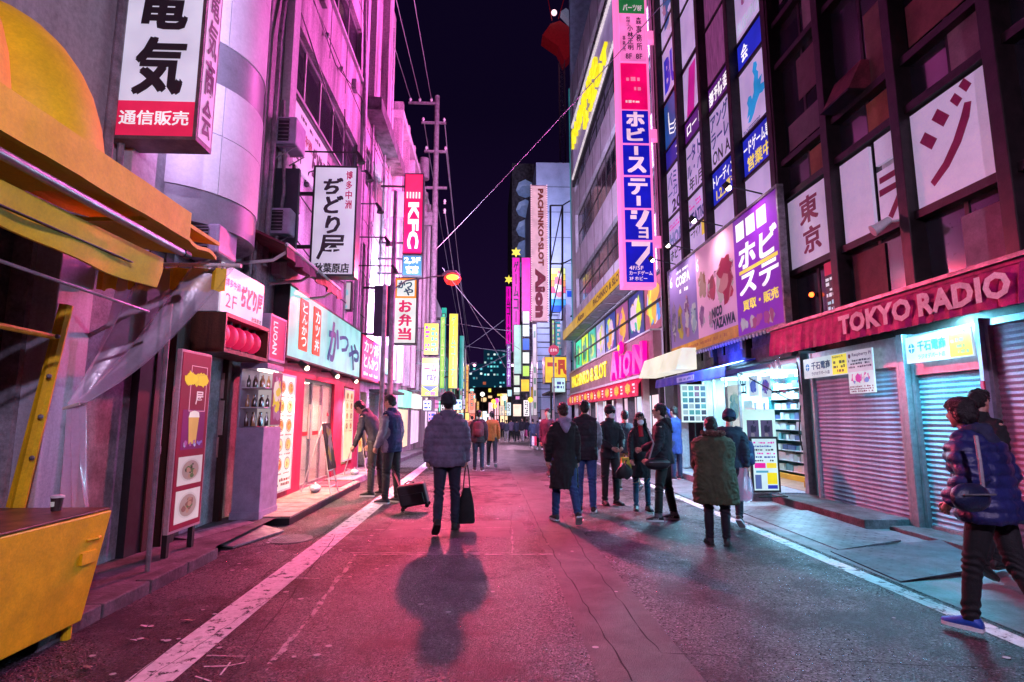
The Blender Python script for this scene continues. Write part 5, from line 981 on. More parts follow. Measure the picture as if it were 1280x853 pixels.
for i, y in enumerate((10.4, 12.3, 14.2, 15.6)):
    t = thing('billboard_lamp', ['nearest billboard lamp on a long arm, in front of the purple sheet', 'second billboard lamp shining white over the pink sheet', 'third billboard lamp over the join of the first sheets', 'farthest billboard lamp on a short arm'][i], 'lamp', (5.1, y, 6.0), 'arm lamps above the billboard')
    B().tube([(5.5,y,5.95),(4.75,y,6.12)], .016, 6).o('arm', M['black'], t); B().tube([(4.72,y,6.16),(4.8,y,6.08)], [.06,.09], 10).o('lamp_head', M['black'], t, smooth=True); B().ball((4.815, y, 6.065), .055).o('bulb', E((1,.85,.65), 15), t)
    lamp('lamp_light', 'SPOT', (4.84, y, 6.02), (1,.82,.8), 210, t, .05, (5.42, y, 4.6), spot=2.0, blend=.9)
b = B(); 
for i in range(44): y = 9.72+i*.146; b.box(5.38, y, 3.1, 5.41, y+.03, 3.17)
b.o('rope_eyelet', M['white'], bl)['kind'] = 'stuff'
# ------------------------------------------------ hobby shop at street level
sh = thing('hobby_shop', 'brilliant cyan white lit hobby shop with shelves and posters inside', 'shop front', (6.5, 12, .15))
WL = mat('white_shop_wall', (.8,.86,.86), .5, var=.04)
B().box(5.75, 9.9, .0, 9.2, 9.98, 2.7).o('side_wall', WL, sh); B().box(5.8, 14.75, 0, 9.2, 14.82, 2.7).o('side_wall', WL, sh); B().box(9.1, 9.98, 0, 9.2, 14.75, 2.7).o('back_wall', WL, sh)
B().box(5.75, 9.98, 2.5, 9.1, 14.75, 2.6).o('ceiling', WL, sh); B().box(5.8, 9.98, .1, 9.1, 14.75, .155).o('inner_floor', mat('wood_shop_floor', (.45,.22,.14), .35, streak=.15), sh)
for y in (10.4, 11.6, 12.8, 14.0):
    for x in (6.1, 7.4): B().box(x, y, 2.44, x+1.0, y+.22, 2.495).o('ceiling_light', E((.5,.92,1), 11), sh)
for i, x in enumerate((6.3, 7.6)): lamp('ceiling_glow', 'AREA', (x+.2, 12.2, 2.42), (.3,.72,1), 1900, sh, sx=.8, sy=4.4, target=(x-.6, 12.2, 0))
# shelves along the right-hand inner wall with boxed goods
for k in range(8):
    z = .35+k*.25; B().box(5.95, 9.99, z, 8.9, 10.32, z+.018).o('shelf', M['white'], sh)
    x = 5.98
    while x < 8.8: w = rnd.uniform(.07, .2); h = rnd.uniform(.12, .21); B().box(x, 10.02, z+.02, x+w-.008, 10.3, z+.02+h).o('boxed_goods', P(rnd.choice([(.75,.8,.8),(.8,.8,.75),(.1,.35,.45),(.1,.12,.3),(.7,.75,.8),(.6,.3,.2),(.05,.3,.3)]), .4, var=0), sh); x += w
B().box(6.0, 10.33, .17, 8.8, 10.5, .3).o('yellow_plinth', E((.9,.5,.05), .3), sh)
for k in range(9):   # goods wall facing the door
    z = .32+k*.225; B().box(6.62, 11.05, z-.015, 6.95, 12.75, z).o('shelf', M['white'], sh); y = 11.08
    while y < 12.68:
        w = rnd.uniform(.08, .26); h = rnd.uniform(.09, .17); B().box(6.63+rnd.uniform(0, .05), y, z+.001, 6.9, min(y+w-.012, 12.74), z+h).o('boxed_goods', P(rnd.choice([(.75,.8,.8),(.8,.8,.75),(.7,.75,.8),(.65,.8,.75),(.8,.8,.8),(.1,.35,.4),(.08,.1,.25)]), .4, var=0), sh); y += w
B().box(6.95, 11.0, .16, 7.0, 12.8, 2.4).o('shelf_back', P((.03,.12,.14), .5), sh); B().box(6.6, 11.0, .16, 7.0, 11.04, 2.4).o('shelf_side', P((.03,.2,.22), .5), sh); B().box(6.6, 12.76, .16, 7.0, 12.8, 2.4).o('shelf_side', P((.03,.2,.22), .5), sh)
B().box(6.5, 11.0, .16, 6.6, 12.8, .26).o('yellow_plinth', E((.9,.5,.05), .4), sh)
for yy in (13.6,):
    B().box(6.6, yy, .16, 8.8, yy+.5, 1.9).o('shelf_unit', WL, sh)
    for k in range(6):
        for j in range(9): B().box(6.65+j*.23, yy-.06, .3+k*.27, 6.83+j*.23, yy-.002, .5+k*.27).o('boxed_goods', P(rnd.choice([(.1,.3,.5),(.8,.8,.8),(.1,.5,.45),(.6,.7,.75),(.15,.1,.4)]), .4, var=0), sh)
# window posters facing the street
for i, (y0, z0, y1, z1, pal, c) in enumerate([(12.55,1.2,13.35,2.25,[(.05,.4,.4),(.7,.85,.85),(.1,.5,.6),(.3,.7,.6)],(.75,.9,.85)), (11.75,1.95,12.15,2.4,[(.02,.1,.6),(.1,.2,.7)],(.6,.8,.95)), (11.2,1.9,11.6,2.35,[(.05,.1,.55),(.2,.1,.5)],(.6,.8,.95)), (11.95,.9,12.4,1.7,[(.5,.1,.3),(.1,.2,.5)],(.8,.85,.9)), (12.5,.6,12.9,1.1,[(.1,.3,.5),(.4,.1,.3)],(.8,.9,.9))]):
    F = FR(5.85); r = fr(y0, z0, y1, z1); q = box('shop_poster', F, r, 0, .01, E(c, .8), sh); blobs(F, sub(r, .08, .08, .92, .92), 16, pal, q, i, d=.012, s=(.12,.3), em=.7)
window(FR(5.78), fr(12.5, .15, 14.7, 2.5), sh, 3, d=0, t=.05, fm=M['alu'], gm=mat('clear_shop_glass', (.85,.95,.95), .03, alpha=.1, var=0), name='shop_window')
text(FR(5.85), '出', fr(12.3, 2.0, 12.6, 2.4), P((.02,.1,.12), .5), sh); 
B().box(5.72, 9.86, .1, 5.86, 9.97, 2.65).o('door_jamb', M['alu'], sh)
B().tube([(5.7,9.86,1.9),(5.66,9.86,2.5)], .012, 6).tube([(5.66,9.84,1.7),(5.6,9.84,1.2),(5.64,9.84,.9)], .012, 6).tube([(5.4,11.7,2.45),(5.6,9.9,1.75)], .012, 6).o('black_cable', M['black'], sh)
# gathered plastic curtain beside the awning
drape([(5.2,9.6,2.55),(5.5,10.6,2.5)], [(5.45,9.8,2.0),(5.5,10.0,1.95)], wav=.06).o('plastic_sheet', PL, sh, smooth=True)
# blue awning + white/yellow light boxes
aw = thing('awning', 'blue canvas awning with a pale sign strip at the hobby shop', 'awning', (5.3, 13, 2.5))
b = B(); rings = []
for i in range(50):
    y = 11.3+4.8*i/49; k = .015*math.sin(y*12); rings.append([(5.6, y, 2.72), (4.95, y, 2.56), (4.93+k, y, 2.33+.01*math.sin(y*30)), (4.95+k, y, 2.33), (4.98, y, 2.54), (5.6, y, 2.69)])
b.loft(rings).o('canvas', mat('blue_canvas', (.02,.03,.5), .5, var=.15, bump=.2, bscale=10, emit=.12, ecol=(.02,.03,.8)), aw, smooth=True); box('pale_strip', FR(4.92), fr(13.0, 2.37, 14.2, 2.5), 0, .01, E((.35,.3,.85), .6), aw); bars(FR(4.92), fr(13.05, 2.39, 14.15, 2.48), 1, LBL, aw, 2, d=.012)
t = thing('lightbox_sign', 'tilted cream light box split in two above the blue awning', 'sign', (5.2, 15.3, 2.75)); Ft = FR(5.2)
for y0, y1 in ((14.05, 15.6), (15.65, 17.6)):
    b = B().hexa([(4.85,y0,2.72),(5.4,y0,2.72),(5.4,y1,2.72),(4.85,y1,2.72),(5.05,y0,3.28),(5.4,y0,3.28),(5.4,y1,3.28),(5.05,y1,3.28)]).o('lit_box', E((.9,.85,.7), 1.0), t)
# easel boards near the entrance
t = thing('notice_board', 'white board crowded with small pictures hanging left of the hobby shop', 'sign', (5.0, 14.7, 1.55)); F = FC(14.6); r = rc(F, (853,528), (883,481)); box('board', F, r, -.04, 0, E((.75,.92,.9), .85), t)
for i in range(4):
    for j in range(6): q = sub(r, .05+.235*i, .04+.16*j, .05+.235*i+.19, .04+.16*j+.12); box('picture', F, q, .001, .003, E(rnd.choice([(.05,.15,.3),(.1,.4,.4),(.3,.1,.25),(.5,.6,.6),(.05,.05,.1)]), .5), t)
B().tube([((r[0]+r[2])/2, 14.64, .15), ((r[0]+r[2])/2, 14.64, r[1])], .02).box(r[0], 14.5, .12, r[2], 14.8, .16).o('stand', M['black'], t)
F = FC(9.6); r = rc(F, (941,616), (972,546)); t = thing('sandwich_board', 'black framed A board with bright yellow and pink price prints on the step', 'sign board', ((r[0]+r[2])/2, 9.6, .15))
r = (r[0], .2, r[2], r[3]); box('frame', F, r, -.04, .0, M['black'], t); f = sub(r, .07, .04, .93, .96); box('sheet', F, f, .0, .004, E((.7,.88,.92), .9), t)
for i in range(6): bars(F, sub(f, .05, .55+.07*i, .95, .6+.07*i), 1, [DK, LBL, MG][i % 3], t, i, d=.006)
for q, c in (((.05,.43,.5,.53),(.85,.02,.35)),((.55,.43,.95,.53),(.95,.7,.05)),((.55,.12,.95,.34),(.95,.75,.02)),((.55,.03,.95,.1),(.03,.05,.5)),((.05,.03,.3,.3),(.1,.15,.4)),((.1,.34,.6,.38),(.1,.4,.6))): box('print_block', F, sub(f, *q), .005, .008, E(c, .9), t)
B().tube([(r[0],9.4,.16),(r[2],9.4,.16),(r[2]+.05,9.8,.16)], .012, 6).o('foot', M['black'], t)
t = thing('poster_stand', 'pale cyan poster panel with two dark pictures behind the A board', 'sign board', (5.5, 10.3, .15)); F = FC(10.3); r = rc(F, (931,560), (968,512)); box('board', F, r, -.03, 0, E((.6,.92,.88), 1.0), t)
for q in ((.1,.12,.47,.72),(.53,.12,.9,.72)): p_ = box('picture', F, sub(r, *q), .002, .005, E((.12,.1,.22), .6), t); blobs(F, sub(r, *q), 6, [(.3,.25,.4),(.05,.05,.12),(.4,.35,.45)], p_, 3, d=.006, em=.4)
B().box(r[0]+.02, 10.31, .15, r[0]+.06, 10.35, r[1]).box(r[2]-.06, 10.31, .15, r[2]-.02, 10.35, r[1]).o('leg', M['alu'], t)

# ================================================================== RIGHT: game hall building
ah = thing('game_hall_building', 'pale building with slanting ribbon windows above the crimson game hall sign', 'building', (7, 26, 0))
RX = FR(5.6); CL = mat('pale_wall_cladding', (.6,.62,.7), .5, var=.1, scale=1.2, bump=.08)
rw = [(-34.3, 8.3, -17.6, 10.25), (-34.3, 11.9, -17.6, 14.5), (-34.3, 16.0, -17.6, 18.7), (-34.3, 20.5, -17.6, 22.4), (-35.6, 4.35, -17.4, 6.35), (-35.6, .1, -17.4, 2.9)]
facade(RX, (-35.9, -.4, -17.3, 24.4), rw, CL, ah, depth=.3); shell(6.05, 17.31, -.4, 16, 35.9, 24.4, mat('dim_grey_interior', (.06,.055,.07), .8), ah)
for i in range(9): B().box(5.585, 17.4+i*2.15, 7.2, 5.6, 17.415+i*2.15, 24.3).o('panel_joint', M['dconc'], ah)
for r in rw[:4]: window(RX, r, ah, 8, d=-.22, rows=2, t=.09, fm=M['black'], gm=[M['glass'], mat('smoky_glass', (.07,.05,.06), .1, spec=.8), M['glass']])
# colourful film windows
cols = [(.05,.8,.35),(.85,.9,.1),(.05,.25,.6),(.75,.6,.9),(.1,.2,.7),(.9,.4,.1),(.7,.2,.5),(.15,.7,.6)]
r = rw[4]; n = 8
wf = window(RX, r, ah, n, d=-.12, rows=1, t=.1, fm=M['black'], gm=[E((.03,.75,.4), 1.2), E((.7,.95,.05), 1.2), E((.05,.5,.4), 1.1), E((.4,.4,.75), .8), E((.05,.08,.4), .8), E((.4,.1,.3), .8), E((.06,.06,.3), .7), E((.5,.12,.2), .7)])
for i in range(n):
    a = r[0]+(r[2]-r[0])*i/n+.12; c = r[0]+(r[2]-r[0])*(i+1)/n-.12
    blobs(RX, (a, 4.5, c, 6.2), 13, [(.05,.5,.35),(.7,.85,.1),(.1,.3,.8),(.85,.6,.8),(.9,.45,.08),(.6,.15,.5),(.05,.06,.15)][(i % 3):(i % 3)+5] if i > 2 else [(.02,.35,.2),(.05,.7,.3),(.6,.85,.1),(.02,.2,.12)], wf, i+2, d=-.09, s=(.15,.42), em=.9)
B().fbox(RX, (-35.6, 5.3, -17.4, 5.38), -.08, -.02).o('transom', M['black'], ah)
B().box(5.55, 35.9, 4.2, 5.7, 36.05, 24.4).o('edge_trim', E((.05,.4,.45), .35), ah)
# yellow ledge
t = thing('ledge_sign', 'long yellow edged projecting ledge with black lettering above the coloured windows', 'canopy', (5.2, 26, 6.5)); F = FR(4.85)
B().box(4.9, 18.3, 6.42, 5.6, 35.4, 6.7).o('ledge', M['dconc'], t); 
for i in range(10): B().box(4.93, 18.4+i*1.7, 6.395, 5.55, 19.95+i*1.7, 6.42).o('soffit_panel', mat('soffit', (.3,.3,.33), .6) if i == 0 else bpy.data.materials['soffit'], t)
box('yellow_face', F, (-35.4, 6.44, -18.3, 6.98), -.05, 0, E((.85,.5,.03), .55), t); text(F, 'PACHINKO & SLOT', (-25, 6.55, -19.5, 6.86), P((.12,.05,.03), .5), t, bold=.04); text(F, 'Aion', (-29.5, 6.55, -27.5, 6.86), P((.12,.05,.03), .5), t, bold=.05, slant=.2)
B().box(4.86, 35.2, 6.45, 5.6, 35.45, 6.97).o('end_face', E((.4,.8,.2), .7), t)
# sign band
bd = thing('fascia_sign', 'rose fascia band with yellow PACHINKO & SLOT and magenta Aion letters', 'sign', (5.4, 26, 2.9)); F = FR(5.3)
B().box(5.32, 17.5, 2.92, 5.6, 35.9, 4.28).o('band', mat('rose_fascia', (.42,.2,.24), .5, var=.12, scale=3), bd, bev=.01)
B().box(5.2, 17.5, 2.84, 5.6, 35.9, 2.93).box(5.25, 17.5, 4.28, 5.6, 35.9, 4.34).o('trim', M['white'], bd)
text(F, 'PACHINKO & SLOT', (-34.6, 3.28, -24.4, 3.98), E((.95,.75,.02), 1.1), bd, bold=.015, thick=.05, d=0)
MGN = E((.95,.0,.32), 1.25)
for ch, a, e, h in (('A', -22.9, -21.55, 4.12), ('I', -21.3, -20.95, 3.85), ('O', -20.7, -19.55, 3.9), ('N', -19.3, -18.0, 4.0)): text(F, ch, (a, 2.98, e, h), MGN, bd, bold=.05, thick=.16, d=0.04, slant=.1)
B().ball((5.15, 21.1, 4.15), (.1, .3, .26), 14, 10).o('flame_emblem', MGN, bd, smooth=True); B().ball((5.05, 21.1, 4.15), (.04, .12, .12), 10, 8).o('emblem_core', YL, bd, smooth=True)
# crimson banner awning with yellow figures
t = thing('banner', 'crimson hanging banner with a row of orange prints at the game hall door', 'banner', (5.1, 25, 2.3)); F = FR(5.1)
b = B(); rings = []
for i in range(80): y = 18.6+16.8*i/79; k = .02*math.sin(y*6); rings.append([(5.3, y, 2.84), (5.1+k, y, 2.6), (5.08+k, y, 2.2), (5.11+k, y, 2.2), (5.13+k, y, 2.6), (5.33, y, 2.84)])
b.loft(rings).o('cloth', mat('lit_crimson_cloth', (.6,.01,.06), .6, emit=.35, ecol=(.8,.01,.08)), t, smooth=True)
for i in range(9):
    u = -34.4+i*1.75; q = B().prism(F, [(u+.5+.42*math.cos(a)*(1 if j % 2 else .8), 2.5+.21*math.sin(a)*(1 if j % 2 else .8)) for j, a in enumerate([2*math.pi*k/12 for k in range(12)])], .04, .05).o('orange_print', E((.95,.42,.03), .9), t); bars(F, (u+.25, 2.42, u+.75, 2.56), 2, E((.9,.75,.1), 1), q, i, d=.056)
    bars(F, (u+1.15, 2.3, u+1.5, 2.68), 3, WE, t, i+20, d=.045)
# lit ground floor
gfm = [E((.95,.75,.8), 1.1), E((.75,.8,.95), 1.0), E((.9,.6,.75), .9), M['lilac']]
for i in range(9):
    y0 = 17.7+2*i; box('entrance_panel', FR(5.8), (-y0-1.7, .1, -y0, 2.25), -.05, 0, gfm[i % 4], ah); B().box(5.5, y0-.18, .0, 5.75, y0, 2.85).o('column', M['white'] if i % 2 else M['dconc'], ah, bev=.01)
    if i % 2: blobs(FR(5.8), (-y0-1.4, .5, -y0-.3, 1.9), 12, [(.8,.1,.35),(.9,.8,.85),(.2,.3,.8),(.95,.5,.1)], ah, i, d=.004, em=.9)
# upper billboard with lamp dots
t = thing('wall_billboard', 'slanting lilac billboard with yellow PACHINKO & SLOT edged by small bulbs high on the pale building', 'sign', (5.4, 28, 17.5)); F = FR(5.4); r = (-35.2, 14.9, -21.3, 24.6)
def para(F, pts, d0, d1, nm, m): return B().prism(F, pts, d0, d1).o(nm, m, t)
TLp, BLp, BRp, TRp = F.hit(716,160), F.hit(717,222), F.hit(769,52), F.hit(764,0)
para(F, [BLp, BRp, TRp, TLp], -.1, 0, 'panel', E((.42,.28,.62), .42))
def lerp2(a, c, k): return (a[0]+(c[0]-a[0])*k, a[1]+(c[1]-a[1])*k)
def bil(u, v): return lerp2(lerp2(BLp, BRp, u), lerp2(TLp, TRp, u), v)
def skewtext(s, u0, u1, v0, v1, m):
    vs, fs, x0, y0, w, h = glyph(s, .025, True); b = B(); q = []
    for c in vs: p = bil(u0+(u1-u0)*(c.x-x0)/w, v0+(v1-v0)*(c.y-y0)/h); q.append(F.p(p[0], p[1], .01+(c.z+.5)*.15))
    b.add(q, fs); b.o('lettering', m, t)
skewtext('PACHINKO', .03, .72, .5, .86, E((.95,.8,.02), 1.1)); skewtext('& SLOT', .38, .9, .12, .44, E((.95,.8,.02), 1.1))
b = B()
for i in range(46):
    for v in (-.02, 1.02): p = bil(i/45, v); c = F.p(p[0], p[1], .05); b.box(c.x-.06, c.y-.08, c.z-.08, c.x+.06, c.y+.08, c.z+.08)
b.o('bulb_row', E((.8,.7,.75), .8), t)['kind'] = 'stuff'
B().prism(F, [bil(-.03,-.14), bil(1.03,-.14), bil(1.03,-.05), bil(-.03,-.05)], -.12, .03).o('lower_rail', M['black'], t)
# light blue side wall over the roof
B().box(5.7, 35.9, 17, 16, 36.3, 33).o('rear_wall', mat('pale_blue_wall', (.35,.45,.6), .5), ah)
# vertical sign of nine boxes
vs_ = thing('vertical_sign', 'very tall magenta edged sign stacking blue boxes of white katakana', 'sign', (4.93, 17.4, 5.7)); Y0 = 17.0; F = FC(Y0); X0, X1, Z0 = 4.3, 5.36, 5.62
EDG = mat('magenta_edge_light', (.8,.2,.5), .4, emit=1.0, ecol=(1,.2,.55), var=0)
B().box(X0, Y0+.02, Z0, X1, Y0+.55, 19).o('casing', EDG, vs_)
zt = Z0+.1
seq = [('3', None)]
cell = 1.13; X0i, X1i = X0+.09, X1-.09
DB = E((.01,.01,.6), .8); PT = E((1,.62,.85), 1.0)
lay = [('ン+', 1.55), ('ショ', 1.12*1.02), ('テー', 1.2), ('ース', 1.22), ('ホビ', 1.2)]
rows = [(355,303), (302,268-0), (267,222), (221,180), (178,139)]
def zz(y): return wy(795, y, Y0).z
cells = [(355,304,'ン'), (302,268,'ショ') , (266,221,'テー'), (219,181,'ース'), (178,140,'ホビ')]
cells = [(353,303,'ン'), (300,263,'ショ'), (260,222,'テー'), (219,182,'ース'), (179,139,'ホビ')]
for ya, yb, s in cells:
    r = (X0i, zz(ya), X1i, zz(yb)); q = box('blue_box', F, r, -.01, .02, DB, vs_)
    if s == 'ン':
        b = B(); stroke(F, sub(r, .18, .42, .9, .98), [(.05,.95),(.95,.95),(.85,.6),(.3,.02)], .16, PT, q, d=.03); text(F, '4F/5F', sub(r, .1, .3, .62, .4), PT, q, d=.03); text(F, 'カードゲーム', sub(r, .1, .17, .95, .28), PT, q, d=.03); text(F, '3F ホビー', sub(r, .1, .04, .75, .14), PT, q, d=.03)
    elif s == 'ショ':
        stroke(F, sub(r, .2, .42, .85, .98), [(.05,.9),(.4,.9)], .13, PT, q, d=.03); stroke(F, sub(r, .2, .42, .85, .98), [(.0,.6),(.35,.6)], .13, PT, q, d=.03); stroke(F, sub(r, .2, .42, .85, .98), [(.95,1.0),(.75,.5),(.4,.0)], .18, PT, q, d=.032); text(F, 'ヨ', sub(r, .48, .04, .85, .42), PT, q, d=.03, bold=.07)
    elif s == 'テー': text(F, 'テ', sub(r, .15, .42, .88, .96), PT, q, d=.03, bold=.07); box('dash', F, sub(r, .45, .06, .6, .38), .028, .032, PT, q)
    elif s == 'ース': box('dash', F, sub(r, .42, .66, .57, .96), .028, .032, PT, q); text(F, 'ス', sub(r, .14, .06, .86, .6), PT, q, d=.03, bold=.07)
    else: text(F, 'ホ', sub(r, .15, .5, .85, .96), PT, q, d=.03, bold=.08); text(F, 'ビ', sub(r, .15, .05, .85, .46), PT, q, d=.03, bold=.08)
r = (X0i, zz(137), X1i, zz(80)); q = box('red_box', F, r, -.01, .02, E((.95,.0,.14), 1.0), vs_); bars(F, sub(r, .2, .58, .75, .72), 1, E((1,.2,.4), 1), q, 1, d=.03); bars(F, sub(r, .2, .38, .75, .5), 1, E((1,.2,.4), 1), q, 2, d=.03); bars(F, sub(r, .15, .12, .85, .2), 1, E((1,.6,.7), 1), q, 3, d=.03)
r = (X0i, zz(77), X1i, zz(20)); q = box('pink_box', F, r, -.01, .02, E((1,.2,.6), 1.0), vs_); KP = P((.1,.0,.08), .5); text(F, '小林正明', sub(r, .3, .22, .52, .78), KP, q, vert=True, d=.03, bold=.03); text(F, '税理士', sub(r, .26, .76, .42, .97), KP, q, vert=True, d=.03); text(F, '事務所', sub(r, .1, .2, .22, .55), KP, q, vert=True, d=.03); text(F, '森事務所', sub(r, .64, .22, .86, .97), KP, q, vert=True, d=.03); text(F, '8F', sub(r, .2, .04, .45, .16), KP, q, d=.03); text(F, '8F', sub(r, .6, .04, .85, .16), KP, q, d=.03)
r = (X0i, zz(17), X1i, zz(-25)); q = box('green_box', F, r, -.01, .02, E((.02,.2,.06), .7), vs_); text(F, 'パーツ8F', sub(r, .15, .05, .9, .25), E((.8,.6,.7), .8), q, d=.03)
for z in (7.0, 10.7, 14.3): B().box(X1, Y0+.1, z, 5.7, Y0+.4, z+.32).o('bracket', EDG, vs_)
lamp('edge_glow', 'AREA', (X0-.02, Y0+.28, 11.5), (1,.13,.66), 4000, vs_, sx=.4, sy=11, target=(-10, Y0+.28, 11.5))
lamp('added_back_fill', 'AREA', ((X0+X1)/2, Y0+.58, 11.5), (.75,.6,1), 1500, vs_, sx=.9, sy=11, target=((X0+X1)/2-.3, 30, 11.5))  # added fill on the unseen back, washes the game hall wall

# ================================================================== RIGHT: down the street
def farbox(lab, Y, pa, pb, dep, m, cat='building', name='far_building', zb=None):
    F = FC(Y); r = rc(F, pa, pb); t = thing(name, lab, cat, ((r[0]+r[2])/2, Y, -.33)); B().fbox(F, (r[0], -.4 if zb is None else zb, r[2], r[3]), -dep, 0).o('wall', m, t); return F, r, t
PB = mat('pale_blue_cladding', (.4,.45,.62), .45, var=.08, scale=1)
F, r, t = farbox('blue lilac building with a curved top behind the magenta Aion sign', 44, (672,500), (760,205), 14, PB)
for i in range(9): box('cladding_joint', F, (r[0]+.05, 3+2.2*i, r[2], 3.04+2.2*i), 0, .02, M['dconc'], t)
B().box(5.2, 36.4, -.4, 5.5, 43.9, 9).o('side_wall', PB, t)
for i in range(3): box('blue_sign', F, (6.4+1.1*i, 11.2, 7.2+1.1*i, 11.7), .02, .05, E((.02,.1,.8), .7), t)
F, r, t = farbox('dark tower with rounded blue bay windows beyond the Aion sign', 60, (640,520), (668,205), 14, M['dconc'])
for i in range(5):
    z = 16.5+2.35*i; q = B(); cx = (r[0]+r[2])/2+.2; rings = [[(cx+1.05*k*math.cos(a), 59.9-.5*k*abs(math.sin(a)), z+1.15+1.1*math.sin(a)*k) for a in [2*math.pi*j/8 for j in range(8)]] for k in (1, .6)]
    q.loft(rings).o('bay_window', mat('blue_bay_glass', (.25,.35,.6), .3, emit=.18, ecol=(.3,.4,.8)) if i == 0 else bpy.data.materials['blue_bay_glass'], t)
# Aion vertical sign
F = FC(37.5); r = rc(F, (664,402), (684,232)); t, f = lightbox('vertical_sign', 'tall pale pink sign reading PACHINKO & SLOT Aion on a steel frame', F, r, .5, E((.85,.45,.6), .85), mat('pink_casing', (.6,.3,.4), .5), rim=.06)
text(F, 'PACHINKO&SLOT', sub(f, .42, .4, .8, .98), P((.3,.03,.02), .5), t, rotall=True, bold=.06, d=.004)
lamp('added_back_fill', 'AREA', ((r[0]+r[2])/2, 38.05, (r[1]+r[3])/2), (.6,.6,1), 1700, t, sx=1, sy=9, target=((r[0]+r[2])/2, 44, (r[1]+r[3])/2))  # fill added behind the sign to brighten the pale blue building
text(F, 'Aion', sub(f, .2, .02, .9, .38), P((.25,.0,.03), .5), t, rotall=True, bold=.08, d=.004)
b = B()
for i in range(60):
    z = r[1]+(r[3]-r[1])*i/59
    for x in (r[0]+.03, r[2]-.03): b.box(x-.03, 37.44, z-.03, x+.03, 37.5, z+.03)
b.o('bulb_row', E((1,.6,.8), 1.2), t)['kind'] = 'stuff'
t2 = thing('steel_frame', 'black open steel frame standing between the pink sign and the pale building', 'frame', (5, 38, 2)); b = B(); P0 = [wy(688, y, 38) for y in (400, 330, 257)]; P1 = [wy(703, y, 38) for y in (400, 330, 257)]
for a, c in ((P0[0], P0[2]), (P1[0], P1[2])): b.tube([a, c], .08, 6)
b.o('upright', M['black'], t2); b = B()
for k in range(3): b.tube([P0[k], P1[k]], .06, 6); b.tube([P1[k], P1[k]+V((1.6, -2, .4))], .05, 6)
for k in range(2): b.tube([P0[k], P1[k+1]], .05, 6)
b.tube([P0[0], V((P0[0].x, P0[0].y, gz(38)))], .08, 6); b.o('brace', M['black'], t2)
# stack of game hall signs
F = FC(39); r = rc(F, (688,390), (707,335)); t = thing('picture_sign', 'round cornered picture sign with rainbow stripes behind the steel frame', 'sign', ((r[0]+r[2])/2, 39, r[1]))
B().fbox(F, r, -.4, -.02).o('casing', M['black'], t)
for i, c in enumerate([(.02,.1,.6),(.05,.35,.8),(.4,.55,.9),(.75,.1,.2),(.95,.35,.1),(.95,.75,.1),(.8,.9,.3)]): box('stripe', F, sub(r, .02, i/7, .98, (i+1)/7-.01), -.01, .01, E(c, .8), t)
blobs(F, sub(r, .05, .3, .95, .95), 10, [(.9,.8,.2),(.8,.2,.3),(.9,.9,.9)], t, 3, d=.015, s=(.15,.4))
def sgn(lab, Y, pa, pb, col, s=1, dep=.4, txt=None, tc=None, vert=True, nm='shop_sign', fm=None, rot=False):
    F = FC(Y); r = rc(F, pa, pb); t, f = lightbox(nm, lab, F, r, dep, E(col, s), fm or M['black'], rim=.04)
    b = B(); e = 5.7 if r[2] > 0 else -3.7
    if abs(e-r[2]) > .1: b.box(min(e, r[2]), Y+.1, r[3]-.3, max(e, r[2]), Y+.16, r[3]-.24).box(min(e, r[2]), Y+.1, r[1]+.2, max(e, r[2]), Y+.16, r[1]+.26).o('bracket', M['black'], t)
    if txt: text(F, txt, sub(f, .15, .03, .85, .97), tc or DK, t, vert=vert, bold=.05, d=.004, rotall=rot)
    return F, f, t
RB = E((.55,.05,.03), .8)
F, f, t = sgn('yellow sign board with a large red FU below the round traffic sign', 36.5, (681,479), (714,446), (.95,.6,.02), 1.0, 1.5); text(F, 'FU', sub(f, .5, .3, .95, .9), RB, t, bold=.08, d=.004); bars(F, sub(f, .08, .3, .45, .85), 2, RB, t, 2, d=.004)
F, f, t = sgn('pale mint sign under the yellow sign board', 36.3, (690,491), (707,472), (.6,.9,.85), 1.0); bars(F, sub(f,.1,.2,.9,.8), 2, LBL, t, 1, d=.004)
sgn('near magenta vertical sign topped by a yellow star', 50, (640,440), (650,322), (.9,.0,.5), 1.05, txt='ゲームコーナー', tc=KP)[2]
sgn('lower magenta vertical sign left of the taller one', 56, (632,432), (639,358), (.85,.0,.5), 1.0, txt='ームコーナー', tc=KP)
sgn('wide magenta sign partly behind the pale pink Aion sign', 48, (652,402), (664,322), (.95,.0,.45), 1.1)
for i, (x, y, Y, s) in enumerate([(645,316,50,8), (636,350,56,7)]):
    F = FC(Y); c = F.hit(x, y); k = s/690*Y*.8; t = thing('star_light', ['yellow star light on top of the taller magenta sign', 'small yellow star light on top of the lower magenta sign'][i], 'star light', (c[0], Y, c[1]-k)); B().prism(F, [(c[0]+k*(1 if j % 2 == 0 else .5)*math.sin(j*math.pi/6), c[1]+k*(1 if j % 2 == 0 else .5)*math.cos(j*math.pi/6)) for j in range(12)], 0, .2).o('star', E((1,.8,.1), 1.3), t); B().fbox(F, (c[0]-.06, c[1]-k-.3, c[0]+.06, c[1]), -.1, -.02).o('stem', M['black'], t)
sgn('narrow violet sign with white katakana under the magenta signs', 52, (633,484), (639,430), (.3,.1,.5), .8, txt='ゲームコーナー', tc=E((.8,.85,1), 1.1))
sgn('pale green hanging sign with brown lettering', 44, (642,468), (652,406), (.45,.75,.65), .9)
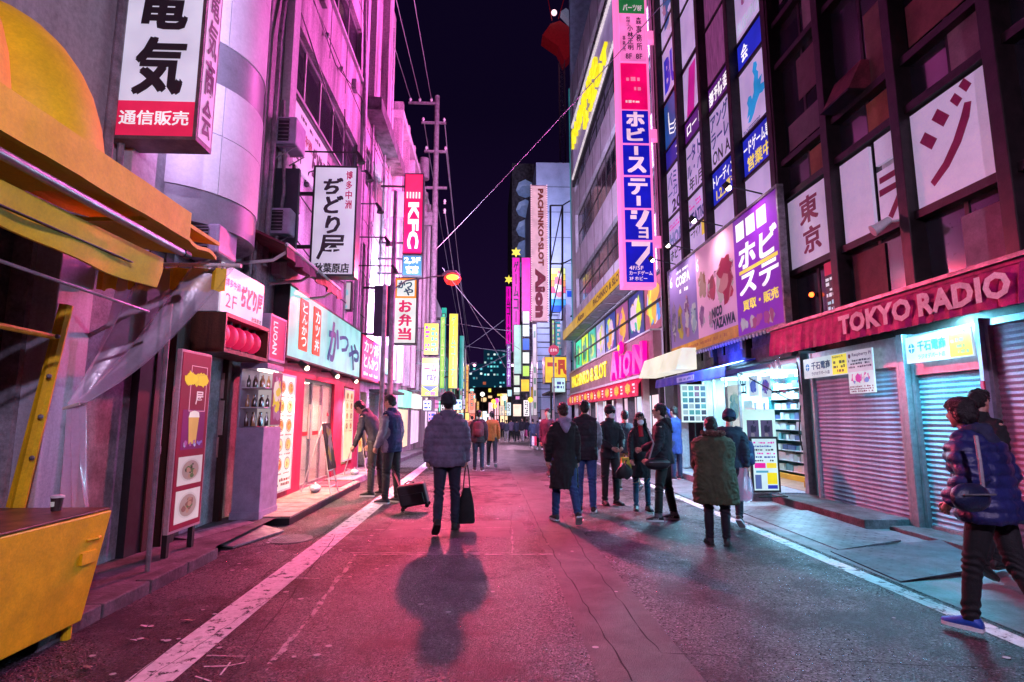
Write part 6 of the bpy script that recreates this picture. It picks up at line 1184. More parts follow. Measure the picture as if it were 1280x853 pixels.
for i, (a, c, col, lab) in enumerate([((653,405),(662,389),(.95,.75,.7),'pink white lit box topmost of the five stacked signs'), ((653,421),(662,406),(.8,.95,.9),'white lit box second in the stack of five'), ((653,438),(662,423),(.02,.12,.75),'blue lit box in the middle of the stack of five'), ((653,455),(662,440),(.85,.95,.8),'pale lit box fourth in the stack of signs'), ((653,471),(662,457),(.5,.85,.1),'lime green lit box lowest in the stack of signs'), ((651,490),(662,474),(.98,.62,.02),'orange sign hanging just under the lime green box')]): sgn(lab, 43, a, c, col, 1.05)
for i, (a, c, col, lab) in enumerate([((634,496),(640,487),(.5,.9,.95),'cyan glowing star shaped sign at the far right pavement'), ((642,494),(650,484),(.85,.95,.9),'white glowing sign above the far pedestrians'), ((664,520),(672,498),(.9,.9,1),'white doorway sign beyond the far group'), ((676,512),(686,500),(.75,.85,.9),'tiny pale sign over the far shop canopy'), ((641,521),(652,505),(1,.75,.6),'peach lit shop front sign above the four distant walkers')]): sgn(lab, 46+i, a, c, col, 1.3)
# far shop fronts right
t = thing('far_building', 'pale pink and grey building row beyond the game hall on the right', 'building', (6, 45, 0)); facade(FR(5.4), (-75, -.4, -44.2, 14), [(-74, -.2, -45, 2.6)], M['plaster2'], t, depth=.3); B().box(5.75, 44.3, -.4, 14, 75, 14).o('wall', M['dconc'], t)
for i in range(7): box('shop_light', FR(5.6), (-74+4*i, .0, -70.8+4*i, 2.3), -.02, .04, E([(1,.7,.5),(.8,.85,1),(1,.55,.7)][i % 3], 1.3), t)
F, f, t = sgn('low pink grey hoarding beside the far pedestrians', 40, (676,541), (694,512), (.6,.35,.5), .5)
tag(B().box(4.2, 38, 3.1, 5.5, 43, 3.25).o('canopy', M['dconc']), 'thin dark canopy over the far right shop', 'canopy')
# traffic sign
t = thing('traffic_sign', 'round red traffic sign on a thin pole at the far right kerb', 'traffic sign', (3.7, 31.5, gz(31.5))); F = FC(31.5); c = F.hit(692, 438)
B().tube([(c[0], 31.55, gz(31.5)), (c[0], 31.55, c[1]+.4)], .045).o('pole', M['pole'], t); k = .31
for rr, d, m_ in ((k, .03, E((.55,.01,.05), .6)), (k*.9, .036, E((.6,.02,.08), .6))): B().prism(F, [(c[0]+rr*math.cos(a), c[1]+rr*math.sin(a)) for a in [2*math.pi*j/24 for j in range(24)]], .0, d).o('disc', m_, t)
text(F, '止まれ', (c[0]-.2, c[1]-.08, c[0]+.2, c[1]+.1), E((.9,.8,.85), .8), t, d=.04)
# yellow-striped pole
t = thing('signpost', 'thin white post with a small yellow lamp near the far pedestrians', 'post', (3.2, 41, gz(41))); c = FC(41).hit(663, 500); B().tube([(c[0], 41, gz(41)), (c[0], 41, 4)], .05).o('pole', M['white'], t); B().ball((c[0], 40.9, c[1]), .2).o('lamp', E((1,.6,.05), 1.5), t)
# crane
cr = thing('tower_crane', 'lattice tower crane with a dark red lit head rising behind the pale building', 'crane', (7, 60, 0)); C0 = FC(70)
b = B(); xl, xr = C0.hit(702, 300)[0], C0.hit(709, 300)[0]; z = 10; zt = C0.hit(705, 75)[1]
for x in (xl, xr):
    for y in (70, 70.7): b.tube([(x, y, 8), (x, y, zt)], .05, 5)
while z < zt-.7: b.tube([(xl,70,z),(xr,70,z+.7)], .035, 4); b.tube([(xr,70,z),(xl,70,z+.7)], .035, 4); b.tube([(xl,70,z),(xr,70,z)], .035, 4); z += .7
b.o('mast', M['steel'], cr)
RD = mat('red_crane_paint', (.4,.02,.02), .5, emit=.08, ecol=(.6,.01,.03)); p = lambda x, y: C0.p(*C0.hit(x, y))
B().prism(C0, [C0.hit(*q) for q in ((678,44),(688,30),(700,26),(712,34),(714,68),(706,76),(698,58))], -2.2, 0).o('netting', RD, cr); B().prism(C0, [C0.hit(*q) for q in ((700,22),(706,18),(717,27),(711,34))], .05, 1.2).o('cab', mat('crane_cab', (.4,.45,.55), .5, emit=.15, ecol=(.4,.5,.8)), cr)
B().tube([p(690,26), p(683,-12)], .06, 5).tube([p(698,24), p(708,-12)], .06, 5).tube([p(712,22), p(722,-10)], .2, 5).o('jib', RD, cr)
B().ball(p(692,20)+V((0, -.6, 0)), .4).o('beacon', E((1,.6,.7), 2), cr); lamp('beacon_light', 'POINT', p(688,60)+V((-1, -6, 0)), (1,.25,.4), 200, cr, .3)
# far towers with lit windows
for k, (xa, xb, yt, Y, lab) in enumerate([(572,604,455,150,'dark distant office block with scattered teal windows on the left'), (604,634,437,170,'taller distant block with cyan lit windows in the middle of the street end'), (596,618,470,110,'low dark distant block with orange lights at street level')]):
    F = FC(Y); r = rc(F, (xa, 530), (xb, yt)); t = thing('distant_tower', lab, 'building', ((r[0]+r[2])/2, Y, -.34)); B().fbox(F, (r[0], -.5, r[2], r[3]), -15, 0).o('wall', mat('night_wall_glow', (.02,.04,.08), .8, emit=.05, ecol=(.05,.4,.8)) if k == 0 else bpy.data.materials['night_wall_glow'], t)  # faint blue glow put into the wall, which is no lamp
    rr = random.Random(k+3); nu = int((r[2]-r[0])/.95); nv = int((r[3])/1.25); ws = {}
    for i in range(nu):
        for j in range(2, nv):
            if rr.random() < (.42 if k < 2 else .4):
                c = rr.choice([(.2,.85,.9),(.1,.6,.7),(.7,.9,.9),(.1,.5,.6)]) if k < 2 else rr.choice([(1,.5,.1),(.9,.2,.1),(.9,.7,.5)]); box('window', F, (r[0]+.2+i*.95, .3+j*1.25, r[0]+.8+i*.95, .85+j*1.25), 0, .05, E(c, rr.choice([.5,.9,1.4])), t)
# distant street lights / signals
for i, (x, y, c, lab) in enumerate([(617,502,(1,.4,.05),'tiny orange light at the far street end'),(618,508,(1,.6,.1),'tiny amber light just below the orange one'),(621,501,(1,.05,.3),'tiny magenta light at the far street end'),(631,498,(.6,.85,1),'bright blue white street light, left of a pair'),(638,499,(.6,.85,1),'bright blue white street light, right of a pair'),(603,493,(.9,.9,.8),'small white light over the distant crossing')]):
    Fd = FC(75+i); c_ = Fd.hit(x, y); t = thing('distant_light', lab, 'light', (c_[0], 75+i, -.34)); B().ball((c_[0], 75+i, c_[1]), .32, 10, 6).o('lamp', E(c, 3), t); B().tube([(c_[0], 75.2+i, -.34), (c_[0], 75.2+i, c_[1])], .06).o('pole', M['black'], t)
# the crowded glow at the end of the street
FE = [((666,520),(671,405),(.75,.6,.7),.8,42,'tall thin pinkish white lit column right of the stacked signs'), ((690,440),(693,400),(.5,.8,.2),.9,38.6,'thin lime green upright strip behind the traffic sign'), ((694,445),(706,402),(.02,.3,.35),.8,39.4,'dark teal picture sign above the yellow FU board'),
 ((574,500),(579,428),(.35,.8,.7),.7,40,'pale teal vertical sign right of the yellow twin signs'), ((580,498),(583,436),(.5,.35,.5),.6,43,'thin dusty pink vertical sign far down the left side'), ((552,404),(557,392),(.1,.8,.5),1.0,33.4,'small green cap light above the green vertical sign'), ((540,520),(548,510),(1,.6,.8),1.3,34,'pink lit box low on the far left'), ((550,530),(559,500),(.95,.85,1),1.2,37,'tall white lit doorway far down the left side'), ((562,528),(570,512),(1,.35,.3),1.3,41,'red lit box low on the far left'), ((572,528),(580,516),(.4,.9,1),1.2,46,'cyan lit box low on the far left'), ((581,526),(587,516),(1,.7,.2),1.4,50,'amber lit box low on the far left'), ((588,524),(594,518),(1,.2,.15),1.4,60,'small red lit box at the street end'), ((597,522),(603,514),(1,.6,.2),1.3,64,'small orange lit box at the street end'), ((606,522),(612,517),(.9,.9,1),1.4,68,'small white lit box at the street end'),
 ((624,520),(631,507),(1,.75,.6),1.2,62,'peach lit shop front at the street end'), ((633,520),(639,503),(.75,.9,1),1.2,58,'pale blue lit shop front at the street end'), ((654,521),(662,500),(1,.85,.9),1.3,50,'white pink lit shop front behind the distant crowd'), ((664,500),(667,484),(1,.5,.02),1.2,45,'tiny orange sign below the larger orange one'), ((644,500),(650,495),(.9,.3,.7),1.0,49,'tiny pink star shaped sign under the white glowing one'), ((642,482),(650,469),(.7,.85,.6),.9,43.6,'small pale sign under the green hanging sign'), ((686,470),(690,447),(.9,.55,.05),.8,36.9,'orange side panel left of the FU board')]
for i, (a, c, col, s_, Y, lab) in enumerate(FE):
    F, f, t = sgn(lab, Y, a, c, col, s_, .3)
    if f[3]-f[1] > 1: bars(F, sub(f, .2, .05, .8, .95), 7, E(tuple(1-q for q in col), .5), t, i, d=.003)
for x, c, e, lab in ((-2.6,(1,.4,.65),1500,'pink street lamp added far down the left kerb to light the road'), (3.6,(1,.5,.8),1500,'pink street lamp added far down the right kerb to light the road')):  # made-up lamp pair, added to brighten the far road
    t = thing('street_lamp', lab, 'street lamp', (x, 52, gz(52))); s_ = 1 if x < 0 else -1; B().tube([(x,52,gz(52)),(x,52,6.2),(x+s_*1.2,52,6.5)], .06, 8).o('pole', M['pole'], t); B().tube([(x+s_*1.0,52,6.5),(x+s_*1.5,52,6.45)], [.1,.14], 10).o('lamp_head', M['pole'], t); B().ball((x+s_*1.3,52,6.33), .13).o('bulb', E(c, 10), t); lamp('lamp_light', 'SPOT', (x+s_*1.3,51.9,6.15), c, e, t, .1, (x*.2, 44, 0), spot=2.6)
# cross street frontages closing the view
t = thing('far_building', 'warm lit low frontage across the end of the street', 'building', (0, 95, 0)); B().box(-30, 95, -.5, 30, 100, 6.5).o('wall', M['dconc'], t)
for i in range(14): box('shop_light', FC(95), (-14+2*i+.1, -.2, -14+2*i+1.8, 2.4+1.5*(i % 3)), 0, .05, E([(1,.7,.4),(.9,.3,.25),(.8,.9,1),(1,.5,.6)][i % 4], 1.6), t)
rr = random.Random(9)
for i in range(34): x = rr.uniform(-12, 12); z = rr.uniform(2.8, 6.0); box('window', FC(95), (x, z, x+rr.uniform(.4, .9), z+rr.uniform(.3, .8)), .05+.004*i, .06+.004*i, E(rr.choice([(1,.6,.3),(.3,.8,.9),(.9,.9,.8),(1,.2,.4),(.9,.75,.1)]), rr.choice([.8,1.2,1.6])), t)
for i, (x, w, z0, z1, Y, c) in enumerate([(-3.6,.8,2.5,8,72,(.9,.8,.1)),(-4.2,.7,3,9,80,(.1,.8,.6)),(-2.8,.5,2.6,5.5,88,(1,.3,.2)),(4.4,.8,3,10,70,(.9,.1,.6)),(3.9,.7,2.6,7,78,(.7,.9,1)),(3.3,.5,2.6,6,86,(1,.75,.2)),(-3.2,.5,2.4,4.5,66,(.8,.6,1)),(4.9,.6,2.8,8,64,(.95,.9,.9)),(-4.4,.6,2.6,7.5,58,(1,.85,.3)),(2.6,.4,2.5,4.6,92,(.3,.9,.9)),(-1.9,.4,2.4,4,93,(1,.5,.1))]):
    F = FC(Y); q, f = lightbox('projecting_sign', ['yellow','teal','red','magenta','pale blue','amber','lilac','white','gold','cyan','orange'][i]+' lit sign at the very end of the street', F, (x, z0, x+w, z1), .3, E(c, 1.2), M['black'], group='tiny lit signs at the street end'); bars(F, sub(f, .15, .05, .85, .95), 8, E(tuple(1-k for k in c), .4), q, i, d=.004)
# right side wooden/pale posts near the notice board
B().box(5.3, 15.1, .1, 5.5, 15.3, 2.7).o('pillar', M['plaster2']); tag(bpy.data.objects['pillar'], 'pale concrete pillar between hobby shop and game hall', 'pillar')
# unseen street lamp copy, added behind the viewer to brighten the foreground
l2 = copy_tree(lp); l2.location = (3.3, -2.2, 0); l2.rotation_euler.z = math.pi; l2['label'] = 'added grey street lamp, unseen behind the viewer on the right kerb, filling the foreground with light'; l2['group'] = 'street lamps'; lp['group'] = 'street lamps'
for ch in l2.children:
    if ch.type == 'LIGHT': ch.data = ch.data.copy(); ch.data.color = (.85,.64,1); ch.data.energy = 2300; ch.data.spot_size = 2.7; ch.data.spot_blend = .5
# ================================================================== PEOPLE
def rx(v, a): c, s = math.cos(a), math.sin(a); return V((v.x, v.y*c-v.z*s, v.y*s+v.z*c))   # + tips +y up
class Solid(B):
    """overlapping closed shapes melted into one skin by a voxel remesh"""
    def limb(s, pts, rs, n=12): return s.tube(pts, rs, n)
    def ring(s, c, ax, ay, a, b, n=20): return [V(c)+ax*(a*math.cos(t))+ay*(b*math.sin(t)) for t in [2*math.pi*k/n for k in range(n)]]
    def skin(s, vox, smooth=4, disp=None):
        me = bpy.data.meshes.new('w'); me.from_pydata([tuple(q) for q in s.v], [], s.f); bm = bmesh.new(); bm.from_mesh(me); bmesh.ops.recalc_face_normals(bm, faces=bm.faces); bm.to_mesh(me); bm.free()
        ob = bpy.data.objects.new('w', me); TS.collection.objects.link(ob)
        m = ob.modifiers.new('r', 'REMESH'); m.mode = 'VOXEL'; m.voxel_size = vox; m.adaptivity = 0
        m2 = ob.modifiers.new('s', 'SMOOTH'); m2.iterations = smooth; m2.factor = .5
        TS.view_layers[0].update(); dg = TS.view_layers[0].depsgraph; ev = ob.evaluated_get(dg); out = bpy.data.meshes.new_from_object(ev, depsgraph=dg)
        bpy.data.objects.remove(ob); bpy.data.meshes.remove(me)
        if disp:
            n = len(out.vertices); co = np.empty(n*3); out.vertices.foreach_get('co', co); co = co.reshape(-1, 3); no = np.empty(n*3); out.vertices.foreach_get('normal', no); no = no.reshape(-1, 3)
            co = co+no*disp(co)[:, None]; out.vertices.foreach_set('co', co.ravel())
        out.shade_smooth(); out.update(); return out
def nz3(co, f, seed=0):
    return np.array([noise.noise(V((p[0]*f+seed, p[1]*f, p[2]*f))) for p in co])
def obj_from(me, name, mats, parent):
    me.materials.clear()
    for m in (mats if isinstance(mats, list) else [mats]): me.materials.append(m)
    ob = bpy.data.objects.new(name, me); COL.objects.link(ob); ob.parent = parent; return ob
def cloth(name, col, rough=.8, **k): return mat(name, col, rough, var=k.pop('var', .15), scale=k.pop('scale', 9), bump=.25, bscale=90, **k)
CM = {}
def cl(c, r=.8):
    if (c, r) not in CM: CM[(c, r)] = cloth('cloth', c, r)
    return CM[(c, r)]
SOLE = P((.75,.74,.78), .5, var=.05); BLK = P((.018,.018,.022), .6)
def person(px_foot, px_head, lab, Y=None, rot=0, pose=None, top=(.05,.04,.08), bottom=(.03,.03,.05), hem=.12, puff=0, quilt=0, collar=None, hood=None, hair='short', hairc=None, hat=None, shoes=(.02,.02,.02), sole=None, detail=1, x=None, h=None, face=False, mask=False, glasses=False, slim=1, bulk=1, flare=0, roughtop=.8, fur=None, sleeve=None, group=None, inner=None, skinc=None, cuff=None, name='person', zb=None):
    p = dict(lean=.03, tl=.25, tr=-.25, kl=.1, kr=.35, al=.25, ar=-.2, el=.3, er=.25, bl=.12, br=.12, fl=0, fr=0, ny=0, np=0, twist=0); p.update(pose or {})
    if Y is None: q = wz(*px_foot); X, Y, gz_ = q.x, q.y, 0
    else: gz_ = gz(Y) if zb is None else zb; X = wy(px_foot[0], px_foot[1], Y).x
    if x is not None: X = x
    hz = wy(px_head[0], px_head[1], Y).z-gz_ if h is None else h
    J = {}
    # ---- skeleton (facing +y, height 1.72)
    for s, n in ((-1, 'l'), (1, 'r')):
        th, k = p['t'+n], p['k'+n]; hip = V((s*.09, 0, .0)); kn = hip+rx(V((s*.012, 0, -.43)), th); an = kn+rx(V((s*.004, 0, -.41)), th-k); J['hip'+n], J['kn'+n], J['an'+n] = hip, kn, an
        fp = th-k+p['f'+n]; J['fdir'+n] = rx(V((s*.18, 1, 0)).normalized(), max(-1.2, min(.4, fp if abs(fp) > .25 else 0)))
    low = min(J['an'+n].z-.075+min(0, J['fdir'+n].z*.18) for n in 'lr'); pelv = V((0, 0, -low))
    for k in J:
        if not k.startswith('fdir'): J[k] = J[k]+pelv
    L_ = p['lean']
    wa = pelv+rx(V((0, 0, .14)), -L_*.5); ch = wa+rx(V((0, 0, .22)), -L_); sl = ch+rx(V((0, 0, .16)), -L_*1.15); nk = sl+rx(V((0, .0, .075)), -L_*1.3-p['np']*.3)
    hp = -L_-p['np']; hc = nk+rx(V((0, .02, .13)), hp)
    J.update(wa=wa, ch=ch, sl=sl, nk=nk, hc=hc)
    tw = Matrix.Rotation(p['twist'], 3, 'Z')
    for s, n in ((-1, 'l'), (1, 'r')):
        sh_ = sl+tw@V((s*.175*slim, 0, -.02)); d = rx(V((s*math.sin(p['b'+n]), 0, -math.cos(p['b'+n]))), p['a'+n]-L_*.3); el = sh_+d*.285; d2 = rx(V((s*math.sin(p['b'+n]*p.get('inn'+n, .3)), 0, -1)).normalized(), p['a'+n]+p['e'+n]-L_*.3); wr_ = el+d2*.25; J['sh'+n], J['el'+n], J['wr'+n], J['hd'+n] = sh_, el, wr_, d2
    root = thing(name, lab, 'person', (X, Y, gz_), group, rot); sc = hz/(hc.z+.115+(0 if hat is None else .015)); root.scale = (sc, sc, sc)
    vox = .013 if detail == 1 else (.02 if detail == 2 else .034); seed = px_foot[0]*.37
    X_, Y_ = V((1, 0, 0)), V((0, 1, 0))
    # ---- body
    b = Solid(); hR = Matrix.Rotation(p['ny'], 3, 'Z')
    def H(x_, y_, z_): return hc+rx(hR@V((x_, y_, z_)), hp)
    hx, hy, hz_ = hR@V((1, 0, 0)), rx(hR@V((0, 1, 0)), hp), rx(V((0, 0, 1)), hp)
    def egg(c, r, n=14, k=10):
        rings = []
        for i in range(k+1): t = math.pi*i/k; t = min(max(t, .1), math.pi-.1); rings.append([V(c)+hx*(r[0]*math.sin(t)*math.cos(q))+hy*(r[1]*math.sin(t)*math.sin(q))-hz_*(r[2]*math.cos(t)) for q in [2*math.pi*j/n for j in range(n)]])
        return rings
    b.loft(egg(H(0, -.012, .02), (.073, .092, .092))); b.loft(egg(H(0, .02, -.045), (.054, .066, .068)))
    if detail < 3: b.loft(egg(H(0, .092, -.012), (.012, .02, .026), 8, 6)); [b.loft(egg(H(s*.076, -.005, -.01), (.011, .019, .032), 8, 6)) for s in (-1, 1)]; b.loft(egg(H(0, .078, -.062), (.024, .012, .011), 8, 6)); b.loft(egg(H(0, .068, -.095), (.024, .02, .018), 8, 6))
    b.limb([sl-V((0, 0, .03)), nk, hc-hz_*.04], [.062, .052, .052]); b.limb([pelv, wa, ch, sl-V((0, 0, .02))], [.115, .1, .1, .085], 14); b.limb([J['shl'], J['shr']], .035)
    for n in 'lr':
        b.limb([J['sh'+n], J['el'+n], J['wr'+n]], [.034, .034, .024], 10); b.limb([J['hip'+n]-V((0, 0, .0)), J['kn'+n], J['an'+n]], [.085, .05, .034], 10); b.limb([J['an'+n]-J['fdir'+n]*.03-V((0, 0, .03)), J['an'+n]+J['fdir'+n]*.13-V((0, 0, .05))], [.035, .028], 8)
        w = J['wr'+n]; d = J['hd'+n]; b.limb([w, w+d*.045, w+d*.085], [.023, .034, .03], 10)
    me = b.skin(vox if detail > 1 else .0125, 3)
    sk = M['skin'] if skinc is None else cl(skinc, .5); body = obj_from(me, 'body', sk, root)
    if detail < 3:   # five fingers a hand, rooted inside the palm and merged into the body mesh
        hb_ = B(); hb_.v = [V(q.co) for q in me.vertices]; hb_.f = [tuple(q.vertices) for q in me.polygons]; hb_.m = [0]*len(hb_.f)
        for s, n in ((-1, 'l'), (1, 'r')):
            w, d = J['wr'+n], J['hd'+n]; f_ = d.cross(V((1, 0, 0))).normalized(); f_ = f_ if f_.y > 0 else -f_; inn = V((-s, 0, 0))
            for i, ln in enumerate((.07, .08, .075, .058)):
                o_ = w+d*.07+f_*(.027-.018*i); cu = p.get('grip'+n, .5); pts = [o_, o_+d*ln*.45+inn*ln*.15*cu*2, o_+d*ln*(.8-.5*cu)+inn*ln*(.35+.5*cu), o_+d*ln*(1-1.1*cu)+inn*ln*(.4+.55*cu)]; hb_.tube(pts, [.0095, .0088, .008, .006], 6)
            o_ = w+d*.03+f_*.022; hb_.tube([o_, o_+d*.03+f_*.022+inn*.012, o_+d*.055+f_*.026+inn*.025, o_+d*.075+f_*.022+inn*.034], [.012, .0105, .009, .007], 6)
        nm = hb_.mesh('body', sk, smooth=True); nm.shade_smooth(); body.data = nm
    if face:
        for s in (-1, 1): B().loft(egg(H(s*.03, .074, .01), (.014, .009, .006), 8, 6)).o2('eye', M['hair'], root); B().loft(egg(H(s*.031, .077, .03), (.02, .008, .004), 8, 6)).o2('eyebrow', M['hair'], root)
        if not mask: B().loft(egg(H(0, .087, -.062), (.022, .008, .005), 8, 6)).o2('mouth', P((.35,.1,.1), .5), root)
    if mask:
        rings = [[H(.062*k*math.cos(t)*(1), .03+.075*math.sqrt(max(0, 1-(k*math.cos(t))**2*.9)), -.055+.045*k*math.sin(t)) for t in [2*math.pi*j/16 for j in range(16)]] for k in (1, .75, .4, .05)]
        B().loft(rings).o2('face_mask', P((.85,.84,.9), .7, var=.03), root, True)
    if glasses:
        g_ = B()
        for s in (-1, 1): g_.tube([H(s*.033+.025*math.cos(t), .094, .008+.019*math.sin(t)) for t in [2*math.pi*j/12 for j in range(13)]], .003, 5); g_.tube([H(s*.06, .09, .01), H(s*.078, .0, .005)], .003, 5)
        g_.tube([H(-.008, .096, .01), H(.008, .096, .01)], .003, 5).o2('glasses', BLK, root)
    # ---- hair
    if hair:
        b = Solid(); HC = M['hair'] if hairc is None else mat('hair', hairc, .45, var=.3, scale=40, bump=.8, bscale=80)
        hk = .86 if hat else 1
        b.loft(egg(H(0, -.022, .036 if not hat else .01), (.085*hk, .099*hk, .092*hk)))
        if hair in ('short', 'bob', 'long'): b.loft(egg(H(0, -.05, -.02), (.07, .065, .07)))
        if hair in ('bob', 'long'): b.loft(egg(H(0, -.035, -.02), (.094, .08, .1))); b.loft(egg(H(0, .035, .075), (.07, .055, .04)))
        if hair == 'long':
            for s in (-1, 1): b.limb([H(s*.07, -.02, .0), H(s*.088, -.01, -.1), H(s*.1, .03, -.22), H(s*.1, .06, -.32)], [.04, .038, .035, .015], 8)
            b.limb([H(0, -.06, 0), H(0, -.08, -.15), H(0, -.09, -.3)], [.07, .08, .04], 10)
        if hair == 'tuft': b.loft(egg(H(0, -.01, .07), (.08, .09, .06))); b.loft(egg(H(0, -.05, -.02), (.07, .062, .06)))
        sd = seed; me = b.skin(.012 if detail < 3 else .025, 2, lambda co: (nz3(co, 38, sd)*.013+nz3(co, 90, sd)*.007)*(1 if not hat else .3)); obj_from(me, 'hair', HC, root)
    if hat:
        b = Solid(); b.loft(egg(H(0, -.016, .045), (.102, .118, .105)))
        if hat[0] == 'cap': b.loft(egg(H(0, .1, .05), (.06, .07, .012), 12, 6))
        me = b.skin(.012 if detail < 3 else .025, 2, (lambda co: .003*np.sin(np.arctan2(co[:, 1]-hc.y, co[:, 0]-hc.x)*26)) if hat[0] == 'beanie' else None); q = obj_from(me, 'cap' if hat[0] == 'cap' else 'beanie', cl(hat[1]), root)
        if hat[0] == 'beanie': B().loft([[H(r*math.cos(t), -.01+r*1.13*math.sin(t), z) for t in [2*math.pi*j/24 for j in range(24)]] for r, z in ((.095, -.03), (.105, -.02), (.108, .025), (.1, .04))]).o2('cuff', cl(hat[1]), root, True)
    # ---- trousers
    b = Solid(); tr = 1.0*bulk if bulk < 1.1 else 1.05; k = p.get('legw', 1)
    b.loft([b.ring(wa-V((0, 0, .02)), X_, Y_, .155*tr, .11*tr), b.ring(pelv, X_, Y_, .17*tr, .12*tr), b.ring(pelv-V((0, 0, .08)), X_, Y_, .165*tr, .115*tr)])
    for s, n in ((-1, 'l'), (1, 'r')): b.limb([J['hip'+n]+V((s*.0, 0, .02)), J['hip'+n].lerp(J['kn'+n], .5), J['kn'+n], J['kn'+n].lerp(J['an'+n], .5), J['an'+n]-V((0, 0, .01))], [.1*k, .084*k, .066*k, .062*k, .052*k], 14)
    sd = seed+3
    def crumple(co):
        d = nz3(co, 7, sd)*.006; zk = [(J['kn'+n].z, .09) for n in 'lr']+[(J['an'+n].z+.05, .07) for n in 'lr']
        for z0, w in zk: d = d+.0045*np.exp(-((co[:, 2]-z0)/w)**2)*np.sin(co[:, 2]*110+co[:, 0]*55+nz3(co, 7, sd)*7)
        return d
    tm = cl(bottom); obj_from(b.skin(vox, 2, crumple if detail < 3 else None), 'trousers', tm, root)
    if cuff: 
        for n in 'lr': a = J['an'+n]; B().tube([a+V((0, 0, .045)), a-V((0, 0, .01))], [.06, .058], 14).o2('trouser_cuff', cl(cuff), root, True)
    # ---- shoes
    for s, n in ((-1, 'l'), (1, 'r')):
        a, f_ = J['an'+n], J['fdir'+n]; up_ = V((1, 0, 0)).cross(f_).normalized(); up_ = up_ if up_.z > 0 else -up_; base = a-up_*.075; rings = []; sr = []
        sx = V((1, 0, 0)); sx = (sx-f_*sx.dot(f_)).normalized()
        for t, w, h_ in ((-.075, .026, .05), (-.06, .038, .075), (-.02, .042, .1), (.03, .043, .085), (.09, .046, .06), (.14, .043, .045), (.18, .028, .032)):
            c = base+f_*t; rings.append([c+sx*(w*math.cos(q))+up_*(.014+max(0, h_*.5*(1+math.sin(q)))) for q in [2*math.pi*j/12 for j in range(12)]]); sr.append([c+sx*w*1.08+up_*.0, c+sx*w*1.08+up_*.024, c-sx*w*1.08+up_*.024, c-sx*w*1.08])
        so = B().loft(rings).o2('shoe', cl(shoes, .5), root, True); so2 = B().loft(sr).o2('sole', SOLE if sole is None else cl(sole, .6), so)
        if p.get('stripes'):
            q = B()
            for i in range(3): c = base+f_*(.03+.025*i)
            for i in range(3):
                for sd_ in (-1, 1): c = base+f_*(.02+.028*i)+sx*sd_*.044; q.tube([c+up_*.03, c+up_*.06-f_*.02-sx*sd_*.01], .006, 5)
            q.o2('stripe', SOLE, so)
    # ---- top
    b = Solid(); ax, ay = tw@X_, Y_; g = bulk*(1+puff*.35); hemz = pelv-V((0, 0, hem)); e = puff*.015
    if hem > .3: sway = V((0, .0, 0))
    R0 = [(hemz, .175*g+flare, .135*g+flare*.7), (pelv.lerp(hemz, .5), .18*g+flare*.5, .14*g+flare*.35), (pelv+V((0, 0, .02)), .178*g, .135*g), (wa, .162*g, .12*g), (ch, .185*g*slim, .13*g), (ch.lerp(sl, .6), .19*g*slim, .125*g), (sl, .15*g*slim, .095*g), (sl+rx(V((0, 0, .035)), -L_), .075*g, .07*g), (nk.lerp(sl, .3), .065, .066)]
    if hem > .3: R0.insert(0, (hemz-V((0, 0, .0)), .175*g+flare, .135*g+flare*.7)); R0.pop(0)
    b.loft([b.ring(c, ax if i > 3 else X_, rx(ay, -L_*min(1, max(0, (i-1)/4))), a, c2, 24) for i, (c, a, c2) in enumerate(R0)])
    for n in 'lr':
        sr_ = [.06, .066, .06, .053, .042]; m1 = 1+puff*.45; S0, E0, W0 = J['sh'+n], J['el'+n], J['wr'+n]
        b.limb([S0+V((-.02*(1 if n == 'r' else -1), 0, -.02-.02*puff)), S0.lerp(E0, .5), E0, E0.lerp(W0, .5), W0+J['hd'+n]*.015], [r*m1*(g*.5+.5) for r in sr_], 14); b.tube([S0.lerp(sl, .6), S0+V((0, 0, -.015))], [.07*m1, .062*m1], 12)
    if collar: b.limb([sl+V((0, 0, .02)), nk+V((0, -.0, .03))], [.085, .075], 14)
    sd = seed+7
    def tex(co):
        d = nz3(co, 6, sd)*.01-np.abs(nz3(co*np.array([1, 1, .45]), 9, sd+5))*.016+nz3(co, 22, sd)*.004+.004
        if quilt:
            arm = np.abs(co[:, 0]) > .2*g; d = d+quilt*(np.abs(np.sin(co[:, 2]*math.pi/(.085 if not arm.all() else .07)))**.5-.7)*1.0+nz3(co, 30, sd)*.004
        else: d = d+.004*np.sin(co[:, 0]*70+nz3(co, 8, sd)*6)*np.clip((pelv.z+.1-co[:, 2])*4, 0, 1)+.004*np.sin(co[:, 2]*95+nz3(co, 9, sd)*6)*(np.abs(co[:, 0]) > .17)
        return d
    tm = cl(top, roughtop); me = b.skin(vox, 2, tex if detail < 3 else None); jk = obj_from(me, 'jacket' if hem < .3 else 'coat', [tm, cl(sleeve) if sleeve else tm], root)
    if sleeve:
        for q in me.polygons:
            c = q.center; dmin = min(((c-J['sh'+n]).length, n) for n in 'lr'); n = dmin[1]; s_ = 1 if n == 'r' else -1
            if s_*(c.x-J['sh'+n].x) > .015 and c.z < J['sh'+n].z+.06 or (c-J['wr'+n]).length < .2 or (c-J['el'+n]).length < .12: q.material_index = 1
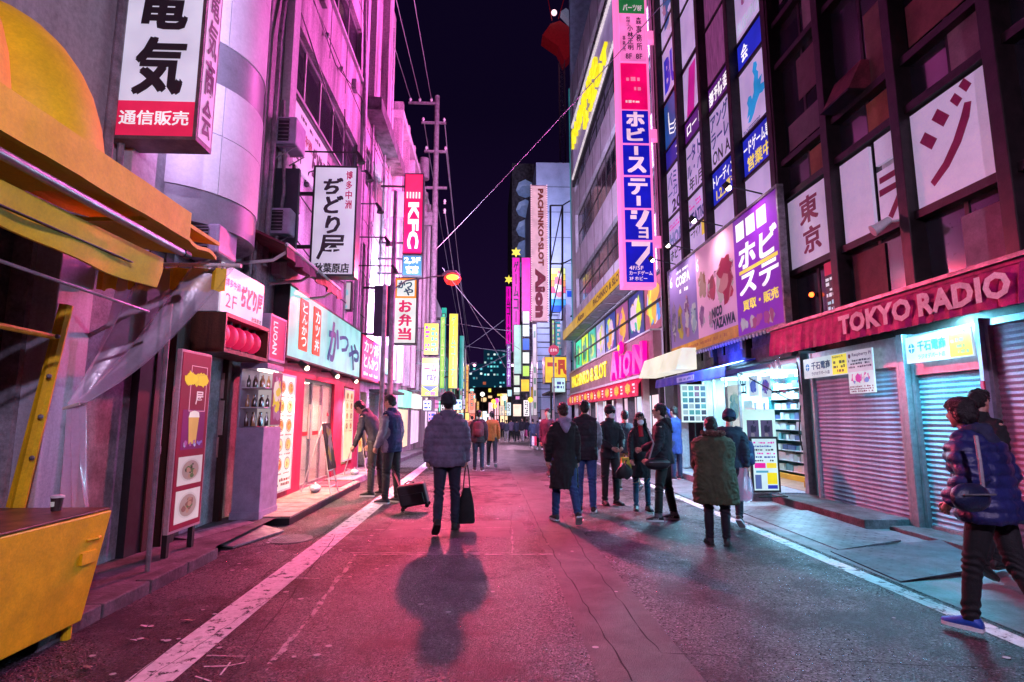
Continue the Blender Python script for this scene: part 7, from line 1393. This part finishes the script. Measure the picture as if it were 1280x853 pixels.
    if hood:
        b = Solid(); b.limb([sl+rx(V((-.085, .03, .045)), -L_), sl+rx(V((-.07, -.07, .06)), -L_), sl+rx(V((0, -.1, .05)), -L_), sl+rx(V((.07, -.07, .06)), -L_), sl+rx(V((.085, .03, .045)), -L_)], [.03, .045, .055, .045, .03], 12); b.loft([b.ring(sl+rx(V((0, -.1-.02*i, .05-.06*i)), -L_), X_, Y_, r, r*.55) for i, r in enumerate((.07, .085, .06, .02))])
        obj_from(b.skin(vox, 2, lambda co: nz3(co, 14, sd)*.01), 'hood', cl(hood), root)
    if fur:
        b = Solid(); b.limb([sl+rx(V((.14*math.cos(t), -.04+.12*math.sin(t), .06+.02*math.sin(t))), -L_) for t in [math.radians(a) for a in range(-10-160, 20, 20)]]+[sl+rx(V((.14, .0, .05)), -L_)], .038, 10)
        obj_from(b.skin(.011, 0, lambda co: nz3(co, 45, sd)*.022+nz3(co, 110, sd)*.012), 'fur_trim', mat('fur', fur, .9, var=.3, scale=30, bump=1, bscale=120), root)
    if inner:
        B().tube([sl+V((0, .09, -.12)), nk+V((0, .05, .0))], [.05, .045], 10).o2('sweater', cl(inner), root, True)
    root['_j'] = 0
    del root['_j']
    def wp(k): v = Matrix.Rotation(rot, 3, 'Z')@(J[k]*sc); return V((X, Y, gz_))+v
    return root, wp, sc
def o2(s, name, m, parent, smooth=False):
    ob = bpy.data.objects.new(name, s.mesh(name, m, V((0, 0, 0)), smooth)); COL.objects.link(ob); ob.parent = parent; return ob
B.o2 = o2
NAVY=(.012,.014,.035); JEAN=(.03,.07,.22); DARKT=(.012,.01,.016)
# the walker in front
w, wp, _ = person((558,666), (561,491), 'person in a dark beanie and grey quilted hooded jacket walking away with a tote bag', rot=.04, top=(.2,.17,.27), bottom=(.028,.026,.06), hem=.1, puff=.6, bulk=1.1, quilt=.012, hood=(.19,.16,.26), hat=('beanie', (.01,.02,.03)), hair='short', shoes=(.015,.012,.015), sole=(.02,.02,.02), pose=dict(tl=-.12,kl=.55,tr=.14,kr=.06,al=-.12,ar=.1,el=.25,er=.12,bl=.2,br=.16,fl=-.0,twist=.05), collar=1)
h = wp('wrr')+V((.02, 0, -.09)); t = thing('tote_bag', 'long black tote bag hanging from the right hand of the walker in the beanie', 'bag', (h.x, h.y, h.z-.75))
b = B()
b.loft([[(h.x+a*math.cos(q), h.y+.04*k*math.sin(q), h.z+z) for q in [2*math.pi*j/14 for j in range(14)]] for a, k, z in ((.1,1.1,-.74),(.115,1.3,-.71),(.11,1.2,-.6),(.085,1,-.42),(.055,.8,-.3),(.05,.6,-.28))]).o('bag_body', cl((.012,.012,.016)), t, smooth=True)
for s in (-1, 1): B().tube([(h.x+s*.045,h.y,h.z-.3),(h.x+s*.03,h.y,h.z-.12),(h.x+s*.01,h.y,h.z+.02)], .009, 6).o('handle', BLK, t)
# two men at the easel
m2, wp, _ = person((488,629), (487,494), 'person in a navy quilted vest with pale grey sleeves standing on the white line', rot=1.15, top=(.02,.03,.12), sleeve=(.3,.28,.36), bottom=(.03,.028,.035), hem=.1, puff=.25, quilt=.006, hair='short', collar=1, shoes=(.02,.03,.05), face=True, pose=dict(tl=.06,tr=-.06,kl=.04,kr=.04,al=.1,ar=-.1,el=.35,er=.35,np=.2,stripes=0))
h = wp('wrl' if False else 'wrr')
person((468,620), (462,502), 'person in a dark grey jacket bending forward to read the poster on the easel', rot=1.25, top=(.05,.045,.07), bottom=(.06,.055,.06), hem=.08, hair='short', hairc=(.03,.012,.01), face=True, collar=1, shoes=(.02,.03,.03), pose=dict(lean=.42,np=.45,tl=.05,tr=-.08,kl=.05,kr=.05,al=.15,ar=.1,el=.4,er=.4))
# suitcase
sc0 = wz(518, 640); t = thing('suitcase', 'black wheeled soft suitcase tilted behind the person in the quilted vest', 'suitcase', (sc0.x, sc0.y, 0)); A = V((sc0.x-.12, sc0.y, .06)); ux = V((.93, -.05, .36)); uz = V((-.34, 0, .94)).normalized(); uy = V((0, 1, 0)); ux = uy.cross(uz)
def sbox(a, b_, c, A=A, ux=ux, uy=uy, uz=uz): return [A+ux*x+uy*y+uz*z for x, y, z in ((a[0],a[1],a[2]),(b_[0],a[1],a[2]),(b_[0],b_[1],a[2]),(a[0],b_[1],a[2]),(a[0],a[1],b_[2]),(b_[0],a[1],b_[2]),(b_[0],b_[1],b_[2]),(a[0],b_[1],b_[2]))]
ux = V((.96, 0, -.1)).normalized(); uz = V((-.28, .1, .95)).normalized(); A = V((sc0.x-.2, sc0.y, .07))
ux, uz = V((.95, .0, .16)).normalized(), V((-.25, 0, .96)).normalized()
def sb(a, b_): return sbox(a, b_, 0, A, ux, uy, uz)
B().hexa(sb((0,-.14,0), (.44,.14,.34))).o('case', cl((.018,.016,.022), .5), t, bev=.035); B().hexa(sb((.05,-.165,.03), (.39,-.14,.2))).o('front_pocket', cl((.018,.016,.022), .5), t, bev=.015)
for x, y in ((.03,-.12),(.03,.12),(.41,-.12),(.41,.12)): c = A+ux*x+uy*y-uz*.02; B().tube([c-uy*.012, c+uy*.012], .032, 12).o('wheel', M['rubber'], t)
hh = wy(490, 585, 10.1); c0 = A+uz*.33+ux*.05
for s in (-.06, .06): B().tube([c0+uy*s, hh+uy*s*.7], .009, 6).o('pull_rod', M['black'], t)
B().tube([hh-uy*.05, hh+uy*.05], .014, 8).o('pull_handle', M['black'], t); B().tube([A+ux*.12+uz*.35, A+ux*.2+uz*.385, A+ux*.28+uz*.35], .01, 6).o('carry_handle', M['black'], t)
# backpack walker + orange
def backpack(px, Y, z, lab, c, s=1.0, rot=0):
    x = wy(px, 500, Y).x; t = thing('backpack', lab, 'backpack', (x, Y, z)); rings = []
    for i, (w, d, zz_) in enumerate(((.1,.05,0),(.15,.08,.03),(.155,.09,.15),(.15,.085,.3),(.12,.07,.39),(.05,.03,.42))): rings.append([(x+w*s*math.cos(q), Y+d*s*math.sin(q), z+zz_*s) for q in [2*math.pi*j/16 for j in range(16)]])
    B().loft(rings).o('pack', cl(c, .6), t, smooth=True); B().loft([[(x+w*s*math.cos(q), Y-.075*s+d*s*math.sin(q), z+zz_*s) for q in [2*math.pi*j/12 for j in range(12)]] for w, d, zz_ in ((.08,.02,.03),(.11,.04,.06),(.11,.04,.17),(.08,.02,.2))]).o('pocket', cl(c, .6), t, smooth=True)
    for sx in (-1, 1): B().tube([(x+sx*.09*s,Y+.02,z+.38*s),(x+sx*.12*s,Y+.14,z+.44*s),(x+sx*.13*s,Y+.26,z+.3*s)], .014, 6).o('strap', BLK, t)
    return t
person((598,581), (600,513), 'person in a brown patterned jacket with a maroon backpack walking down the street', Y=15.8, rot=0, top=(.05,.03,.04), bottom=(.03,.05,.1), hem=.1, bulk=1.12, hair='short', puff=.3, quilt=.006, detail=2, pose=dict(tl=.1,tr=-.05,kl=.05,kr=.1))
backpack(598, 15.58, .95, 'maroon backpack worn by the person beyond the walker in the beanie', (.16,.03,.05))
person((612,577), (613,514), 'person in an orange jacket half hidden beyond the maroon backpack', Y=16.8, rot=0, top=(.6,.16,.03), bottom=(.03,.03,.05), hem=.1, detail=2, h=1.66, x=.12)
# central group
person((706,654), (712,504), 'person in a long black coat over a lilac hood striding away in blue jeans', rot=.12, top=(.012,.009,.014), bottom=JEAN, hem=.42, flare=.045, hood=(.4,.34,.52), hair='short', hairc=(.06,.025,.015), shoes=(.015,.015,.02), pose=dict(tl=.2,kl=.08,tr=-.3,kr=.3,al=.1,ar=-.05,el=.1,er=.15,bl=.14,br=.1), bulk=1.04)
person((733,640), (734,501), 'person in a charcoal padded vest and blue jeans beside the long black coat', rot=-.1, top=(.022,.018,.03), bottom=(.05,.12,.36), hem=.1, puff=.45, quilt=.01, hair='short', collar=1, sleeve=(.35,.33,.4), shoes=(.03,.02,.02), pose=dict(tl=.05,kl=.05,tr=-.05,kr=.05,al=.3,ar=.25,el=.7,er=.7))
person((764,631), (760,507), 'person in a black cap, glasses and white mask facing the viewer with clasped hands', rot=math.pi+.25, top=(.015,.02,.03), bottom=(.02,.018,.022), hem=.1, hair='short', hat=('cap', (.012,.012,.018)), face=True, mask=True, glasses=True, collar=1, shoes=(.015,.015,.015), sole=(.02,.02,.02), pose=dict(tl=.03,tr=-.03,kl=.02,kr=.02,al=.25,ar=.25,el=.75,er=.75,inlr=-1,innl=-4,innr=-4,bl=.14,br=.14))
person((803,638), (801,516), 'long haired person in a white mask and black coat over a red sweater', rot=math.pi-.1, top=(.014,.013,.02), bottom=(.03,.12,.22), hem=.34, flare=.02, slim=.88, bulk=.9, hair='long', face=True, mask=True, glasses=True, inner=(.55,.01,.03), shoes=(.03,.05,.05), sole=(.02,.02,.02), pose=dict(tl=.02,tr=-.02,kl=0,kr=0,al=.05,ar=.1,el=.3,er=.4,legw=.82))
c = wy(779, 588, 8.95); t = thing('handbag', 'crumpled black bag held by the long haired person in the white mask', 'bag', (c.x, c.y, c.z)); B().loft([[(c.x+a*math.cos(q), 8.9+.06*math.sin(q), c.z+z+.02*math.cos(q*3)) for q in [2*math.pi*j/14 for j in range(14)]] for a, z in ((.06,-.12),(.13,-.09),(.14,-.02),(.09,.05),(.03,.1))]).o('bag_body', cl((.012,.012,.016), .4), t, smooth=True); B().tube([(c.x,8.9,c.z+.08),(c.x+.05,8.92,c.z+.16)], .01, 6).o('handle', BLK, t)
person((832,651), (826,505), 'person in glasses and a black hooded jacket turned left with a sling bag', rot=1.2, top=(.014,.014,.026), bottom=(.014,.024,.024), hem=.06, puff=.45, hood=(.012,.012,.022), hair='short', face=True, glasses=True, cuff=(.2,.2,.24), shoes=(.015,.015,.02), pose=dict(tl=.16,kl=.1,tr=-.12,kr=.06,al=.15,ar=.3,el=.5,er=.9,stripes=1))
def sling(px, py, Y, lab, c, w=.16, h_=.1, top=(0, .45), rz=0):
    p_ = wy(px, py, Y); t = thing('sling_bag', lab, 'bag', (p_.x, Y, p_.z-h_)); b = B(); rings = []
    for i in range(9): k = -1+i/4; q = (1-min(.97, abs(k))**3)**.5; rings.append([(p_.x+w*k*math.cos(rz), Y+w*k*math.sin(rz)+.07*q*math.cos(a), p_.z+h_*q*math.sin(a)) for a in [2*math.pi*j/14 for j in range(14)]])
    b.loft(rings).o('bag_body', cl(c, .4), t, smooth=True); B().tube([(p_.x-w*.8,Y-.075,p_.z+h_*.3),(p_.x+w*.8,Y-.075,p_.z+h_*.3)], .006, 5).o('zip', M['steel'], t)
    B().tube([(p_.x+w*.7*math.copysign(1, top[0] or 1),Y,p_.z+h_*.6),(p_.x+top[0]*.6+.02,Y-.01,p_.z+h_+top[1]*.5),(p_.x+top[0],Y+.02,p_.z+h_+top[1])], .013, 6).o('strap', c and cl((.35,.33,.38), .5), t); return t
sling(822, 580, 7.95, 'dark sling bag at the hip of the person in glasses turned left', (.02,.016,.024), .18, .085, (-.12, .4))
person((898,681), (905,522), 'person in a bulky olive green parka with a fur trimmed hood bowing the head', rot=-.25, top=(.065,.085,.04), bottom=(.012,.01,.022), hem=.36, bulk=1.6, flare=.03, hood=(.05,.045,.04), fur=(.25,.13,.1), hair='bob', hairc=(.02,.008,.012), shoes=(.012,.01,.014), sole=(.02,.02,.02), pose=dict(lean=.2,np=.3,tl=.03,tr=-.03,kl=.05,kr=.03,al=.35,ar=.35,el=.7,er=.7))
person((918,657), (906,513), 'person in a navy beanie and dark jacket behind the olive green parka', rot=-.5, top=(.015,.03,.06), bottom=(.02,.02,.04), hem=.08, puff=.35, hair='short', hat=('beanie', (.015,.03,.09)), shoes=(.05,.02,.02), detail=1, pose=dict(np=.3,tl=.1,tr=-.25,kr=.35), h=1.6)
p_ = wz(925, 657); backpack(928, 7.75, .82, 'navy backpack on the person behind the green parka', (.015,.03,.12), .85)
t = thing('plastic_bag', 'translucent white shopping bag hanging beside the green parka', 'bag', (3.2, 7.4, .45)); c = wy(930, 608, 7.5); B().loft([[(c.x+a*math.cos(q)+.01*math.cos(5*q), 7.5+.07*math.sin(q), c.z+z) for q in [2*math.pi*j/16 for j in range(16)]] for a, z in ((.05,-.2),(.1,-.18),(.12,-.05),(.1,.08),(.05,.16),(.03,.24))]).o('bag_body', PL, t, smooth=True)
person((853,600), (852,512), 'person in a blue coat standing at the shop wall behind the notice board', Y=13.4, rot=.6, top=(.03,.06,.3), bottom=(.02,.04,.12), hem=.3, detail=2, shoes=(.02,.03,.05), h=1.74, zb=.0, x=4.55, pose=dict(al=.3,ar=2.0,er=.5,tl=.02,tr=-.02,kl=0,kr=0))
person((784,612), (784,516), 'person in a red top seen between the mask wearers, carrying a yellow bag', Y=11.4, rot=.3, top=(.03,.04,.07), bottom=(.3,.2,.15), hem=.1, inner=(.5,.02,.04), detail=2, hair='short', shoes=(.1,.03,.03), h=1.62)
c = wy(784, 578, 11.2); t = thing('shopping_bag', 'yellow shopping bag carried behind the capped mask wearer', 'bag', (c.x, c.y, c.z)); B().hexa([(c.x-.12,11.15,c.z-.22),(c.x+.12,11.15,c.z-.22),(c.x+.12,11.25,c.z-.22),(c.x-.12,11.25,c.z-.22),(c.x-.13,11.17,c.z+.1),(c.x+.13,11.17,c.z+.1),(c.x+.13,11.23,c.z+.1),(c.x-.13,11.23,c.z+.1)]).o('bag_body', cl((.75,.55,.03), .5), t, bev=.02); B().tube([(c.x-.06,11.2,c.z+.1),(c.x,11.2,c.z+.24),(c.x+.06,11.2,c.z+.1)], .008, 6).o('handle', BLK, t)
# right foreground
person((1243,801), (1207,497), 'person in a shiny navy puffer jacket and bright blue trainers striding at the right edge', rot=.4, top=(.018,.024,.13), bottom=(.008,.007,.01), hem=.1, puff=.75, quilt=.02, hood=(.016,.02,.07), hair='bob', hairc=(.012,.006,.01), shoes=(.02,.1,.6), roughtop=.42, collar=1, pose=dict(lean=.14,np=.06,tl=.24,kl=.12,tr=-.2,kr=.25,al=-.38,ar=-.3,el=1.05,er=.9,bl=.34,br=.3), skinc=None, bulk=1.12, x=3.5)
sling(1213, 622, 3.52, 'navy leather sling bag on the back of the person in the puffer jacket', (.012,.02,.07), .13, .09, (.1, .3), rz=.1)
person((1262,697), (1237,491), 'person in a dark coat in profile beyond the navy puffer jacket', Y=5.2, rot=-1.35, top=(.012,.014,.02), bottom=(.01,.01,.014), hem=.3, hair='tuft', face=True, collar=1, shoes=(.012,.012,.014), sole=(.02,.02,.02), h=1.74, x=4.75, zb=.02, pose=dict(tl=.25,kl=.1,tr=-.25,kr=.3))
# middle distance
person((686,592), (688,515), 'person in a plum jacket half hidden left of the long black coat', Y=14.2, rot=math.pi-.5, top=(.08,.03,.07), bottom=(.1,.08,.1), detail=2, hem=.1, h=1.7)
DP = [(633,549,525,(.06,.07,.12),(.5,.5,.55),0,'person in pale trousers leftmost of the four distant walkers'), (639,550,523,(.2,.15,.25),(.02,.02,.03),.3,'person with a lilac bag second of the four distant walkers'), (646,550,524,(.04,.05,.1),(.02,.02,.03),0,'person in navy third of the four distant walkers'), (653,550,522,(.015,.015,.03),(.6,.55,.6),2.8,'person in a black top and white trousers rightmost of the four distant walkers')]
for x, yf, yh, tc, bc, r, lab in DP: person((x, yf), (x, yh), lab, Y=41-(x % 3), rot=r, top=tc, bottom=bc, hem=.1, detail=3, hair='short')
t = thing('shopping_bag', 'pink shopping bag beside the rightmost of the four distant walkers', 'bag', (0, 0, 0)); c = wy(656, 541, 39.5); t.location = (c.x, 39.5, c.z-.3); B().box(c.x-.18, 39.4, c.z-.25, c.x+.18, 39.6, c.z+.2).o('bag_body', cl((.8,.1,.35), .5), t, bev=.03); B().tube([(c.x-.08,39.5,c.z+.2),(c.x,39.5,c.z+.4),(c.x+.08,39.5,c.z+.2)], .02, 5).o('handle', BLK, t)
for x, yh, Y, tc, bc, r, lab, hm in [(622,524,46,(.02,.02,.04),(.02,.02,.03),0,'tiny distant walker in dark clothes left of the four walkers',.1), (628,524,48,(.15,.1,.2),(.02,.03,.06),3,'tiny distant walker in a violet top left of the four walkers',.1), (659,524,45,(.03,.03,.06),(.03,.03,.05),0,'tiny distant walker in navy right of the four walkers',.1), (702,524,22,(.03,.02,.04),(.02,.02,.03),2.9,'dark haired person seen over the left shoulder of the long black coat',.1), (590,520,30,(.3,.05,.05),(.02,.02,.04),0,'distant person in dull red left of the maroon backpack',.1), (666,524,33,(.05,.08,.18),(.06,.1,.2),0,'person with a dark backpack left of the distant masked person',.1), (675,522,29,(.03,.025,.07),(.01,.01,.015),math.pi,'distant masked person in a dark coat carrying red and white bags',.3), (684,523,31,(.5,.25,.25),(.02,.03,.08),.2,'distant person in a pink top right of the masked one',.1), (694,525,24,(.25,.15,.1),(.2,.2,.25),math.pi,'short person by the grey hoarding in the middle distance',.1), (672,526,37,(.02,.02,.03),(.02,.02,.03),0,'faint dark figure between the two distant groups',.1)]:
    person((x, 540), (x, yh), lab, Y=Y, rot=r, top=tc, bottom=bc, hem=hm, detail=3, hair='short', mask=(r == math.pi and Y == 29), shoes=(.7,.7,.75) if Y == 29 else (.02,.02,.02))
for i, (px, col, lab) in enumerate([(669,(.75,.02,.1),'red carrier bag held by the distant masked person'), (666.5,(.85,.8,.85),'white carrier bag held beside the red one in the distance')]):
    c = wy(px, 551, 28.8); t = thing('shopping_bag', lab, 'bag', (c.x, 28.8, c.z-.25)); B().box(c.x-.07, 28.75, c.z-.25, c.x+.07, 28.95, c.z+.22).o('bag_body', cl(col, .5), t, bev=.02); B().tube([(c.x-.03,28.85,c.z+.22),(c.x,28.85,c.z+.4),(c.x+.03,28.85,c.z+.22)], .015, 5).o('handle', BLK, t)

bpy.data.scenes.remove(TS)
for me in list(bpy.data.meshes):
    if me.users == 0: bpy.data.meshes.remove(me)
